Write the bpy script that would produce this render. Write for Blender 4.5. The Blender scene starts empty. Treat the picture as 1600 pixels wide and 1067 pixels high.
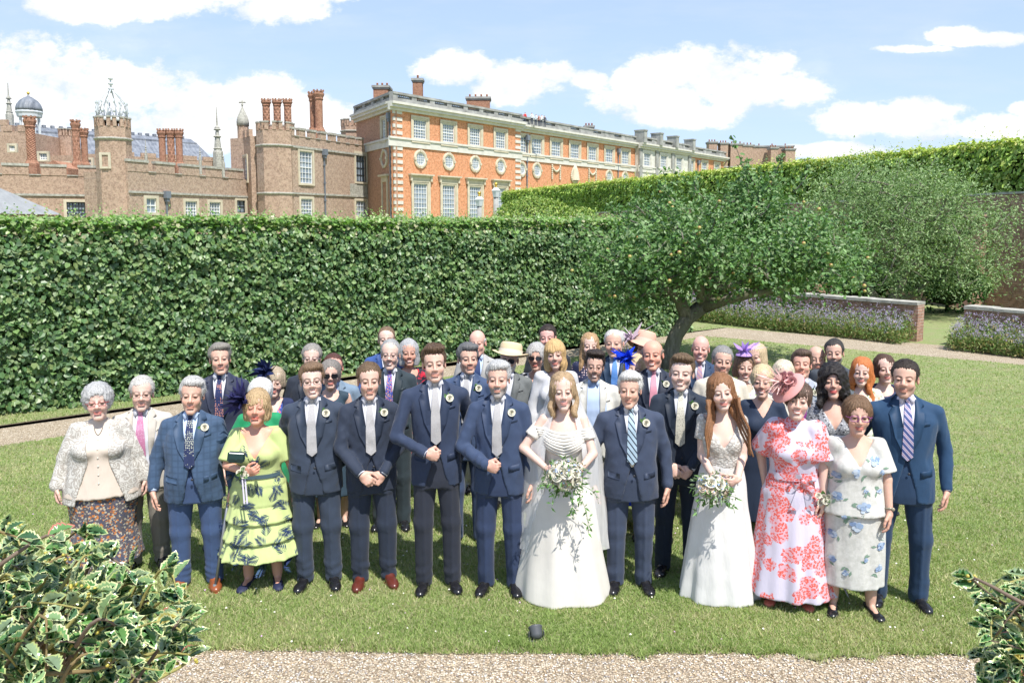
import bpy, bmesh, math, random
import numpy as np
from mathutils import Vector, Matrix
random.seed(7); RS = np.random.RandomState(11)
SC = bpy.context.scene; COL = SC.collection
# ---------------------------------------------------------------- camera
F = 1244.4; H = 2.84; PITCH = math.atan(120/F); PY = 467.0
cam = bpy.data.cameras.new('camera'); camo = bpy.data.objects.new('camera', cam); COL.objects.link(camo)
cam.lens = 28.0; cam.sensor_width = 36.0; cam.shift_y = -66.5/1600; cam.clip_end = 6000; cam.clip_start = .1
camo.location = (0, 0, H); camo.rotation_euler = (math.pi/2-PITCH, 0, 0); SC.camera = camo
# ---------------------------------------------------------------- light
SUN_EL = math.radians(60); SDX, SDY = .47, -.88     # direction towards the sun, on the ground
w = bpy.data.worlds.new('World'); SC.world = w; w.use_nodes = True
sun = bpy.data.lights.new('sun', 'SUN'); sun.energy = 3.2; sun.angle = math.radians(.6); sun.color = (1, .955, .89)
suno = bpy.data.objects.new('sun', sun); COL.objects.link(suno)
sv = Vector((SDX*math.cos(SUN_EL), SDY*math.cos(SUN_EL), math.sin(SUN_EL)*math.hypot(SDX, SDY)))
suno.rotation_euler = sv.to_track_quat('Z', 'Y').to_euler()
SC.view_settings.view_transform = 'Standard'; SC.view_settings.look = 'None'
SC.view_settings.exposure = 1.12; SC.view_settings.gamma = 1; SC.view_settings.use_curve_mapping = False
SC.cycles.use_denoising = True; SC.cycles.max_bounces = 6; SC.cycles.diffuse_bounces = 3; SC.cycles.glossy_bounces = 2
SC.cycles.transmission_bounces = 4; SC.cycles.transparent_max_bounces = 6
SC.cycles.caustics_reflective = False; SC.cycles.caustics_refractive = False
SC.render.use_persistent_data = False

class NT:
    """tiny node helper"""
    def __init__(s, tree): s.t = tree; s.n = tree.nodes; s.l = tree.links; s.n.clear()
    def node(s, typ, ins=None, **kw):
        nd = s.n.new(typ)
        for k, v in kw.items(): setattr(nd, k, v)
        for k, v in (ins or {}).items(): s.put(nd, k, v)
        return nd
    def put(s, nd, k, v):
        if isinstance(v, bpy.types.NodeSocket): s.l.new(v, nd.inputs[k])
        else: nd.inputs[k].default_value = v
    def m(s, op, a, b=None, c=None):
        nd = s.n.new('ShaderNodeMath'); nd.operation = op
        for i, v in enumerate((a, b, c)):
            if v is not None: s.put(nd, i, v)
        return nd.outputs[0]
    def mix(s, f, a, b, bt='MIX'):
        nd = s.n.new('ShaderNodeMix'); nd.data_type = 'RGBA'; nd.blend_type = bt
        s.put(nd, 0, f); s.put(nd, 6, a if isinstance(a, bpy.types.NodeSocket) else c4(a)); s.put(nd, 7, b if isinstance(b, bpy.types.NodeSocket) else c4(b))
        return nd.outputs[2]
    def ramp(s, f, stops):
        nd = s.n.new('ShaderNodeValToRGB'); cr = nd.color_ramp
        while len(cr.elements) < len(stops): cr.elements.new(.5)
        for e, (p, c) in zip(cr.elements, stops): e.position = p; e.color = c4(c)
        s.l.new(f, nd.inputs[0]); return nd.outputs[0]
    def noise(s, vec, scale, detail=3, rough=.5, dist=0, out=0):
        nd = s.node('ShaderNodeTexNoise', {'Scale': scale, 'Detail': detail, 'Roughness': rough, 'Distortion': dist})
        if vec is not None: s.l.new(vec, nd.inputs['Vector'])
        return nd.outputs[out]
    def vor(s, vec, scale, feature='F1', out='Distance', rand=1.0):
        nd = s.node('ShaderNodeTexVoronoi', {'Scale': scale, 'Randomness': rand}, feature=feature)
        if vec is not None: s.l.new(vec, nd.inputs['Vector'])
        return nd.outputs[out]
    def obj(s): return s.n.new('ShaderNodeTexCoord').outputs['Object']
    def vmul(s, v, sc):
        nd = s.n.new('ShaderNodeVectorMath'); nd.operation = 'MULTIPLY'; s.l.new(v, nd.inputs[0]); nd.inputs[1].default_value = sc; return nd.outputs[0]
    def sep(s, v):
        nd = s.n.new('ShaderNodeSeparateXYZ'); s.l.new(v, nd.inputs[0]); return nd.outputs
    def comb(s, x, y, z):
        nd = s.n.new('ShaderNodeCombineXYZ')
        for i, v in enumerate((x, y, z)): s.put(nd, i, v)
        return nd.outputs[0]
    def bump(s, h, strength=.3, dist=.01):
        return s.node('ShaderNodeBump', {'Height': h, 'Strength': strength, 'Distance': dist}).outputs[0]
def c4(c): return tuple(c) if len(c) == 4 else (c[0], c[1], c[2], 1.0)

# sky + clouds
T = NT(w.node_tree)
sky = T.node('ShaderNodeTexSky', sky_type='NISHITA', sun_disc=False); sky.sun_elevation = SUN_EL; sky.sun_rotation = math.atan2(SDX, SDY)
sky.air_density = 1.0; sky.dust_density = .6; sky.ozone_density = 1.6
d_ = T.n.new('ShaderNodeTexCoord').outputs['Generated']
dx, dy, dz = T.sep(d_)
dyc = T.m('MAXIMUM', dy, .08)
uu = T.m('DIVIDE', dx, dyc); vv = T.m('DIVIDE', dz, dyc)
uv = T.comb(uu, T.m('MULTIPLY', vv, 1.5), 0.0)
wn = T.node('ShaderNodeTexNoise', {'Scale': 8.5, 'Detail': 12.0, 'Roughness': .66}); T.l.new(uv, wn.inputs['Vector'])
wn2 = T.noise(uv, 2.2, 4, .5)
wn3 = T.noise(T.vmul(uv, (1, 3.2, 1)), 3.5, 8, .6)
def pu(x): return (x-800)/F
def pv(y): return (347-y)/F
blobs = [(60,130,150,75),(190,150,160,60),(300,165,120,40),(20,180,120,60),(250,205,150,45),(420,160,75,45),(490,185,80,40),(350,215,160,30),(720,115,70,32),(800,135,90,38),(870,120,40,20),(915,130,34,18),
 (975,140,30,30),(1010,165,110,42),(1085,115,110,38),(1150,130,110,55),(1210,150,90,30),(1040,185,120,22),(1330,190,80,28),(1420,185,90,30),(1540,205,120,24),(1480,205,200,22),(1300,238,120,14),(1475,65,55,16),
 (1590,175,30,14), (330,-6,240,42),(200,12,180,38),(450,20,80,36),(1560,70,90,12),(1400,85,70,8)]
acc = None
for (bx, by, ba, bb) in blobs:
    a = T.m('DIVIDE', T.m('SUBTRACT', uu, pu(bx)), ba*1.0/F); b = T.m('DIVIDE', T.m('SUBTRACT', vv, pv(by)), bb*1.0/F)
    v = T.m('SUBTRACT', 1.0, T.m('ADD', T.m('MULTIPLY', a, a), T.m('MULTIPLY', b, b)))
    acc = v if acc is None else T.m('SMOOTH_MAX', acc, v, .25)
den = T.m('ADD', T.m('SUBTRACT', T.m('MULTIPLY', acc, .88), .03), T.m('ADD', T.m('MULTIPLY', T.m('SUBTRACT', wn.outputs[0], .5), 3.2), T.m('MULTIPLY', T.m('SUBTRACT', T.noise(uv, 42, 6, .65), .5), 1.3)))
cl = T.node('ShaderNodeMapRange', {'Value': den, 'From Min': -.10, 'From Max': .55}, interpolation_type='SMOOTHSTEP').outputs[0]
# thin veils
veil = T.node('ShaderNodeMapRange', {'Value': T.m('ADD', wn3, T.m('MULTIPLY', wn2, .35)), 'From Min': .62, 'From Max': .95, 'To Max': .35}).outputs[0]
up = T.node('ShaderNodeMapRange', {'Value': dy, 'From Min': .05, 'From Max': .2}).outputs[0]
cl = T.m('MULTIPLY', T.m('MAXIMUM', cl, veil), up)
shade = T.node('ShaderNodeMapRange', {'Value': T.m('ADD', T.noise(uv, 9, 6, .6), T.m('MULTIPLY', den, .12)), 'From Min': .38, 'From Max': .60}).outputs[0]
ccol = T.mix(shade, (3.7, 4.05, 4.65), (5.25, 5.25, 5.3))
hz = T.node('ShaderNodeMapRange', {'Value': dz, 'From Min': 0.0, 'From Max': .35, 'To Min': .72, 'To Max': .62}).outputs[0]
skyc = T.mix(hz, sky.outputs[0], (2.65, 3.35, 4.9))   # thin bright summer haze in the upper air
allc = T.mix(cl, skyc, ccol)
bg = T.node('ShaderNodeBackground', {'Color': allc, 'Strength': .102})
T.l.new(bg.outputs[0], T.node('ShaderNodeOutputWorld').inputs[0])

# ---------------------------------------------------------------- pixel -> world helpers (the photo's 1600 px frame)
CF = Vector((0, math.cos(PITCH), -math.sin(PITCH))); CU = Vector((0, math.sin(PITCH), math.cos(PITCH)))
def ray(px, py): return Vector(((px-800)/F, 0, 0)) + CU*(-(py-PY)/F) + CF
def G(px, py, z=0.0):
    d = ray(px, py); t = (z-H)/d.z; return Vector((0, 0, H)) + d*t
def at(px, py, Y):
    d = ray(px, py); return Vector((0, 0, H)) + d*(Y/d.y)

# ---------------------------------------------------------------- objects
def link(o, parent=None):
    COL.objects.link(o)
    if parent is not None: o.parent = parent
    return o
def tag(o, label=None, cat=None, group=None, kind=None):
    if label: o['label'] = label
    if cat: o['category'] = cat
    if group: o['group'] = group
    if kind: o['kind'] = kind
    return o
def empty(name, loc=(0, 0, 0), rz=0, label=None, cat=None, group=None):
    o = bpy.data.objects.new(name, None); o.empty_display_size = .2; link(o); o.location = loc; o.rotation_euler = (0, 0, rz)
    return tag(o, label, cat, group)
class Acc:
    def __init__(s): s.V = []; s.F = []; s.M = []; s.C = []; s.n = 0; s.hasc = False
    def add(s, V, Fs, mi=0, col=None):
        V = np.asarray(V, np.float32).reshape(-1, 3)
        if not isinstance(Fs, list) or (Fs and not isinstance(Fs[0], np.ndarray)): Fs = [np.asarray(Fs, np.int32)]
        for f in Fs:
            if len(f): s.F.append(f+s.n); s.M.append(np.full(len(f), mi, np.int32))
        s.V.append(V)
        if col is None: c = np.ones((len(V), 4), np.float32)
        else:
            s.hasc = True; col = np.asarray(col, np.float32)
            if col.ndim == 1: col = np.tile(col, (len(V), 1))
            c = np.ones((len(V), 4), np.float32); c[:, :3] = col[:, :3]
        s.C.append(c); s.n += len(V)
        return s
    def build(s, name, mats, parent=None, smooth=True, **kw):
        me = bpy.data.meshes.new(name); V = np.concatenate(s.V)
        me.vertices.add(len(V)); me.vertices.foreach_set('co', V.ravel())
        tot = np.concatenate([np.full(len(f), f.shape[1], np.int32) for f in s.F]); lv = np.concatenate([f.ravel() for f in s.F]).astype(np.int32)
        me.loops.add(len(lv)); me.loops.foreach_set('vertex_index', lv)
        me.polygons.add(len(tot)); st = np.zeros(len(tot), np.int32); st[1:] = np.cumsum(tot)[:-1]
        me.polygons.foreach_set('loop_start', st)
        me.polygons.foreach_set('material_index', np.concatenate(s.M))
        me.update(calc_edges=True)
        me.polygons.foreach_set('use_smooth', np.full(len(tot), bool(smooth)))
        if s.hasc:
            at_ = me.color_attributes.new('Col', 'FLOAT_COLOR', 'POINT'); at_.data.foreach_set('color', np.concatenate(s.C).ravel())
        if not isinstance(mats, (list, tuple)): mats = [mats]
        for m_ in mats: me.materials.append(m_)
        o = bpy.data.objects.new(name, me); link(o, parent); tag(o, **kw); return o
BOXF = np.array([(0,1,3,2),(4,6,7,5),(0,4,5,1),(2,3,7,6),(0,2,6,4),(1,5,7,3)])
def box(A, x0, x1, y0, y1, z0, z1, mi=0, col=None, M=None):
    V = np.array([(x, y, z) for x in (x0, x1) for y in (y0, y1) for z in (z0, z1)], float)
    if M is not None: V = np.array([tuple(M @ Vector(v)) for v in V])
    A.add(V, BOXF.copy(), mi, col)
def lathe(A, prof, n=16, c=(0, 0, 0), mi=0, col=None, fold=None, M=None):
    th = np.arange(n)*2*math.pi/n; P = []
    for (r, z) in prof:
        P.append(np.stack([c[0]+r*np.cos(th), c[1]+r*np.sin(th), np.full(n, c[2]+z)], 1))
    V = np.concatenate(P); k = len(prof)
    i = np.arange(n); j = (i+1) % n
    Fs = np.concatenate([np.stack([i+a*n, j+a*n, j+(a+1)*n, i+(a+1)*n], 1) for a in range(k-1)])
    if M is not None: V = np.array([tuple(M @ Vector(v)) for v in V])
    fl = [Fs]
    if prof[0][0] > 1e-4: fl.append(np.array([list(range(n))[::-1]]))
    if prof[-1][0] > 1e-4: fl.append(np.array([[a+(k-1)*n for a in range(n)]]))
    A.add(V, fl, mi, col)
def tube(A, pts, rad, n=8, mi=0, col=None, bumpy=0.0):
    pts = [Vector(p) for p in pts]; m = len(pts)
    if not hasattr(rad, '__len__'): rad = [rad]*m
    ups = None; V = []
    for i, p in enumerate(pts):
        t = (pts[min(i+1, m-1)]-pts[max(i-1, 0)]).normalized()
        if ups is None: ups = t.orthogonal().normalized()
        a = (ups - t*ups.dot(t)); a = a.normalized() if a.length > 1e-6 else t.orthogonal().normalized(); ups = a; b = t.cross(a)
        for k in range(n):
            r = rad[i]*(1+bumpy*math.sin(k*2.3+i*.9)*.5+bumpy*random.uniform(-.5, .5))
            V.append(p + (a*math.cos(2*math.pi*k/n) + b*math.sin(2*math.pi*k/n))*r)
    V = np.array([tuple(v) for v in V]); i = np.arange(n); j = (i+1) % n
    Fs = np.concatenate([np.stack([i+q*n, j+q*n, j+(q+1)*n, i+(q+1)*n], 1) for q in range(m-1)])
    A.add(V, [Fs, np.array([list(range(n))[::-1]]), np.array([[k+(m-1)*n for k in range(n)]])], mi, col)
def ball(A, c, r, n=10, mi=0, col=None):
    r = (r, r, r) if not hasattr(r, '__len__') else r
    m = n//2+1; prof = []
    th = np.arange(n)*2*math.pi/n; V = []
    for i in range(m):
        ph = math.pi*(i+.0001)/(m-1+.0002); V.append(np.stack([c[0]+r[0]*math.sin(ph)*np.cos(th), c[1]+r[1]*math.sin(ph)*np.sin(th), np.full(n, c[2]-r[2]*math.cos(ph))], 1))
    i = np.arange(n); j = (i+1) % n
    Fs = np.concatenate([np.stack([i+a*n, j+a*n, j+(a+1)*n, i+(a+1)*n], 1) for a in range(m-1)])
    A.add(np.concatenate(V), Fs, mi, col)

# ---------------------------------------------------------------- materials
MC = {}
def mat(name, base=(.5, .5, .5), rough=.8, spec=.3, fn=None, **kw):
    if name in MC: return MC[name]
    m_ = bpy.data.materials.new(name); m_.use_nodes = True; t = NT(m_.node_tree)
    p = t.node('ShaderNodeBsdfPrincipled', {'Base Color': c4(base), 'Roughness': rough, 'Specular IOR Level': spec})
    for k, v in kw.items(): t.put(p, k, v)
    t.l.new(p.outputs[0], t.node('ShaderNodeOutputMaterial').inputs[0])
    if fn: fn(t, p)
    MC[name] = m_; return m_
def vary(amt=.25, scale=3.0, bs=.25, bscale=40, bdist=.01, detail=4):
    def f(t, p):
        o = t.obj(); base = tuple(p.inputs['Base Color'].default_value)
        n_ = t.noise(o, scale, detail, .6); n2 = t.noise(o, bscale, 3, .6)
        lo = tuple(c*(1-amt) for c in base[:3]); hi = tuple(min(1, c*(1+amt)) for c in base[:3])
        c = t.mix(t.ramp(n_, [(.3, (0, 0, 0)), (.7, (1, 1, 1))]), lo, hi)
        c = t.mix(t.m('MULTIPLY', n2, .5), c, lo)
        t.put(p, 'Base Color', c); t.put(p, 'Normal', t.bump(n2, bs, bdist))
    return f
def leafmat(name, rough=.4, trans=.18, spec=.5, mul=1.0):
    if name in MC: return MC[name]
    m_ = bpy.data.materials.new(name); m_.use_nodes = True; t = NT(m_.node_tree)
    a = t.node('ShaderNodeAttribute', attribute_name='Col').outputs[0]
    p = t.node('ShaderNodeBsdfPrincipled', {'Base Color': a, 'Roughness': rough, 'Specular IOR Level': spec})
    tr = t.node('ShaderNodeBsdfTranslucent', {'Color': t.mix(1.0, a, (1.6, 1.9, .7), 'MULTIPLY')})
    mx = t.node('ShaderNodeMixShader', {0: trans}); t.l.new(p.outputs[0], mx.inputs[1]); t.l.new(tr.outputs[0], mx.inputs[2])
    t.l.new(mx.outputs[0], t.node('ShaderNodeOutputMaterial').inputs[0]); MC[name] = m_; return m_
def attrmat(name, rough=.7, spec=.3, bs=0, bscale=60, bdist=.004):
    def f(t, p):
        t.put(p, 'Base Color', t.node('ShaderNodeAttribute', attribute_name='Col').outputs[0])
        if bs: t.put(p, 'Normal', t.bump(t.noise(t.obj(), bscale, 3), bs, bdist))
    return mat(name, rough=rough, spec=spec, fn=f)
def brickmat(name, c1, c2, mortar, scale=1.0, diaper=None, stain=.35):
    def f(t, p):
        o = t.obj(); x, y, z = t.sep(o)
        v = t.comb(t.m('ADD', x, y), z, 0.0)
        b = t.node('ShaderNodeTexBrick', {'Color1': c4(c1), 'Color2': c4(c2), 'Mortar': c4(mortar), 'Scale': 1.0/scale, 'Mortar Size': .012, 'Mortar Smooth': .3, 'Bias': -.2, 'Brick Width': .23, 'Row Height': .075})
        t.l.new(v, b.inputs['Vector'])
        c = b.outputs[0]
        if diaper:
            s1 = t.m('ABSOLUTE', t.m('SUBTRACT', t.m('FRACT', t.m('MULTIPLY', t.m('ADD', x, t.m('MULTIPLY', z, 1.0)), .62)), .5))
            s2 = t.m('ABSOLUTE', t.m('SUBTRACT', t.m('FRACT', t.m('MULTIPLY', t.m('SUBTRACT', x, t.m('MULTIPLY', z, 1.0)), .62)), .5))
            k = t.m('LESS_THAN', t.m('MINIMUM', s1, s2), .05)
            c = t.mix(t.m('MULTIPLY', k, t.m('MULTIPLY', t.noise(o, .7, 2), .9)), c, diaper)
        n_ = t.noise(o, .35, 5, .65); n2 = t.noise(o, 6, 4, .7)
        c = t.mix(t.m('MULTIPLY', t.ramp(n_, [(.4, (0, 0, 0)), (.75, (1, 1, 1))]), stain), c, tuple(q*.6 for q in c1))
        n3 = t.noise(o, 2.6, 3, .8); c = t.mix(t.m('MULTIPLY', t.ramp(n3, [(.42, (0, 0, 0)), (.58, (1, 1, 1))]), .75), c, tuple(q*.62 for q in c2)); c = t.mix(t.m('MULTIPLY', t.ramp(n2, [(.47, (0, 0, 0)), (.58, (1, 1, 1))]), .7), c, tuple(min(1, q*1.35+.03) for q in c2))
        t.put(p, 'Base Color', c)
        t.put(p, 'Normal', t.bump(t.m('SUBTRACT', n2, t.m('MULTIPLY', b.outputs[1], .8)), .5, .02))
    return mat(name, rough=.9, spec=.1, fn=f)
# ================================================================ ground
def sheet(name, poly, z, m_, **kw):
    A = Acc(); bm = bmesh.new(); f = bm.faces.new([bm.verts.new((p[0], p[1], z)) for p in poly]); bmesh.ops.triangulate(bm, faces=[f])
    bm.verts.index_update(); V = np.array([tuple(v.co) for v in bm.verts]); T_ = np.array([[v.index for v in q.verts] for q in bm.faces]); bm.free()
    if V[T_[0]].shape[0] == 3:
        a, b, c = V[T_[0]]
        if np.cross(b-a, c-a)[2] < 0: T_ = T_[:, ::-1]
    return A.add(V, T_).build(name, m_, smooth=False, **kw)
def grassf(t, p):
    o = t.obj(); n1 = t.noise(o, .55, 5, .6); n2 = t.noise(o, 3.2, 5, .65); n3 = t.noise(o, 60, 4, .75); n4 = t.noise(t.vmul(o, (1, 1, 1)), 14, 4, .7)
    c = t.mix(t.ramp(n1, [(.38, (0, 0, 0)), (.62, (1, 1, 1))]), (.22, .30, .10), (.275, .33, .13))
    c = t.mix(t.ramp(n2, [(.46, (0, 0, 0)), (.62, (1, 1, 1))]), c, (.31, .30, .16))
    c = t.mix(t.ramp(n4, [(.5, (0, 0, 0)), (.68, (.7, .7, .7))]), c, (.18, .25, .08))
    c = t.mix(t.ramp(n3, [(.45, (0, 0, 0)), (.72, (1, 1, 1))]), c, (.34, .35, .19))
    c = t.mix(t.ramp(n3, [(.3, (1, 1, 1)), (.46, (0, 0, 0))]), c, (.10, .15, .04))
    t.put(p, 'Base Color', c); t.put(p, 'Normal', t.bump(n3, .9, .03))
m_grass = mat('lawn grass', rough=.9, spec=.15, fn=grassf)
def gravf(t, p):
    o = t.obj(); v = t.vor(o, 75, out='Color'); vd = t.vor(o, 75); n1 = t.noise(o, 1.2, 5, .6); g = t.sep(v)[0]
    c = t.ramp(g, [(0, (.26, .20, .13)), (.2, (.46, .37, .26)), (.5, (.54, .45, .33)), (.8, (.62, .54, .42)), (1, (.78, .73, .62))])
    c = t.mix(t.ramp(n1, [(.35, (0, 0, 0)), (.7, (.45, .45, .45))]), c, (.33, .27, .19))
    c = t.mix(t.ramp(vd, [(.35, (0, 0, 0)), (.7, (1, 1, 1))]), c, (.20, .16, .11))
    t.put(p, 'Base Color', c); t.put(p, 'Normal', t.bump(t.m('SUBTRACT', 1.0, vd), .9, .008))
m_grav = mat('gravel', rough=.9, spec=.2, fn=gravf)
gl = 3000
sheet('ground', [(-gl, -60), (gl, -60), (gl, gl), (-gl, gl)], -.02, m_grass, kind='structure')
def lerp2(a, b, t): return (a[0]+(b[0]-a[0])*t, a[1]+(b[1]-a[1])*t)
pLl, pLr = G(0, 698), G(1105, 526); pUl, pUr = G(39, 660), G(1108, 510); qL, qU = G(1600, 571), G(1600, 550)
loL = lerp2(pLl, pLr, -.6); upL = lerp2(pUl, pUr, -.6); loR = lerp2(pLr, qL, 2.0); upR = lerp2(pUr, qU, 2.0)
sheet('gravel_path', [tuple(pLr)[:2], loR, upR, tuple(pUr)[:2], upL, loL], 0, m_grav, kind='structure')
e0, e1 = G(290, 1004), G(1500, 1024); fl, fr_ = lerp2(e0, e1, -1.6), lerp2(e0, e1, 2.2)
sheet('gravel_forecourt', [(-14, -8), (16, -8), fr_, fl], 0, m_grav, kind='structure')
# ragged lawn front edge
edge = []; n = 260
for i in range(n+1):
    p = lerp2(fl, fr_, i/n); edge.append((p[0], p[1]-.05*math.sin(i*.35)-.035*math.sin(i*1.3+1)-random.uniform(0, .04)))
def rag(a, b, n=120, amp=.05): return [(lambda p: (p[0]+random.uniform(-amp, amp)*.3, p[1]+random.uniform(-amp, amp)))(lerp2(a, b, i/n)) for i in range(n+1)]
lawn_poly = [(fl[0], fl[1]-.1), (fr_[0], fr_[1]-.1), loR, tuple(pLr)[:2], loL]
def topy(x_):
    a_, b_ = (loL, pLr) if x_ < pLr[0] else (pLr, loR)
    return a_[1]+(b_[1]-a_[1])*(x_-a_[0])/(b_[0]-a_[0])
xs_ = np.array([q[0] for q in edge]); xs_ = np.clip(xs_, loL[0]+.2, loR[0]-.2); ys_ = np.array([q[1] for q in edge])
xs_ = np.concatenate([[loL[0]+.3], xs_, np.linspace(xs_[-1]+.2, loR[0]-.1, 40)]); ys_ = np.concatenate([[ys_[0]+.3], ys_, np.full(40, ys_[-1])])
o_ = np.argsort(xs_); xs_, ys_ = xs_[o_], ys_[o_]; tys = np.array([max(topy(q), ys_[k_]+.2)+random.uniform(-.05, .05) for k_, q in enumerate(xs_)])
Vl = np.concatenate([np.stack([xs_, ys_, np.full(len(xs_), .012)], 1), np.stack([xs_, tys, np.full(len(xs_), .012)], 1)]); nl_ = len(xs_); il = np.arange(nl_-1)
Acc().add(Vl, np.stack([il, il+1, il+1+nl_, il+nl_], 1)).build('lawn', m_grass, smooth=False, kind='structure')
hL, hR = G(24, 648), G(1078, 519)
hdir = (Vector((hR.x, hR.y, 0))-Vector((hL.x, hL.y, 0))).normalized(); hn = Vector((hdir.y, -hdir.x, 0))
ha = Vector((hL.x, hL.y, 0))-hdir*4.5; hb = Vector((hR.x, hR.y, 0))
verge = [tuple(upL)[:2], tuple(pUr)[:2], (hb.x+hdir.x*1.6, hb.y+hdir.y*1.6), (ha.x+hn.x*-.2, ha.y-hn.y*.2)]
sheet('grass_verge', verge, .012, m_grass, kind='structure')
# metal lawn edging along the verge
A = Acc(); a_, b_ = Vector((*upL, 0)), Vector((pUr.x, pUr.y, 0)); dd = (b_-a_).normalized(); L_ = (b_-a_).length
Mx = Matrix.Translation(a_) @ Matrix.Rotation(math.atan2(dd.y, dd.x), 4, 'Z')
nseg_ = 40
for q_ in range(nseg_): box(A, L_*q_/nseg_, L_*(q_+1)/nseg_-.01, -.050, -.045, .0045, .0165, M=Mx)
A.build('lawn_edging', mat('edging steel', (.34, .27, .19), .9), smooth=False, label='thin rusty metal edging strip between gravel path and grass verge', cat='edging')

def vnoise(P, seed=0, oct=3):
    r = np.random.RandomState(seed); out = np.zeros(len(P), np.float32); amp = 1.0
    for o in range(oct):
        for _ in range(3):
            k = r.normal(size=3)*(1.7**o)*1.0; out += (amp*np.sin(P@k.astype(np.float32)*2*math.pi*.5 + r.uniform(0, 6.28))).astype(np.float32)
        amp *= .6
    return out/4.0
def inpoly(x, y, poly):
    ins = np.zeros(len(x), bool); j = len(poly)-1
    for i in range(len(poly)):
        xi, yi = poly[i]; xj, yj = poly[j]
        c = ((yi > y) != (yj > y)) & (x < (xj-xi)*(y-yi)/(yj-yi+1e-12)+xi); ins ^= c; j = i
    return ins
# grass blades
def blades(N, ylo, yhi, poly, hgt=.026, dens_pow=2.0, seed=1, front=None):
    r = np.random.RandomState(seed); u = r.rand(N*3)
    y = 1/(1/ylo+(1/yhi-1/ylo)*u); x = (r.rand(N*3)*2-1)*y*.72
    k = inpoly(x, y, poly); x, y = x[k][:N], y[k][:N]; return x, y
def mkblades(name, x, y, h, seed=2, z0=.01, label=None):
    r = np.random.RandomState(seed); n = len(x); P = np.stack([x, y, np.full(n, z0)], 1)
    a = r.rand(n)*6.283; wd = (.0011+.00045*y)*(1+r.rand(n)*.8)*.75; hh = h*(.5+r.rand(n)*.9)
    dx_ = np.cos(a)*wd; dy_ = np.sin(a)*wd; lx = r.normal(size=n)*hh*.55; ly = r.normal(size=n)*hh*.55
    V = np.stack([np.stack([x-dx_, y-dy_, P[:, 2]], 1), np.stack([x+dx_, y+dy_, P[:, 2]], 1), np.stack([x+lx, y+ly, P[:, 2]+hh], 1)], 1).reshape(-1, 3)
    Fc = np.arange(n*3).reshape(-1, 3); pn = vnoise(P*np.array([1.3, 1.3, 0]), 5); m_ = r.rand(n)+.35*pn
    base = np.array([.27, .345, .115]); dry = np.array([.42, .40, .22]); dk = np.array([.205, .285, .085])
    c = np.where((m_ > .66)[:, None], dry, np.where((m_ < .25)[:, None], dk, base))*(.75+.5*r.rand(n))[:, None]
    return Acc().add(V, Fc, 0, np.repeat(c, 3, 0)).build(name, leafmat('grass blade', .6, .25, .2), smooth=False, kind='stuff')
x, y = blades(420000, 5.0, 20, lawn_poly); mkblades('grass', x, y, .024)
i = RS.randint(0, n, 9000); t_ = RS.rand(9000); ed = np.array(edge)
ex = ed[i, 0]+(ed[i+1, 0]-ed[i, 0])*t_; ey = ed[i, 1]+(ed[i+1, 1]-ed[i, 1])*t_; k = np.abs(ex) < 4.6
mkblades('grass', ex[k]+RS.normal(size=k.sum())*.01, ey[k]-RS.rand(k.sum())**2*.07+.02, .04, 3)
x, y = blades(50000, 9, 22, verge, seed=5); mkblades('grass', x, y, .035, 4)
# clover heads / daisies and loose pebbles
nn = 330; x, y = blades(nn, 5.1, 13, lawn_poly, seed=8); A = Acc()
for a, b in zip(x, y): s = random.uniform(.004, .009); A.add(np.array([(a-s, b, .03), (a, b-s, .028), (a+s, b, .03), (a, b+s, .034)]), np.array([(0, 1, 2, 3)]), 0, (.7, .68, .6) if random.random() < .75 else (.5, .3, .5))
A.build('clover_flowers', attrmat('petal'), smooth=False, kind='stuff')
A = Acc(); nn = 26000; u = RS.rand(nn); y = 4.2+1.15*u; x = (RS.rand(nn)*2-1)*4.2
k = inpoly(x, y, [(-14, -8), (16, -8), (fr_[0], fr_[1]+.02), (fl[0], fl[1]+.02)]); x, y = x[k], y[k]; nn = len(x)
OV = np.array([(1, 0, 0), (0, 1, 0), (-1, 0, 0), (0, -1, 0), (0, 0, 1), (0, 0, -1)], float); OF = np.array([(0, 1, 4), (1, 2, 4), (2, 3, 4), (3, 0, 4), (1, 0, 5), (2, 1, 5), (3, 2, 5), (0, 3, 5)])
an = RS.rand(nn)*6.28; sz = (.003+RS.rand(nn)**2*.007)[:, None]; sc_ = np.stack([1+RS.rand(nn)*.6, np.ones(nn), .5+RS.rand(nn)*.3], 1)*sz
V = OV[None]*sc_[:, None]; ca, sa = np.cos(an)[:, None], np.sin(an)[:, None]
V = np.stack([V[..., 0]*ca-V[..., 1]*sa+x[:, None], V[..., 0]*sa+V[..., 1]*ca+y[:, None], V[..., 2]+.004], -1)
pc = np.array([(.62, .55, .44), (.48, .38, .27), (.78, .74, .67), (.34, .26, .19), (.40, .37, .34), (.55, .42, .27)])[RS.randint(0, 6, nn)]*(.8+.4*RS.rand(nn))[:, None]
A.add(V.reshape(-1, 3), (OF[None]+np.arange(nn)[:, None, None]*6).reshape(-1, 3), 0, np.repeat(pc, 6, 0))
A.build('gravel', attrmat('pebble', .8), kind='stuff')
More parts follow.
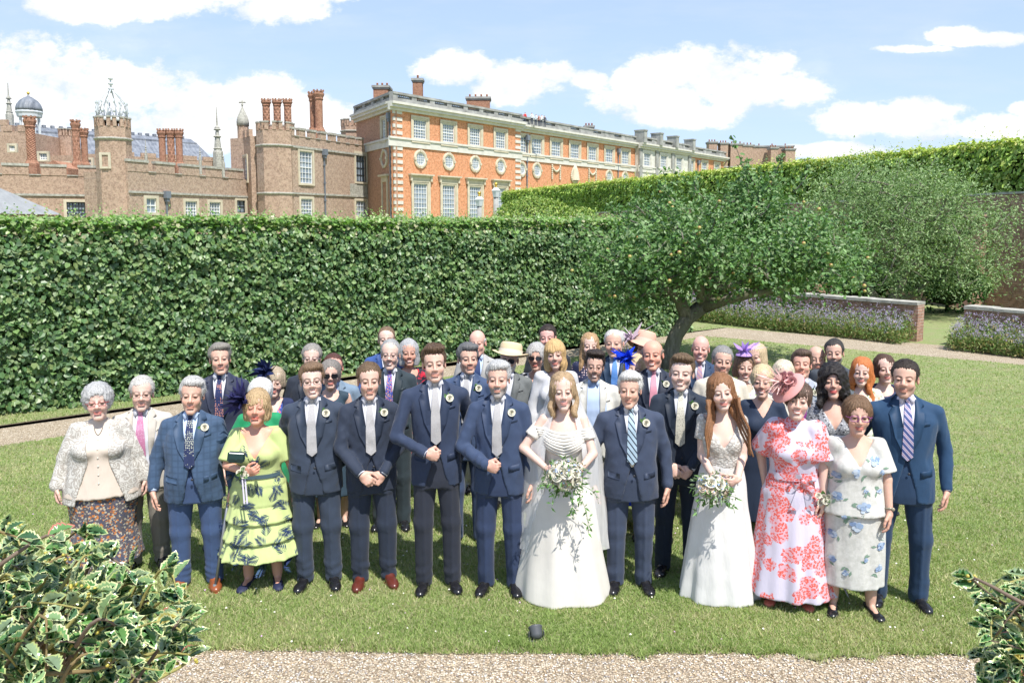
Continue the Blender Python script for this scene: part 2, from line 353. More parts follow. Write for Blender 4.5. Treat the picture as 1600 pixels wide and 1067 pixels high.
# ground spot lamp
e = empty('spot_lamp', G(838, 1000), .2, 'small grey ground spotlight lying on the lawn edge in front of the bride', 'spotlight')
A = Acc(); M_ = Matrix.Rotation(math.radians(-50), 4, 'X'); lathe(A, [(.03, -.05), (.055, -.02), (.062, .05), (.066, .055), (.066, .065), (.055, .065), (.05, .055), (0, .055)], 18, (0, 0, 0), M=Matrix.Translation((0, 0, .07)) @ M_)
e.scale = (.75, .75, .7); A.build('housing', mat('lamp metal', (.07, .075, .08), .45, .5), e)
A = Acc(); box(A, -.07, .07, -.05, .07, 0, .02); box(A, -.072, -.064, -.01, .02, .02, .09); box(A, .064, .072, -.01, .02, .02, .09); A.build('bracket', MC['lamp metal'], e, smooth=False)
A = Acc(); lathe(A, [(0, .058), (.048, .058)], 16, M=Matrix.Translation((0, 0, .07)) @ M_); A.build('lens', mat('lamp lens', (.3, .32, .33), .12, .6), e)

# ================================================================ foliage
def unit(a): return a/np.maximum(np.linalg.norm(a, axis=1, keepdims=True), 1e-6)
LT = {'oval': (np.array([(0, 0, 0), (.3, .30, .06), (.75, .24, .03), (1, 0, -.10), (.75, -.24, .03), (.3, -.30, .06)]), np.array([(0, 1, 2, 3), (0, 3, 4, 5)])),
      'heart': (np.array([(0, 0, 0), (.02, .34, .08), (.5, .46, .05), (1, 0, -.16), (.5, -.46, .05), (.02, -.34, .08)]), np.array([(0, 1, 2, 3), (0, 3, 4, 5)])),
      'slim': (np.array([(0, 0, 0), (.45, .16, .03), (1, 0, -.08), (.45, -.16, .03)]), np.array([(0, 1, 2), (0, 2, 3)]))}
def leaves(A, pos, nrm, tip, size, col, kind='oval'):
    n = len(pos); nrm = unit(nrm); t = unit(tip-nrm*(tip*nrm).sum(1, keepdims=True)); b = np.cross(nrm, t)
    TV, TF = LT[kind]; s = np.asarray(size)[:, None, None]
    V = pos[:, None]+s*(TV[None, :, 0:1]*t[:, None]+TV[None, :, 1:2]*b[:, None]+TV[None, :, 2:3]*nrm[:, None])
    m = len(TV); A.add(V.reshape(-1, 3), (TF[None]+np.arange(n)[:, None, None]*m).reshape(-1, TF.shape[1]), 0, np.repeat(col, m, 0))
def pick(cols, n, r, jitter=.25, w=None):
    c = np.array(cols)[r.choice(len(cols), n, p=w)]; return c*(1-jitter+2*jitter*r.rand(n))[:, None]
def hedge_strip(name, a, b, h, thick, dens, lsize, cols, topcols, z0=0.0, seed=3, label='', shoots=0, kind='heart', gloss=.35, wob=.10, endcap=True, cat='hedge', endthick=None):
    r = np.random.RandomState(seed); d = (b-a).normalized(); nm = Vector((d.y, -d.x, 0)); L = (b-a).length
    if nm.y > 0: nm = -nm
    dn, nn_ = np.array(d), np.array(nm)
    root = empty(name, tuple((a+b)/2), 0, label, cat); o = np.array((a+b)/2); A = Acc()
    def put(s, z, dep, nv, cset, n, droop=.9, sz=None):
        P = np.array(a)[None]+s[:, None]*dn[None]+nn_[None]*dep[:, None]; P[:, 2] = z
        nrm = nv[None]+r.normal(size=(n, 3))*.42; tip = np.array([0, 0, -droop])[None]+r.normal(size=(n, 3))*.5+nn_[None]*.25
        leaves(A, (P-o[None]), nrm, tip, (sz if sz is not None else lsize*(.6+.7*r.rand(n))), cset, kind)
    n = int(L*(h-z0)*dens); s = r.rand(n)*L; z = z0+.02+(h-z0)*r.rand(n)
    q = np.stack([s*.9, z*1.2, s*0], 1); dep = wob*vnoise(q, seed, 3)+wob*.6*vnoise(q*3.1, seed+1, 2)-r.rand(n)**1.5*.26+.04
    dep -= .25*np.clip((z-(h-.35))/.35, 0, 1)**2
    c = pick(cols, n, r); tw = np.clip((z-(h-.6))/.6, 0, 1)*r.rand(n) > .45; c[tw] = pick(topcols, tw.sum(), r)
    put(s, z, dep, nn_*.85+np.array([0, 0, .5]), c, n)
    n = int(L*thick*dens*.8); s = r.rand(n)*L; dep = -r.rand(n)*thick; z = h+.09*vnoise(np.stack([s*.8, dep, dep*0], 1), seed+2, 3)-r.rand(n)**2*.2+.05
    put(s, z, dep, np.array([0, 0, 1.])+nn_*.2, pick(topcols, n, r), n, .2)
    for e_, sgn in ((0, -1), (L, 1)):
        n = int(thick*(h-z0)*dens*.8); dep = -r.rand(n)*thick; z = z0+(h-z0)*r.rand(n); s = np.full(n, e_)+sgn*(.05-r.rand(n)*.2); put(s, z, dep, dn*sgn+np.array([0, 0, .4]), pick(cols, n, r), n)
    if shoots:
        for _ in range(shoots):
            s0 = r.rand()*L; dp = -r.rand()*thick*.7; hh = (.06+.26*r.rand()**1.5)*(lsize/.08); k = r.randint(4, 9)
            zz = h+np.linspace(0, hh, k); lean = r.normal(size=2)*.25
            put(s0+lean[0]*(zz-h)+r.normal(size=k)*.02, zz, dp+lean[1]*(zz-h)+r.normal(size=k)*.02, np.array([0, 0, .7])+nn_*.5, pick(topcols, k, r), k, -.1, lsize*(.9-.55*np.linspace(0, 1, k))*(.7+.5*r.rand(k)))
    A.build('foliage', leafmat('hedge leaf' if kind == 'heart' else 'lime leaf', gloss+.04, .25, .4), root, smooth=False)
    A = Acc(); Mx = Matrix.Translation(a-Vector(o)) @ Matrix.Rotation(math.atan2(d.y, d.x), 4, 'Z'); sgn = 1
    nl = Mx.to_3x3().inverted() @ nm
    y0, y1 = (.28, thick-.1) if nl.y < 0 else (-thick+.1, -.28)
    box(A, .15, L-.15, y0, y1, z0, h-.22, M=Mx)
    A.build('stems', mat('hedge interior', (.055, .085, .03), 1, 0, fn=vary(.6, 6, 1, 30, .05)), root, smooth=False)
    return root
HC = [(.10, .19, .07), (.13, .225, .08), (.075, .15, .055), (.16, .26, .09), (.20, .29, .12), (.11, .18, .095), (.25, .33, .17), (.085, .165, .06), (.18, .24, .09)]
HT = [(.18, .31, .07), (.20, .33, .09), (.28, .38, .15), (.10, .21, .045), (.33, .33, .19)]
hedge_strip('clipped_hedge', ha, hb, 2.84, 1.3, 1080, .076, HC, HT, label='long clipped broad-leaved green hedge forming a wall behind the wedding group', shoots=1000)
wA, wB = Vector((15.7, 26, 0)), Vector((5.0, 47.5, 0))
LC = [(.27, .40, .08), (.35, .48, .10), (.19, .32, .06), (.42, .50, .12), (.23, .35, .08)]
LTc = [(.36, .45, .10), (.44, .50, .13), (.28, .38, .08), (.48, .47, .17)]
t1, t2 = Vector((18.6, 27.4, 0)), Vector((-1.0, 79, 0)); td = (t2-t1).normalized()
hedge_strip('tall_lime_hedge', t1-td*5, t2, 5.75, 3.2, 230, .17, LC, LTc, z0=2.2, seed=9, label='tall yellow-green hedge rising behind the old brick wall towards the palace', shoots=700, kind='oval', gloss=.45, wob=.22)
def bush(name, c, blobs_, n, lsize, cols, label, cat='bush', kind='oval', seed=5, gloss=.5, stems=True, group=None):
    r = np.random.RandomState(seed); root = empty(name, c, 0, label, cat, group); A = Acc(); tot = sum(b[3]*b[4]*b[5] for b in blobs_)**1.0
    for b in blobs_:
        k = max(20, int(n*(b[3]*b[4]*b[5])/tot)); d = unit(r.normal(size=(k, 3))); d[:, 2] = np.where(r.rand(k) < .8, np.abs(d[:, 2]), d[:, 2])
        rr = 1-.35*r.rand(k)**2+.08*vnoise(d*2, seed, 2); P = np.array(b[:3])+d*rr[:, None]*np.array(b[3:6]); P[:, 2] = np.maximum(P[:, 2], .02)
        leaves(A, P, d+r.normal(size=(k, 3))*.5, r.normal(size=(k, 3))+np.array([0, 0, -.4]), lsize*(.6+.7*r.rand(k)), pick(cols, k, r), kind)
    A.build('foliage', leafmat('bush leaf %g' % gloss, gloss, .2, .4), root, smooth=False)
    if stems:
        A = Acc()
        for b in blobs_: tube(A, [(b[0]*.3, b[1]*.3, 0), (b[0]*.7, b[1]*.7, b[2]*.5), (b[0], b[1], b[2])], [.06, .04, .02], 6)
        for b in blobs_: ball(A, b[:3], (b[3]*.62, b[4]*.62, b[5]*.62), 10)
        A.build('stems', MC['hedge interior'], root)
    return root
c = at(835, 347, 52); bush('rounded_shrub', (c.x, c.y, 0), [(0, 0, 2.6, 2.9, 2.2, 1.9), (-1.8, 0, 2.0, 1.6, 1.6, 1.4), (2.6, 1, 2.2, 2.4, 2, 1.7)], 9000, .17, [tuple(q*.72 for q in c_) for c_ in LC], 'large rounded green shrub below the orange palace front', seed=21)
c = at(800, 347, 34); bush('grey_shrub', (c.x, c.y, 0), [(0, 0, 1.6, 1.3, 1.2, 1.55), (1.8, .5, 1.5, 1.5, 1.2, 1.5), (3.3, 1, 1.6, 1.2, 1.2, 1.5)], 7000, .10, [(.22, .28, .14), (.16, .23, .10), (.28, .32, .18)], 'low grey-green shrub showing just above the clipped hedge', seed=22)
c = at(1000, 347, 30); bush('grey_shrub', (c.x, c.y, 0), [(0, 0, 1.5, 1.6, 1.2, 1.4), (-2, .5, 1.4, 1.5, 1.2, 1.3), (2.3, 1, 1.3, 1.5, 1.2, 1.3)], 6500, .10, [(.17, .24, .09), (.12, .19, .07), (.24, .28, .12)], 'grey-green shrub behind the left side of the apple tree crown', seed=23)
c = at(1480, 470, 25.2); bush('wall_shrub', (c.x, c.y, 0), [(0, 0, .7, 1.3, .8, .8), (-2.2, 1, .8, 1.4, .8, .9), (-4.6, 2.5, .8, 1.5, .8, .9)], 9000, .13, [(.05, .13, .03), (.07, .17, .04), (.035, .09, .025)], 'dark green broad-leaved shrub spreading along the foot of the old brick wall', kind='oval', seed=24)

# ================================================================ walls and flower beds
m_oldbrick = brickmat('old red brick', (.40, .23, .16), (.31, .18, .13), (.42, .36, .30), 1.0, stain=.5)
m_cope = mat('stone coping', (.40, .39, .34), .9, .1, fn=vary(.4, 4, .5, 30, .01))
def seg_frame(a, b): d = (b-a).normalized(); return a, math.atan2(d.y, d.x), (b-a).length
def brickwall(name, a, b, h, th, label, piers=(), cat='wall', h1=None):
    p, rz, L = seg_frame(a, b); e = empty(name, tuple(p), rz, label, cat); h1 = h if h1 is None else h1
    A = Acc(); V = [(0, 0, -.05), (L, 0, -.05), (L, th, -.05), (0, th, -.05), (0, 0, h), (L, 0, h1), (L, th, h1), (0, th, h)]
    A.add(V, np.array([(0, 1, 5, 4), (1, 2, 6, 5), (2, 3, 7, 6), (3, 0, 4, 7), (4, 5, 6, 7)])); A.build('brickwork', m_oldbrick, e, smooth=False)
    A = Acc(); nst = int(L/.6)
    for i_ in range(nst):
        u0, u1 = i_*L/nst, (i_+1)*L/nst; hh = h+(h1-h)*(u0+u1)/2/L; j = random.uniform(-.008, .008)
        box(A, u0+.004, u1-.004, -.05+j, th+.05+j, hh-.0, hh+.07+j)
    A.build('coping', m_cope, e, smooth=False)
    for (u, wd, dp) in piers:
        A = Acc(); hh = (h+(h1-h)*u/L)*.82
        V = [(u-wd/2, -dp, -.05), (u+wd/2, -dp, -.05), (u+wd/2, -.003, -.05), (u-wd/2, -.003, -.05), (u-wd/2, -.12, hh), (u+wd/2, -.12, hh), (u+wd/2, -.003, hh+.1), (u-wd/2, -.003, hh+.1)]
        A.add(V, np.array([(0, 1, 5, 4), (1, 2, 6, 5), (3, 0, 4, 7), (4, 5, 6, 7)])); A.build('buttress', m_oldbrick, e, smooth=False)
    return e
wd_ = (wA-wB).normalized()
brickwall('garden_wall', wB, wA+wd_*9, 3.35, .5, 'tall weathered red brick garden wall with sloping buttresses behind the trees', piers=[(5, .7, .6), (11, .7, .6), (17, .7, .6), (23.4, .8, .75), (28.5, .7, .6)], h1=3.85)
ld = Vector((-.84, 1, 0)).normalized(); g0 = G(1432, 533); g0.z = 0
lw1b = g0+ld*11; lw2a = g0-ld*1.02; lw2b = g0-ld*6
brickwall('low_wall', lw1b, g0, .86, .35, 'low brick wall with stone coping behind the longer bed of purple flowers')
brickwall('low_wall', lw2a, lw2b, .86, .35, 'low brick wall at the right edge with stone coping behind purple flowers')
# stone ball label on far wall pier is tiny: skip.  Flower borders:
def border(a, b, depth, n, label, seed):
    r = np.random.RandomState(seed); d = (b-a).normalized(); nm = Vector((d.y, -d.x, 0))
    if nm.y > 0: nm = -nm
    L = (b-a).length; A = Acc(); dn, nn_ = np.array(d), np.array(nm); o = np.array(a)
    s = r.rand(n)*L; q = .08+r.rand(n)*depth; hh = (.35+.45*r.rand(n))*(1-.35*q/depth)
    P = o+s[:, None]*dn+q[:, None]*nn_
    for fr in (.15, .35, .55, .75, .92):
        k = n; PP = P+r.normal(size=(k, 3))*.04; PP[:, 2] = hh*fr*(.8+.3*r.rand(k))
        leaves(A, PP, r.normal(size=(k, 3))+nn_, r.normal(size=(k, 3))*.6+np.array([0, 0, .7]), .075*(.6+.8*r.rand(k)), pick([(.14, .23, .07), (.20, .28, .09), (.26, .30, .12), (.12, .19, .06), (.32, .27, .13)], k, r), 'slim')
    k = int(n*.25); PP = o+(r.rand(k)*L)[:, None]*dn+((.6+.45*r.rand(k))*depth)[:, None]*nn_; PP[:, 2] = .03+.12*r.rand(k)
    leaves(A, PP, r.normal(size=(k, 3))+np.array([0, 0, 1]), r.normal(size=(k, 3)), .08*(.6+.8*r.rand(k)), pick([(.25, .16, .09), (.17, .20, .06), (.12, .17, .05)], k, r), 'slim')
    fm = r.rand(n) < .42; k = fm.sum(); F_ = P[fm].copy(); F_[:, 2] = hh[fm]*1.02+.05
    for j in range(5):
        leaves(A, F_+r.normal(size=(k, 3))*.018, r.normal(size=(k, 3))+np.array([0, 0, .7])+nn_*.6, r.normal(size=(k, 3)), (.026*(.7+.5*r.rand(k))), pick([(.36, .30, .50), (.44, .38, .58), (.30, .25, .42), (.5, .45, .60)], k, r, .15), 'oval')
    A.build('flower_border', leafmat('border leaf', .6, .25, .2), smooth=False, kind='stuff', label=label)
border(lw1b-ld*0, g0, .85, 8000, 'long bed of purple flowers in front of the low wall', 31)
border(lw2a, lw2b, .8, 4500, 'bed of purple flowers at the right edge', 32)

# ================================================================ trees
def curve_pts(a, b, r, sag=.12, k=5):
    a, b = Vector(a), Vector(b); L = (b-a).length; off = Vector(r.normal(size=3)*L*sag*.5)
    return [a.lerp(b, t)+off*math.sin(math.pi*t)+Vector((0, 0, L*.06*math.sin(math.pi*t))) for t in np.linspace(0, 1, k)]
def tree(name, base, trunk, ells, ncl, per, lsize, cols, label, barkm, rad, seed=1, spread=.34, shoots=(), apples=0, kind='oval', gloss=.4, trunks=()):
    r = np.random.RandomState(seed); root = empty(name, base, 0, label, 'tree'); b0 = Vector(base)
    vol = np.array([e_[3]*e_[4]*e_[5] for e_ in ells]); vol = vol/vol.sum(); pts = []
    for e_, v_ in zip(ells, vol):
        k = max(4, int(ncl*v_)); d = unit(r.normal(size=(k, 3))); rr = r.rand(k)**.42
        P = np.array(e_[:3])+d*rr[:, None]*np.array(e_[3:6]); pts.append(P)
    pts = np.concatenate(pts); T0 = Vector(trunk[-1]); dist = np.linalg.norm(pts-np.array(T0), axis=1); pts = pts[np.argsort(dist)]
    nodes = [T0]; par = [-1]; w_ = [1]
    for p in pts:
        N_ = np.array([tuple(q) for q in nodes]); dd_ = np.linalg.norm(N_-p, axis=1)+.35*np.linalg.norm(N_-np.array(T0), axis=1)*0
        nodes.append(Vector(p)); par.append(int(np.argmin(dd_+(np.arange(len(nodes)-1) == 0)*(.0)))); w_.append(1)
    for i_ in range(len(nodes)-1, 0, -1): w_[par[i_]] += w_[i_]
    A = Acc(); tube(A, [Vector(p)-b0 for p in trunk], rad, 12, bumpy=.14)
    for ex_, er in trunks: tube(A, [Vector(p)-b0 for p in ex_], er, 9, bumpy=.12)
    for i_ in range(1, len(nodes)):
        ra = .0105*math.sqrt(w_[i_])+.004; a_ = nodes[par[i_]]; rb = ra*.72
        ra2 = min(ra*1.15, rad[-1]*.8)
        tube(A, [q-b0 for q in curve_pts(a_, nodes[i_], r)], list(np.linspace(ra2, rb, 5)), 6 if ra > .03 else 4)
    A.build('trunk', barkm, root)
    A = Acc(); NP = np.array([tuple(q) for q in nodes[1:]]); k = len(NP)*per; ci = np.repeat(np.arange(len(NP)), per)
    dens = r.rand(len(NP)) ; keep = r.rand(k) < (.45+.55*dens[ci]); ci = ci[keep]; k = len(ci)
    off = r.normal(size=(k, 3))*spread*np.array([1, 1, .62]); P = NP[ci]+off
    # leaves gather on twigs: snap a share to short lines
    tw = unit(r.normal(size=(len(NP)*6, 3))+np.array([0, 0, .3])); ti = ci*6+r.randint(0, 6, k); snap = r.rand(k) < .6
    P[snap] = (NP[ci]+tw[ti]*(r.rand(k)*spread*2.1)[:, None]+r.normal(size=(k, 3))*.035)[snap]
    nrm = r.normal(size=(k, 3))*.6+np.array([0, -.15, .75]); leaves(A, P-np.array(b0), nrm, r.normal(size=(k, 3))+np.array([0, 0, -.3]), lsize*(.6+.7*r.rand(k)), pick(cols, k, r), kind)
    tA = Acc()
    for (s0, s1, nl) in shoots:
        s0, s1 = Vector(s0), Vector(s1); cp = curve_pts(s0, s1, r, .25, 8); tube(tA, [q-b0 for q in cp], list(np.linspace(.016, .004, 8)), 5)
        q = r.rand(nl); P = np.array([tuple(s0.lerp(s1, float(t))) for t in q]); idx = np.clip((q*7).astype(int), 0, 6); fr = q*7-idx; CP = np.array([tuple(v) for v in cp])
        P = CP[idx]*(1-fr)[:, None]+CP[np.minimum(idx+1, 7)]*fr[:, None]+r.normal(size=(nl, 3))*.07*(1.3-q)[:, None]
        leaves(A, P-np.array(b0), r.normal(size=(nl, 3))*.6+np.array([0, -.4, .5]), r.normal(size=(nl, 3))+np.array([0, 0, .3]), lsize*1.1*(.7+.6*r.rand(nl)), pick(cols, nl, r), kind)
    crown = A.build('crown', leafmat('tree leaf %g' % gloss, gloss+.08, .18, .3), root, smooth=False)
    if shoots: tA.build('twig', barkm, root)
    if apples:
        A0 = Acc(); ball(A0, (0, 0, 0), (.034, .034, .031), 10, 0)
        first = None; am = mat('apple skin', (.42, .30, .12), .35, .5, fn=lambda t, p: t.put(p, 'Base Color', t.mix(t.ramp(t.noise(t.obj(), 12, 2), [(.4, (0, 0, 0)), (.6, (1, 1, 1))]), (.50, .17, .09), (.36, .36, .10))))
        for i_ in range(apples):
            q = NP[r.randint(len(NP))]+r.normal(size=3)*np.array([.3, .2, .2])+np.array([0, -.22, -.05])
            if first is None: o_ = first = A0.build('apple', am, root)
            else: o_ = first.copy(); link(o_, root)
            o_.location = Vector(q)-b0
    return root
def barkf(t, p):
    o = t.obj(); n1 = t.noise(t.vmul(o, (1, 1, .25)), 22, 6, .7); n2 = t.noise(o, 4, 4)
    t.put(p, 'Base Color', t.mix(t.ramp(n2, [(.4, (0, 0, 0)), (.65, (1, 1, 1))]), t.ramp(n1, [(.3, (.09, .08, .065)), (.7, (.32, .29, .25))]), (.17, .17, .11))); t.put(p, 'Normal', t.bump(n1, 1, .03))
m_bark = mat('bark', rough=.95, spec=.1, fn=barkf)
Y1 = 15.3
tp = [at(x_, y_, Y1+dy_) for x_, y_, dy_ in ((1046, 578, 0), (1048, 548, 0), (1056, 522, 0), (1074, 497, .05), (1098, 478, .1))]; tp[0].z = -.05
el = []
for (cx_, cy_, rx_, ry_, yy, ryd) in ((1135, 395, 195, 72, 0, 1.9), (985, 425, 90, 58, -.3, 1.1), (1265, 412, 92, 58, .3, 1.3), (1170, 345, 120, 48, .2, 1.4), (1050, 350, 100, 50, .1, 1.2), (1195, 305, 50, 26, .1, .7), (1095, 428, 120, 24, -1, 1.0), (1240, 430, 90, 24, -1.2, .9), (930, 400, 42, 40, -.2, .6), (1150, 390, 160, 50, -1.6, .9)):
    c = at(cx_, cy_, Y1+yy); el.append((c.x, c.y, c.z, rx_*Y1/F, ryd, ry_*Y1/F))
AC = [(.10, .20, .06), (.13, .24, .07), (.055, .125, .04), (.13, .23, .08), (.16, .26, .10), (.22, .30, .15)]
def sh(x0, y0, x1, y1, dy_, n_): return (at(x0, y0, Y1+dy_), at(x1, y1, Y1+dy_), n_)
tree('apple_tree', (tp[0].x, tp[0].y, 0), tp, el, 300, 165, .080, AC, 'leaning apple tree with wide low crown and small pink apples behind the guests', m_bark, [.19, .165, .15, .145, .14], seed=4, spread=.25,
     shoots=[sh(1170, 320, 1143, 212, 0, 60), sh(1200, 300, 1222, 245, .1, 70), sh(1180, 290, 1168, 250, 0, 50), sh(1240, 300, 1262, 262, .1, 50), sh(960, 380, 902, 345, 0, 50), sh(1000, 350, 952, 318, 0, 60), sh(1060, 320, 1030, 285, 0, 60), sh(1100, 310, 1092, 275, .1, 50), sh(925, 400, 890, 372, 0, 50), sh(960, 440, 905, 430, 0, 50), sh(1320, 400, 1350, 370, 0, 40)], apples=85, kind='oval',
     trunks=[([tp[3], at(1062, 468, Y1), at(1035, 448, Y1-.2), at(1000, 432, Y1-.3)], [.14, .11, .08, .05]), ([tp[4], at(1135, 468, Y1-.2), at(1180, 458, Y1-.5), at(1235, 448, Y1-.7)], [.15, .11, .08, .05]), ([tp[4], at(1112, 450, Y1), at(1135, 415, Y1+.2)], [.13, .10, .06])])
Y2 = 24.0
tp2 = [at(x_, y_, Y2) for x_, y_ in ((1392, 500), (1394, 470), (1404, 450), (1420, 420))]; tp2[0].z = -.05
el = []
for (cx_, cy_, rx_, ry_, yy, ryd) in ((1400, 360, 120, 75, 0, 2.2), (1500, 385, 72, 62, 0, 1.6), (1320, 340, 62, 62, .2, 1.5), (1370, 290, 85, 34, 0, 1.4), (1455, 300, 75, 36, 0, 1.4), (1420, 425, 110, 34, -.6, 1.3), (1545, 350, 38, 46, 0, 1.0), (1530, 430, 40, 30, 0, 1)):
    c = at(cx_, cy_, Y2+yy); el.append((c.x, c.y, c.z, rx_*Y2/F, ryd, ry_*Y2/F))
def sh2(x0, y0, x1, y1, n_): return (at(x0, y0, Y2), at(x1, y1, Y2), n_)
OC = [(.19, .29, .12), (.25, .35, .16), (.15, .24, .09), (.31, .39, .20), (.20, .30, .13)]
tree('fruit_tree', (tp2[0].x, tp2[0].y, 0), tp2, el, 340, 190, .105, OC, 'dense grey-green fruit tree standing in front of the tall brick wall on the right', m_bark, [.20, .17, .14, .11], seed=6, spread=.42,
     shoots=[sh2(1340, 290, 1325, 250, 50), sh2(1400, 280, 1408, 244, 50), sh2(1450, 280, 1470, 250, 50), sh2(1540, 340, 1588, 330, 60), sh2(1530, 380, 1580, 380, 60), sh2(1500, 310, 1520, 285, 50), sh2(1290, 300, 1270, 290, 40)], kind='slim', gloss=.5,
     trunks=[([at(1370, 495, Y2), at(1366, 462, Y2), at(1345, 440, Y2), at(1325, 420, Y2)], [.16, .13, .10, .06]), ([tp2[1], at(1425, 462, Y2), at(1450, 440, Y2)], [.11, .08, .05])])

# ================================================================ holly bushes close to the camera
def holly_leaf():
    n_ = 6; out = [(0, 0)]; 
    for i_ in range(1, n_): 
        t_ = i_/n_; w0 = .26*math.sin(math.pi*min(1, t_*1.02))**.7; out.append((t_-.05, w0*.90)); out.append((t_+.01, w0*1.13))
    tipx = 1.04; L = out[1:]; R_ = [(x_, -y_) for x_, y_ in reversed(L)]
    ring = [(0, 0)]+L+[(tipx, 0)]+R_
    inner = [(.05+x_*.88, y_*.79) for x_, y_ in ring]; m = len(ring)
    def zf(x_, y_): return .16*abs(y_)/.3*.6-.10*x_*x_+(.05 if abs(y_) > .2 else 0)
    V = [(x_, y_, zf(x_, y_)) for x_, y_ in ring]+[(x_, y_, zf(x_, y_)) for x_, y_ in inner]+[(x_, y_, zf(x_, y_)) for x_, y_ in inner]
    ncol = np.array([0]*2*m+[1]*m)  # 0 cream, 1 green
    mid = [(x_, 0, -.02-.10*x_*x_) for x_ in np.linspace(.12, .88, 4)]
    V += mid; ncol = np.concatenate([ncol, [1]*4]); Fq = [(i_, (i_+1) % m, m+(i_+1) % m, m+i_) for i_ in range(m)]
    Ft = []; base = 2*m
    for i_ in range(m):
        a_, b_ = i_, (i_+1) % m; xm = (inner[a_][0]+inner[b_][0])/2; k_ = 3*m+int(np.argmin([abs(xm-q[0]) for q in mid])); Ft.append((base+a_, base+b_, k_))
    for k_ in range(3):
        Ft.append((base+0, 3*m+k_, 3*m+k_+1)) if False else None
    # bridge between midrib verts
    for i_ in range(m):
        a_ = i_; b_ = (i_+1) % m
    Fx = []
    for k_ in range(3):
        xs_ = (mid[k_][0]+mid[k_+1][0])/2
        for sgn in (1, -1):
            c_ = [i_ for i_ in range(m) if inner[i_][1]*sgn > 0]; j_ = None; bd = 9
            for i_ in c_:
                # vertex where the fan switches from mid k to mid k+1
                d_x = abs(inner[i_][0]-xs_)
                if d_x < bd: bd = d_x; j_ = i_
            Fx.append((3*m+k_, base+j_, 3*m+k_+1))
    return np.array(V, float), np.array(Fq), np.array([f for f in Ft if f]+Fx), ncol
HLV, HLQ, HLT, HLC = holly_leaf()
def holly(name, c, tips, label, seed, lsz=.062, nb=0, ln=8):
    r = np.random.RandomState(seed); root = empty(name, (c.x, c.y, 0), 0, label, 'bush'); b0 = np.array((c.x, c.y, 0)); A = Acc(); B = Acc(); Bb = Acc()
    P = []; N_ = []; T_ = []; S_ = []
    for (tip, st) in tips:
        tip = np.array(tip)-b0; st = np.array(st)-b0; k = 7; off = r.normal(size=3)*.06
        cp = [st+(tip-st)*t+off*math.sin(math.pi*t)+np.array([0, 0, .08*math.sin(math.pi*t)]) for t in np.linspace(0, 1, k)]
        tube(B, cp, list(np.linspace(.0065, .002, k)), 6, 0, random.choice([(.20, .15, .07), (.28, .26, .09), (.16, .12, .09)]))
        dr = unit((tip-st)[None])[0]
        for j in range(ln):
            t = .5+.5*(j+.5)/ln; q = t*(k-1); i_ = min(int(q), k-2); pp = cp[i_]*(1-(q-i_))+cp[i_+1]*(q-i_)
            sd = unit(r.normal(size=(1, 3)))[0]; td_ = dr*(.5+.8*t)+sd*.9+np.array([0, -.1, .18]); P.append(pp); T_.append(td_); N_.append(np.array([0, -.35, .9])+r.normal(size=3)*.45); S_.append(lsz*(.75+.5*r.rand())*(1.15-.35*t))
        if r.rand() < .35:
            q0 = cp[4]
            for _ in range(r.randint(4, 9)): ball(Bb, q0+r.normal(size=3)*.014, .0052, 8, 0)
    P, N_, T_, S_ = map(np.array, (P, N_, T_, S_)); n_ = len(P); N_ = unit(N_); T_ = unit(T_-N_*(T_*N_).sum(1, keepdims=True)); Bt = np.cross(N_, T_)
    asp = (.85+.3*r.rand(n_))[:, None, None]
    V = P[:, None]+S_[:, None, None]*(HLV[None, :, 0:1]*T_[:, None]+HLV[None, :, 1:2]*asp*Bt[:, None]+HLV[None, :, 2:3]*N_[:, None]*1.2)
    cream = pick([(.42, .46, .22), (.50, .52, .28), (.34, .40, .16)], n_, r, .12); green = pick([(.08, .19, .06), (.11, .24, .07), (.06, .14, .06), (.16, .26, .11), (.20, .28, .16)], n_, r, .2)
    odd = r.rand(n_) < .03; green[odd] = (.45, .38, .10); new = r.rand(n_) < .02; cream[new] = (.45, .16, .12)
    c_ = np.where(HLC[None, :, None] == 0, cream[:, None], green[:, None]).reshape(-1, 3); m = len(HLV)
    ofs = np.arange(n_)[:, None, None]*m; A.add(V.reshape(-1, 3), [(HLQ[None]+ofs).reshape(-1, 4), (HLT[None]+ofs).reshape(-1, 3)], 0, c_)
    A.build('foliage', leafmat('holly leaf', .22, .08, .6), root); B.build('branches', attrmat('holly twig', .8, .2, .5, 80), root)
    Bb.build('berries', mat('berry', (.42, .36, .06), .4, .5), root)
def hollytips(n_, fn, seed):
    r = np.random.RandomState(seed); return [fn(r) for _ in range(n_)]
cL = at(60, 1000, 2.25)
def fL(r):
    while True:
        x_, y_ = r.uniform(-60, 300), r.uniform(815, 1120)
        top = 834+max(0, (x_-90))*.34+(x_ < 40)*0
        if y_ > top+r.rand()*26 and x_ < 286-.10*abs(y_-930): break
    Y_ = 2.25+r.uniform(-.35, .45)+(980-y_)*.0012; tip = at(x_, y_, Y_); st = at(x_-r.uniform(40, 120), y_+r.uniform(20, 150), Y_+r.uniform(-.1, .3)); return tip, st
holly('holly_bush', cL, hollytips(190, fL, 3), 'variegated holly bush with cream-edged leaves and yellow berries, bottom left corner', 5, .064)
cR = at(1590, 1010, 2.3)
def fR(r):
    while True:
        x_, y_ = r.uniform(1510, 1680), r.uniform(912, 1110)
        if x_ > 1522+r.rand()*22+max(0, 985-y_)*.35: break
    Y_ = 2.3+r.uniform(-.25, .35); return at(x_, y_, Y_), at(x_+r.uniform(60, 150), y_+r.uniform(-10, 90), Y_+r.uniform(-.1, .25))
holly('holly_bush', cR, hollytips(85, fR, 4), 'variegated holly bush with cream-edged leaves cut off by the bottom right corner', 6, .060)
